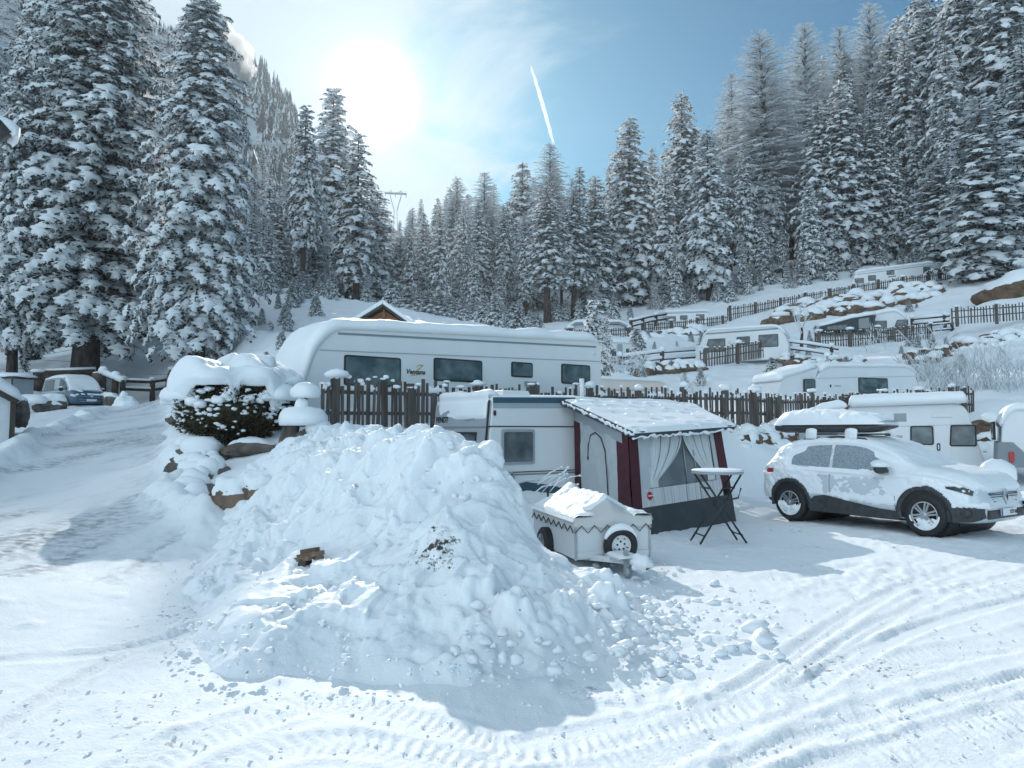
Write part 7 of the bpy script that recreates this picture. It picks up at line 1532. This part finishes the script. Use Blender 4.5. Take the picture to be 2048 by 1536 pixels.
# ================================================================== shrub with its snow hood
def big_shrub():
    c = U(466, 812, 15.0); root = empty('shrub', (c.x, c.y, c.z), 0, 'rounded dark shrub under a thick hood of snow beside the road', 'shrub'); rng = np.random.default_rng(3)
    n = 15000; A = []; 
    ph = rng.uniform(0, 6.283, n); zz = rng.uniform(-1, .75, n); rad = np.sqrt(np.clip(1 - zz ** 2, 0, 1)); shell = rng.random(n) ** .25
    rr = np.where(zz < 0, rad ** .8 * .97, rad ** .6); bump = 1 + .09 * np.sin(ph * 5 + zz * 4) + .07 * np.sin(ph * 11 + zz * 9)
    P = np.stack([np.cos(ph) * rr * 1.16 * shell * bump, np.sin(ph) * rr * 1.0 * shell * bump, zz * .82], 1); N_ = np.stack([np.cos(ph) * rad, np.sin(ph) * rad, zz * .7 + .25], 1) + rng.normal(0, .45, (n, 3)); N_ /= np.linalg.norm(N_, axis=1, keepdims=True)
    S_ = np.cross(N_, rng.normal(size=(n, 3))); S_ /= np.linalg.norm(S_, axis=1, keepdims=True); L = rng.uniform(.04, .10, n)[:, None]; w = rng.uniform(.010, .022, n)[:, None]
    V = np.stack([P - S_ * w, P + S_ * w, P + N_ * L + S_ * w * .5, P + N_ * L - S_ * w * .5], 1).reshape(-1, 3); Fq = np.arange(4 * n).reshape(-1, 4)
    link('foliage', mesh_np('foliage', V, Fq, [M['thuja']], smooth=False), root)
    mb = MB(); mb.blob((0, 0, -.05), (.98, .86, .68), 3, .12, 1.2, 4); mb.build('twigs', M['thuja'], root); mb = MB(); [mb.tube([(.1 * math.cos(a), .1 * math.sin(a), -1.0), (.4 * math.cos(a), .4 * math.sin(a), -.4)], .05, 6) for a in (0, 1.3, 2.6, 4, 5)]; mb.build('stem', M['bark'], root)
    # hood
    nA, nB = 130, 60; a = np.linspace(0, 6.2832, nA)[:, None]; b = np.linspace(0, 1, nB)[None, :]
    rim = 1.26 + .10 * np.sin(a * 3 + 1) + .08 * np.sin(a * 7) ; th = b * 1.62
    r_ = np.sin(np.minimum(th, 1.5)) ** .78; X = np.cos(a) * r_ * rim * 1.0; Y = np.sin(a) * r_ * rim * .9
    top = .30 + .66 * np.cos(np.minimum(th, 1.57)) ** .62; low = -.16 * np.clip((b - .86) / .14, 0, 1) ** 1.2
    lob = .13 * np.sin(X * 4.1 + 1) * np.cos(Y * 3.7) + .22 * (fbm(X * 1.5 + 5, Y * 1.5, oct=3, seed=4) - .5); w_, idn = worley(X * 1.15, Y * 1.3, 15); lob = lob + .16 * np.sqrt(np.clip(1 - (w_ / .62) ** 2, 0, 1)) - .1
    hang = (fbm(a * 2.2 + 3, np.zeros_like(a), oct=4, seed=6) - .47) * 1.7 - .06 * np.cos(a * 9)
    Z = top + lob * (1 - b ** 6) + low - np.maximum(hang, -.22) * np.clip((b - .8) / .2, 0, 1) + .03 * (fbm(X * 6, Y * 6, oct=2, seed=9) - .5)
    inn = 1 - .10 * np.clip((b - .93) / .07, 0, 1); A = np.stack([X * inn, Y * inn, Z], -1); mb = MB(); mb.grid(A); mb.build('snow_hood', M['snow'], root)
    # dabs of snow lodged in the foliage
    mb = MB(); rg = random.Random(8)
    for i in range(430):
        p = rg.uniform(0, 6.28); z = rg.uniform(-.30, .40) if rg.random() < .85 else rg.uniform(-.7, -.3); q = math.sqrt(max(0, 1 - z * z)) ** .8; s = rg.uniform(.015, .05) * (2.4 if z > .0 and rg.random() < .35 else 1)
        mb.blob((math.cos(p) * q * 1.15, math.sin(p) * q * 1.0, z * .82), (s * rg.uniform(.9, 1.7), s * 1.1, s * rg.uniform(.5, 1)), i, .45, 2.2, 2)
    o = mb.build('snow_dabs', M['snow'], root); o['kind'] = 'stuff'
    p = empty('placeholder')if False else None
    mb = MB(); 
    pillow('snow_lump', (1.02, -.25, .20), (.36, .34, .28), root, 5); pillow('snow_lump', (-1.05, -.25, .12), (.34, .34, .30), root, 6); pillow('snow_lump', (-.75, -.62, .16), (.42, .30, .24), root, 7); pillow('snow_lump', (.45, .1, .86), (.4, .3, .22), root, 9)
big_shrub()
# ================================================================== bare and frosted plants
def twig_tree(label, px, py, d, hpx, seed, name='bare_tree', cat='bare tree', group=None, spread=.75, thick=.05, mats=None, levels=4, up=.45):
    rg = random.Random(seed); b = U(px, py, d); H = hpx / FPX * d; root = empty(name, tuple(b), 0, label, cat, group); mb = MB(); tk = MB()
    def grow(p, dr, L, r, lv):
        pts = [p]; q = p; dd = dr
        for k in range(3): dd = (dd + Vector((rg.uniform(-.2, .2), rg.uniform(-.2, .2), rg.uniform(-.02, .2)))).normalized(); q = q + dd * L / 3; pts.append(q)
        (tk if lv == levels else mb).tube(pts, [r, r * .85, r * .7, r * .5], 6 if lv == levels else 4, cap=False)
        if lv <= 0: return
        for k in range(rg.choice((2, 3, 3))):
            t = rg.uniform(.4, 1) if lv < levels else rg.uniform(.55, 1); i = min(2, int(t * 3)); s = pts[i].lerp(pts[i + 1], t * 3 - i); a = rg.uniform(0, 6.28); nd = (dd + Vector((math.cos(a), math.sin(a), up)) * spread * rg.uniform(.7, 1.3)).normalized(); grow(s, nd, L * rg.uniform(.55, .8), r * .58, lv - 1)
    for k in range(1 if levels > 3 else 1): grow(Vector((0, 0, -.2)), Vector((0, 0, 1)), H * .38, thick, levels)
    tk.build('trunk', M['bark'], root); mb.build('crown', M['frost'], root)
twig_tree('bare fruit tree thick with white rime on the middle terrace', 1603, 690, 52, 112, 5, thick=.13, levels=5, spread=.85)
def thicket(label, px, py, d, w, h, n, seed, group='rimed thickets', mat='frost'):
    rg = random.Random(seed); b = U(px, py, d); gz = ground_z(b.x, b.y); root = empty('frosted_bush', (b.x, b.y, gz), 0, label, 'bush', group); mb = MB()
    for i in range(n):
        p = Vector((rg.uniform(-w, w) * .6, rg.uniform(-.5, .5) * w * .5, -.1)); a = rg.uniform(-.7, .7); L = h * rg.uniform(.5, 1.1); pts = [p]; dd = Vector((math.sin(a) * .7, rg.uniform(-.3, .3), 1)).normalized()
        for k in range(4): dd = (dd + Vector((math.sin(a) * .13, rg.uniform(-.08, .08), -.08))).normalized(); pts.append(pts[-1] + dd * L / 4)
        r = rg.uniform(.012, .022) * d / 36; mb.tube(pts, [r, r * .9, r * .8, r * .65, r * .4], 4, m=0 if rg.random() < .75 else 1, cap=False)
        for k in range(4):
            s = pts[rg.choice((2, 3, 3))]; e = s + (dd + Vector((rg.uniform(-.8, .8), rg.uniform(-.5, .5), rg.uniform(-.2, .5)))).normalized() * L * .28; mb.tube([s, e], [r * .7, r * .4], 3, m=0 if rg.random() < .8 else 1, cap=False)
    mb.build('stems', [M['frost'], M['larch']], root)
thicket('wide rimed thicket on the bank above the right hand caravan', 1890, 785, 35, 2.4, 2.3, 90, 2); thicket('rimed thicket of arching stems at the right edge', 1990, 780, 34, 2.0, 2.4, 70, 3); thicket('small rimed thicket left of the wide one', 1850, 765, 38, 1.4, 1.6, 40, 4); thicket('sparse rimed stems at the far right above the stone bank', 2040, 770, 33, 1.6, 1.8, 40, 5)
thicket('rimed twigs in front of the picket fence right of the awning', 1412, 838, 21.8, .5, 1.0, 26, 6); thicket('rimed sprigs on the slope above the cream caravan', 1385, 760, 39, .8, 1.1, 14, 7); thicket('rimed shrub right of the small caravan with the door', 1255, 745, 43, 1.0, 1.6, 34, 8); thicket('thin rimed stems standing on the slope below the awning terrace', 1760, 690, 50, 1.6, 2.0, 10, 9)
thicket('rimed stems between the awning terrace and the thicket', 1860, 690, 47, 1.6, 1.8, 14, 10)
def sprig():
    b = U(1112, 952, 12.6); root = empty('frosted_sprig', tuple(b), 0, 'snowy twigs reaching out above the trailer tarpaulin', 'twigs'); rg = random.Random(2); mb = MB()
    for i in range(11):
        p = Vector((rg.uniform(-.4, .1), 0, rg.uniform(-.3, -.1))); q = p + Vector((rg.uniform(.1, .5), rg.uniform(-.1, .1), rg.uniform(.05, .30))); mb.tube([p, (p + q) / 2 + Vector((0, 0, .04)), q], [.008, .013, .007], 5); mb.blob(tuple(q), (.03, .025, .022), i, .3, 2, 1)
    mb.build('twigs', M['snow'], root); mb = MB(); mb.tube([(-.1, .02, -.9), (-.15, 0, -.2)], .02, 6); mb.build('stem', M['bark'], root)
sprig()
# ================================================================== buildings and far things
def chalet():
    s = Side((706, 47), (806, 47)); root = empty('chalet', (s.A.x, s.A.y, 0), s.ang, 'timber chalet gable with snow on its roof behind the long caravan', 'chalet'); 
    def q(px, py): t, z = s.at(px, py); return t, z
    ap = q(765, 613); e1 = (ap[0] - 2.6, ap[1] - 1.62); e2 = (ap[0] + 2.1, ap[1] - 1.5); zb = ap[1] - 4.2; root.location.z = zb
    A = (ap[0], ap[1] - zb); B = (e1[0], e1[1] - zb); C = (e2[0], e2[1] - zb)
    mb = MB(); mb.prism([(B[0] + .4, 0), (C[0] - .4, 0), (C[0] - .4, C[1] + .2), (A[0], A[1] - .12), (B[0] + .4, B[1] + .2)], .7, 6.5); mb.build('wall', M['gable'], root)
    for nm, th, dz, mt, y0 in (('roof', .16, 0, 'fence_dark', 0), ('roof_snow', .30, .17, 'snow', -.08)):
        mb = MB()
        for P in (B, C): 
            k = 1 if P is C else -1; mb.prism([(A[0], A[1] + dz), (A[0], A[1] + dz + th), (P[0], P[1] + dz + th), (P[0], P[1] + dz)] if k > 0 else [(A[0], A[1] + dz), (P[0], P[1] + dz), (P[0], P[1] + dz + th), (A[0], A[1] + dz + th)], y0, 7.0)
        mb.build(nm, M[mt], root, bevel=.05 if nm == 'roof_snow' else 0)
    mb = MB(); mb.bar((A[0] - .9, .55, A[1] - .75), (A[0] + .9, .55, A[1] - .75), .14); mb.bar((A[0], .55, A[1] - .75), (A[0], .55, A[1] - .1), .14); mb.build('truss', M['gable'], root)
chalet()
def shed():
    c = U(30, 772, 38); root = empty('shed', (c.x, c.y, c.z - .4), R(-14), 'small grey shed with snow roof left of the blue van', 'shed')
    mb = MB(); mb.box((0, 0, .2), (1.1, 1.2, 1.1)); mb.build('wall', M['greypanel'], root); mb = MB(); mb.box((.5, -.61, .2), (.08, .04, 1.05)); mb.build('corner_board', M['fence_dark'], root); mb = MB(); mb.box((.1, -.1, .80), (1.6, 1.6, .08)); mb.build('roof', M['fence_dark'], root)
    mb = MB(); mb.blob((.1, -.1, .90), (.92, .9, .2), 4, .15, 1.3, 3, flat=-.1); mb.build('roof_snow', M['snow'], root)
shed()
def gable_wall():
    d = 19.0; root = empty('white_house', tuple(U(8, 862, d) + Vector((0, 0, .3))), R(37), 'white gabled house end with dark eaves cut by the left edge', 'house'); z0 = root.location.z
    mb = MB(); mb.prism([(-3.2, -2), (.12, -2), (.12, .50), (-.15, .72), (-3.2, 2.4)], 0, 3); mb.build('wall', M['wallwhite'], root)
    mb = MB(); mb.prism([(.22, .40), (.30, .50), (-3.2, 2.62), (-3.2, 2.46)], -.25, 3.2); mb.build('roof', M['fence_dark'], root); mb = MB(); mb.box((.17, -.02, -.6), (.12, .10, 2.3)); mb.build('corner_board', M['fence_dark'], root)
    ch = [(.36, .50), (.1, .70), (-1, 1.36), (-2, 1.97), (-3.1, 2.63)]; snow_strip('roof_snow', ch[::-1], -.25, 3.2, .24, root, 3, n=40, m=16, taper=.06, sag=.08, amp=.5)
gable_wall()
def eave():
    b = U(14, 270, 6.2); root = empty('roof_eave', tuple(b), R(35), 'dark gutter corner of a near roof loaded with snow at the left edge', 'roof'); mb = MB(); d = Vector((-.66, 0, .58))
    mb.tube([Vector((0, 0, -.02)), d * .5, d], .075, 14); mb.build('gutter', M['plastic'], root, bevel=0); mb = MB(); mb.prism([(-.66, .60), (0.0, -.0), (.0, .05), (-.66, .66)], .0, .25); mb.build('roof_edge', M['fence_dark'], root)
    snow_strip('roof_snow', [tuple((d * 1.0).xz), tuple((d * .5).xz), tuple((d * .12).xz), (.03, .02), (.05, -.03)] , -.06, .22, .13, root, 4, n=36, m=14, taper=.05, amp=.3)
eave()
def gate_post():
    c = U(197, 780, 43.5); mb = MB(); root = empty('stone_post', (c.x, c.y, c.z - 1.05), R(5), 'square grey stone gate post behind the blue van', 'gate post')
    mb = MB(); mb.box((0, 0, 1.0), (.72, .6, 2.1), taper=.9); mb.build('shaft', M['rock'], root, bevel=.05); mb = MB(); mb.blob((0, 0, 2.08), (.36, .3, .10), 3, .15, 1.2, 2, flat=-.03); mb.build('snow_cap', M['snow'], root)
    c = U(345, 770, 46); root = empty('stone_post', (c.x, c.y, c.z - 1.2), 0, 'dark rough stone post left of the shrub hood', 'gate post'); mb = MB(); mb.blob((0, 0, 1.1), (.40, .36, 1.25), 5, .18, 1.4, 3); mb.build('shaft', M['rock'], root); mb = MB(); mb.blob((0, 0, 2.25), (.34, .3, .16), 6, .15, 1.3, 2); mb.build('snow_cap', M['snow'], root)
    c = U(165, 748, 46.8); root = empty('litter_bin', (c.x, c.y, c.z - .45), 0, 'green litter bin on the thick spruce trunk', 'litter bin'); mb = MB(); mb.prism(rrect(-.26, 0, .26, .72, .06), -.2, .2); mb.build('bin', M['bin'], root, bevel=.02); mb = MB(); mb.box((0, -.21, .40), (.20, .012, .24)); mb.build('label', M['yellow'], root)
    c = U(252, 815, 37); root = empty('snow_mound', (c.x, c.y, ground_z(c.x, c.y)), 0, 'squared pile of shovelled snow at the roadside near the van', 'snow pile'); mb = MB(); mb.blob((0, 0, .1), (.62, .5, .42), 4, .3, 1.6, 3); mb.blob((-.25, .2, .35), (.22, .22, .5), 7, .2, 1.6, 3); mb.build('snow', M['snow'], root, bevel=.08)
gate_post()
for (px, py, d, rx_, rz_, sd, lb) in ((62, 800, 35, .8, .28, 2, 'snow cushion on the low wall left of the van'), (1995, 948, 14.5, .36, .30, 6, 'rounded snow lump beyond the bonnet of the parked car')):
    c = U(px, py, d); o = pillow('snow_cushion', tuple(c), (rx_, rx_ * .7, rz_), None, sd, .14, -.6); tag(o, lb, 'snow lump')
def pylon(label, px, py, d, hpx, wpx, foot):
    b = U(px, foot, d); s = d / FPX; H = (foot - py) * s; Wd = wpx / 2 * s; root = empty('pylon', tuple(b), R(8), label, 'pylon', 'lattice pylons'); r = .065 * d / 160; mb = MB()
    top = H * .965; low = H - (hpx * s)
    for sy in (-.6, .6):
        for sx in (-1, 1):
            mb.bar((sx * Wd * .52, sy, H * .94), (0 + sx * .4, sy, low), r * 2); mb.bar((sx * .4, sy, low), (sx * Wd * .35, sy, 0), r * 2)
            n = 6
            for k in range(n): t = k / n; x0 = sx * (Wd * .52 * (1 - t) + .4 * t); x1 = sx * (Wd * .52 * (1 - t - 1 / n) + .4 * (t + 1 / n)); z0 = H * .94 * (1 - t) + low * t; z1 = H * .94 * (1 - t - 1 / n) + low * (t + 1 / n); mb.bar((x0, sy, z0), (x1, -sy, z1), r)
        mb.bar((-Wd, sy, top), (Wd, sy, top), r * 2); mb.bar((-Wd, sy * .3, top), (-Wd * .6, sy, H * .985), r)
    mb.build('mast', M['steel'], root); mb = MB()
    for k in range(14):
        x = -Wd + 2 * Wd * k / 14; x2 = x + Wd / 7; mb.bar((x, -.6, top), ((x + x2) / 2, 0, top + H * .018), r); mb.bar(((x + x2) / 2, 0, top + H * .018), (x2, -.6, top), r)
    for sx in (-1, 1): mb.bar((sx * Wd * .62, 0, top), (sx * Wd * .45, 0, top + H * .05), r * 1.6); mb.bar((sx * Wd * .28, 0, top), (sx * Wd * .45, 0, top + H * .05), r * 1.6)
    mb.bar((-Wd, 0, top - .0), (Wd, 0, top), r * 2); mb.build('cross_arm', M['steel'], root)
    mb = MB(); [mb.tube([(x * Wd, 0, top), (x * Wd, 0, top - H * .05)], r * 1.3, 6) for x in (-.95, 0, .95)]; mb.build('insulators', M['greypanel'], root)
pylon('rimed lattice pylon among the trees below the mountain', 520, 270, 150, 60, 80, 520); pylon('distant lattice pylon above the valley forest beside the sun', 790, 378, 230, 40, 44, 520)
def wires():
    mb = MB(); root = empty('power_line', tuple(U(490, 272, 150)), 0, 'thin power cables hanging by the first pylon', 'cable'); b = U(490, 272, 150)
    for (p, q) in (((490, 272, 150), (300, 200, 110)), ((520, 272, 150), (320, 215, 110)), ((486, 270, 150), (770, 383, 230)), ((556, 270, 150), (812, 383, 230))):
        a = U(*p) - b; c = U(*q) - b; pts = [a.lerp(c, t) + Vector((0, 0, -5 * math.sin(math.pi * t))) for t in np.linspace(0, 1, 12)]; mb.tube(pts, .05, 4)
    mb.build('wires', M['steel'], root)
wires()
# vapour trail far up, and a scrap of low cloud against the mountain
def contrail():
    D = 9000; a = U(1062, 132, D); b = U(1107, 290, D); root = empty('contrail', tuple(a), 0, 'white vapour trail slanting down the blue sky', 'vapour trail'); d = b - a; n = 40; s_ = Vector((1, 0, .28)).normalized()
    for off in (-1, 1):
        mb = MB(); pts = []; rs = []
        for k in range(n + 1): t = k / n; pts.append(d * t + s_ * off * 11 * math.sin(math.pi * t) ** .6 + s_ * (9 * math.sin(t * 2.6))); rs.append(7 + 20 * t ** .7 * (1 - t * .75) + 2.5 * math.sin(t * 40 + off))
        mb.tube(pts, rs, 8); mb.build('trail', M['vapour'], root)
def vapour_mat():
    m = bpy.data.materials.new('vapour'); m.use_nodes = True; N, L = nt(m); out = N['Material Output']; N.remove(N['Principled BSDF']); d = N.new('ShaderNodeBsdfDiffuse'); t = N.new('ShaderNodeBsdfTranslucent'); mx = N.new('ShaderNodeMixShader'); mx.inputs[0].default_value = .85
    for q in (d, t): q.inputs[0].default_value = (.95, .97, .98, 1)
    L.new(d.outputs[0], mx.inputs[1]); L.new(t.outputs[0], mx.inputs[2]); tr = N.new('ShaderNodeBsdfTransparent'); m2 = N.new('ShaderNodeMixShader'); lw = N.new('ShaderNodeLayerWeight'); lw.inputs[0].default_value = .35; mr = N.new('ShaderNodeMapRange'); L.new(lw.outputs['Facing'], mr.inputs[0]); mr.inputs[1].default_value = .12; mr.inputs[2].default_value = .92; mr.inputs[3].default_value = .95; mr.inputs[4].default_value = 0
    L.new(mr.outputs[0], m2.inputs[0]); L.new(tr.outputs[0], m2.inputs[1]); L.new(mx.outputs[0], m2.inputs[2]); L.new(m2.outputs[0], out.inputs[0]); return m
M['cloudlet'] = bpy.data.materials.new('cloudlet'); M['cloudlet'].use_nodes = True
N_, L_n = nt(M['cloudlet']); N_.remove(N_['Principled BSDF']); vs_ = N_.new('ShaderNodeVolumePrincipled'); vs_.inputs['Color'].default_value = (1, 1, 1, 1); vs_.inputs['Density'].default_value = .16; vs_.inputs['Anisotropy'].default_value = .5; L_n.new(vs_.outputs[0], N_['Material Output'].inputs['Volume'])
M['vapour'] = vapour_mat(); contrail()
def low_cloud():
    c = U(468, 125, 260); root = empty('low_cloud', tuple(c), 0, 'bright scrap of low cloud against the far mountain', 'cloud'); mb = MB(); rg = random.Random(3); s = 260 / FPX
    for i in range(26):
        t = i / 25; x = (-30 + 55 * t + rg.uniform(-14, 14)) * s; z = (70 - 115 * t + rg.uniform(-14, 14)) * s; r = (28 - 14 * abs(t - .45) * 2) * s * rg.uniform(.7, 1.1); mb.blob((x, rg.uniform(-3, 3), z), (r, r, r * 1.1), i, .25, 1.8, 3)
    o = mb.build('vapour', M['vapour'], root)
    bm = o.modifiers.new('r', 'REMESH'); bm.mode = 'VOXEL'; bm.voxel_size = .5; o.data.materials.clear(); o.data.materials.append(M['cloudlet']); dg = bpy.context.evaluated_depsgraph_get(); me = bpy.data.meshes.new_from_object(o.evaluated_get(dg)); o.modifiers.clear(); o.data = me; me.polygons.foreach_set('use_smooth', np.ones(len(me.polygons), bool))
low_cloud()
# scattered clods that rolled off the heap and the ploughed berms
def clods():
    V, Fc = ico(2); rg = random.Random(6); Vs = []; Fs = []; o = 0
    spots = [(1180 + rg.gauss(0, 60) + 260 * rg.random(), 1190 + rg.gauss(0, 40) + 90 * rg.random(), rg.uniform(.012, .05)) for _ in range(90)] + [(rg.uniform(1300, 1560), rg.uniform(1180, 1330), rg.uniform(.008, .035)) for _ in range(90)] + [(1512, 1262, .10), (1525, 1285, .085), (1460, 1300, .05), (1440, 1310, .04)] + [(rg.uniform(330, 420), rg.uniform(1130, 1330), rg.uniform(.005, .016)) for _ in range(50)] + [(rg.uniform(420, 1300), 1345 + rg.gauss(0, 22), rg.uniform(.005, .016)) for _ in range(120)] + [(rg.uniform(1300, 2048), rg.uniform(1150, 1530), rg.uniform(.004, .013)) for _ in range(260)] + [(rg.uniform(0, 1300), rg.uniform(1380, 1530), rg.uniform(.004, .011)) for _ in range(160)]
    spots += [(rg.uniform(900, 1330), rg.uniform(1050, 1340), rg.uniform(.01, .045)) for _ in range(130)] + [(rg.uniform(380, 700), rg.uniform(1090, 1330), rg.uniform(.008, .03)) for _ in range(80)] + [(rg.uniform(640, 1000), rg.uniform(872, 1000), rg.uniform(.015, .045)) for _ in range(50)]
    for px, py, r in spots:
        p = surf_hit(px, py) + Vector((0, 0, r * .3)); k = rg.randrange(200); n1 = fbm(V[:, 0] * 1.4 + k, V[:, 1] * 1.4, V[:, 2] * 1.4, 2, k)
        Vs.append(V * (1 + 1.5 * (n1 - .5))[:, None] * np.array([r * rg.uniform(.9, 1.5), r * rg.uniform(.8, 1.3), r * rg.uniform(.7, 1)]) + np.array(p)); Fs.append(Fc + o); o += len(V)
    tag(link('snow_clods', mesh_np('snow_clods', np.concatenate(Vs), np.concatenate(Fs), [M['snow']])), 'loose clods of snow scattered round the heap', 'snow clods', kind='stuff')
clods()
# ================================================================== winter air between here and the mountain
def haze():
    mb = MB(); mb.box((-35, 210, 103), (930, 560, 214)); o = mb.build('haze', HAZEM); tag(o, 'thin winter haze in the valley', 'haze', kind='stuff')
HAZEM = bpy.data.materials.new('haze'); HAZEM.use_nodes = True
def hz():
    N, L = nt(HAZEM); N.remove(N['Principled BSDF']); v = N.new('ShaderNodeVolumePrincipled'); v.inputs['Color'].default_value = (.80, .92, 1, 1); v.inputs['Density'].default_value = .00032; v.inputs['Anisotropy'].default_value = .55; L.new(v.outputs[0], N['Material Output'].inputs['Volume'])
hz(); haze()
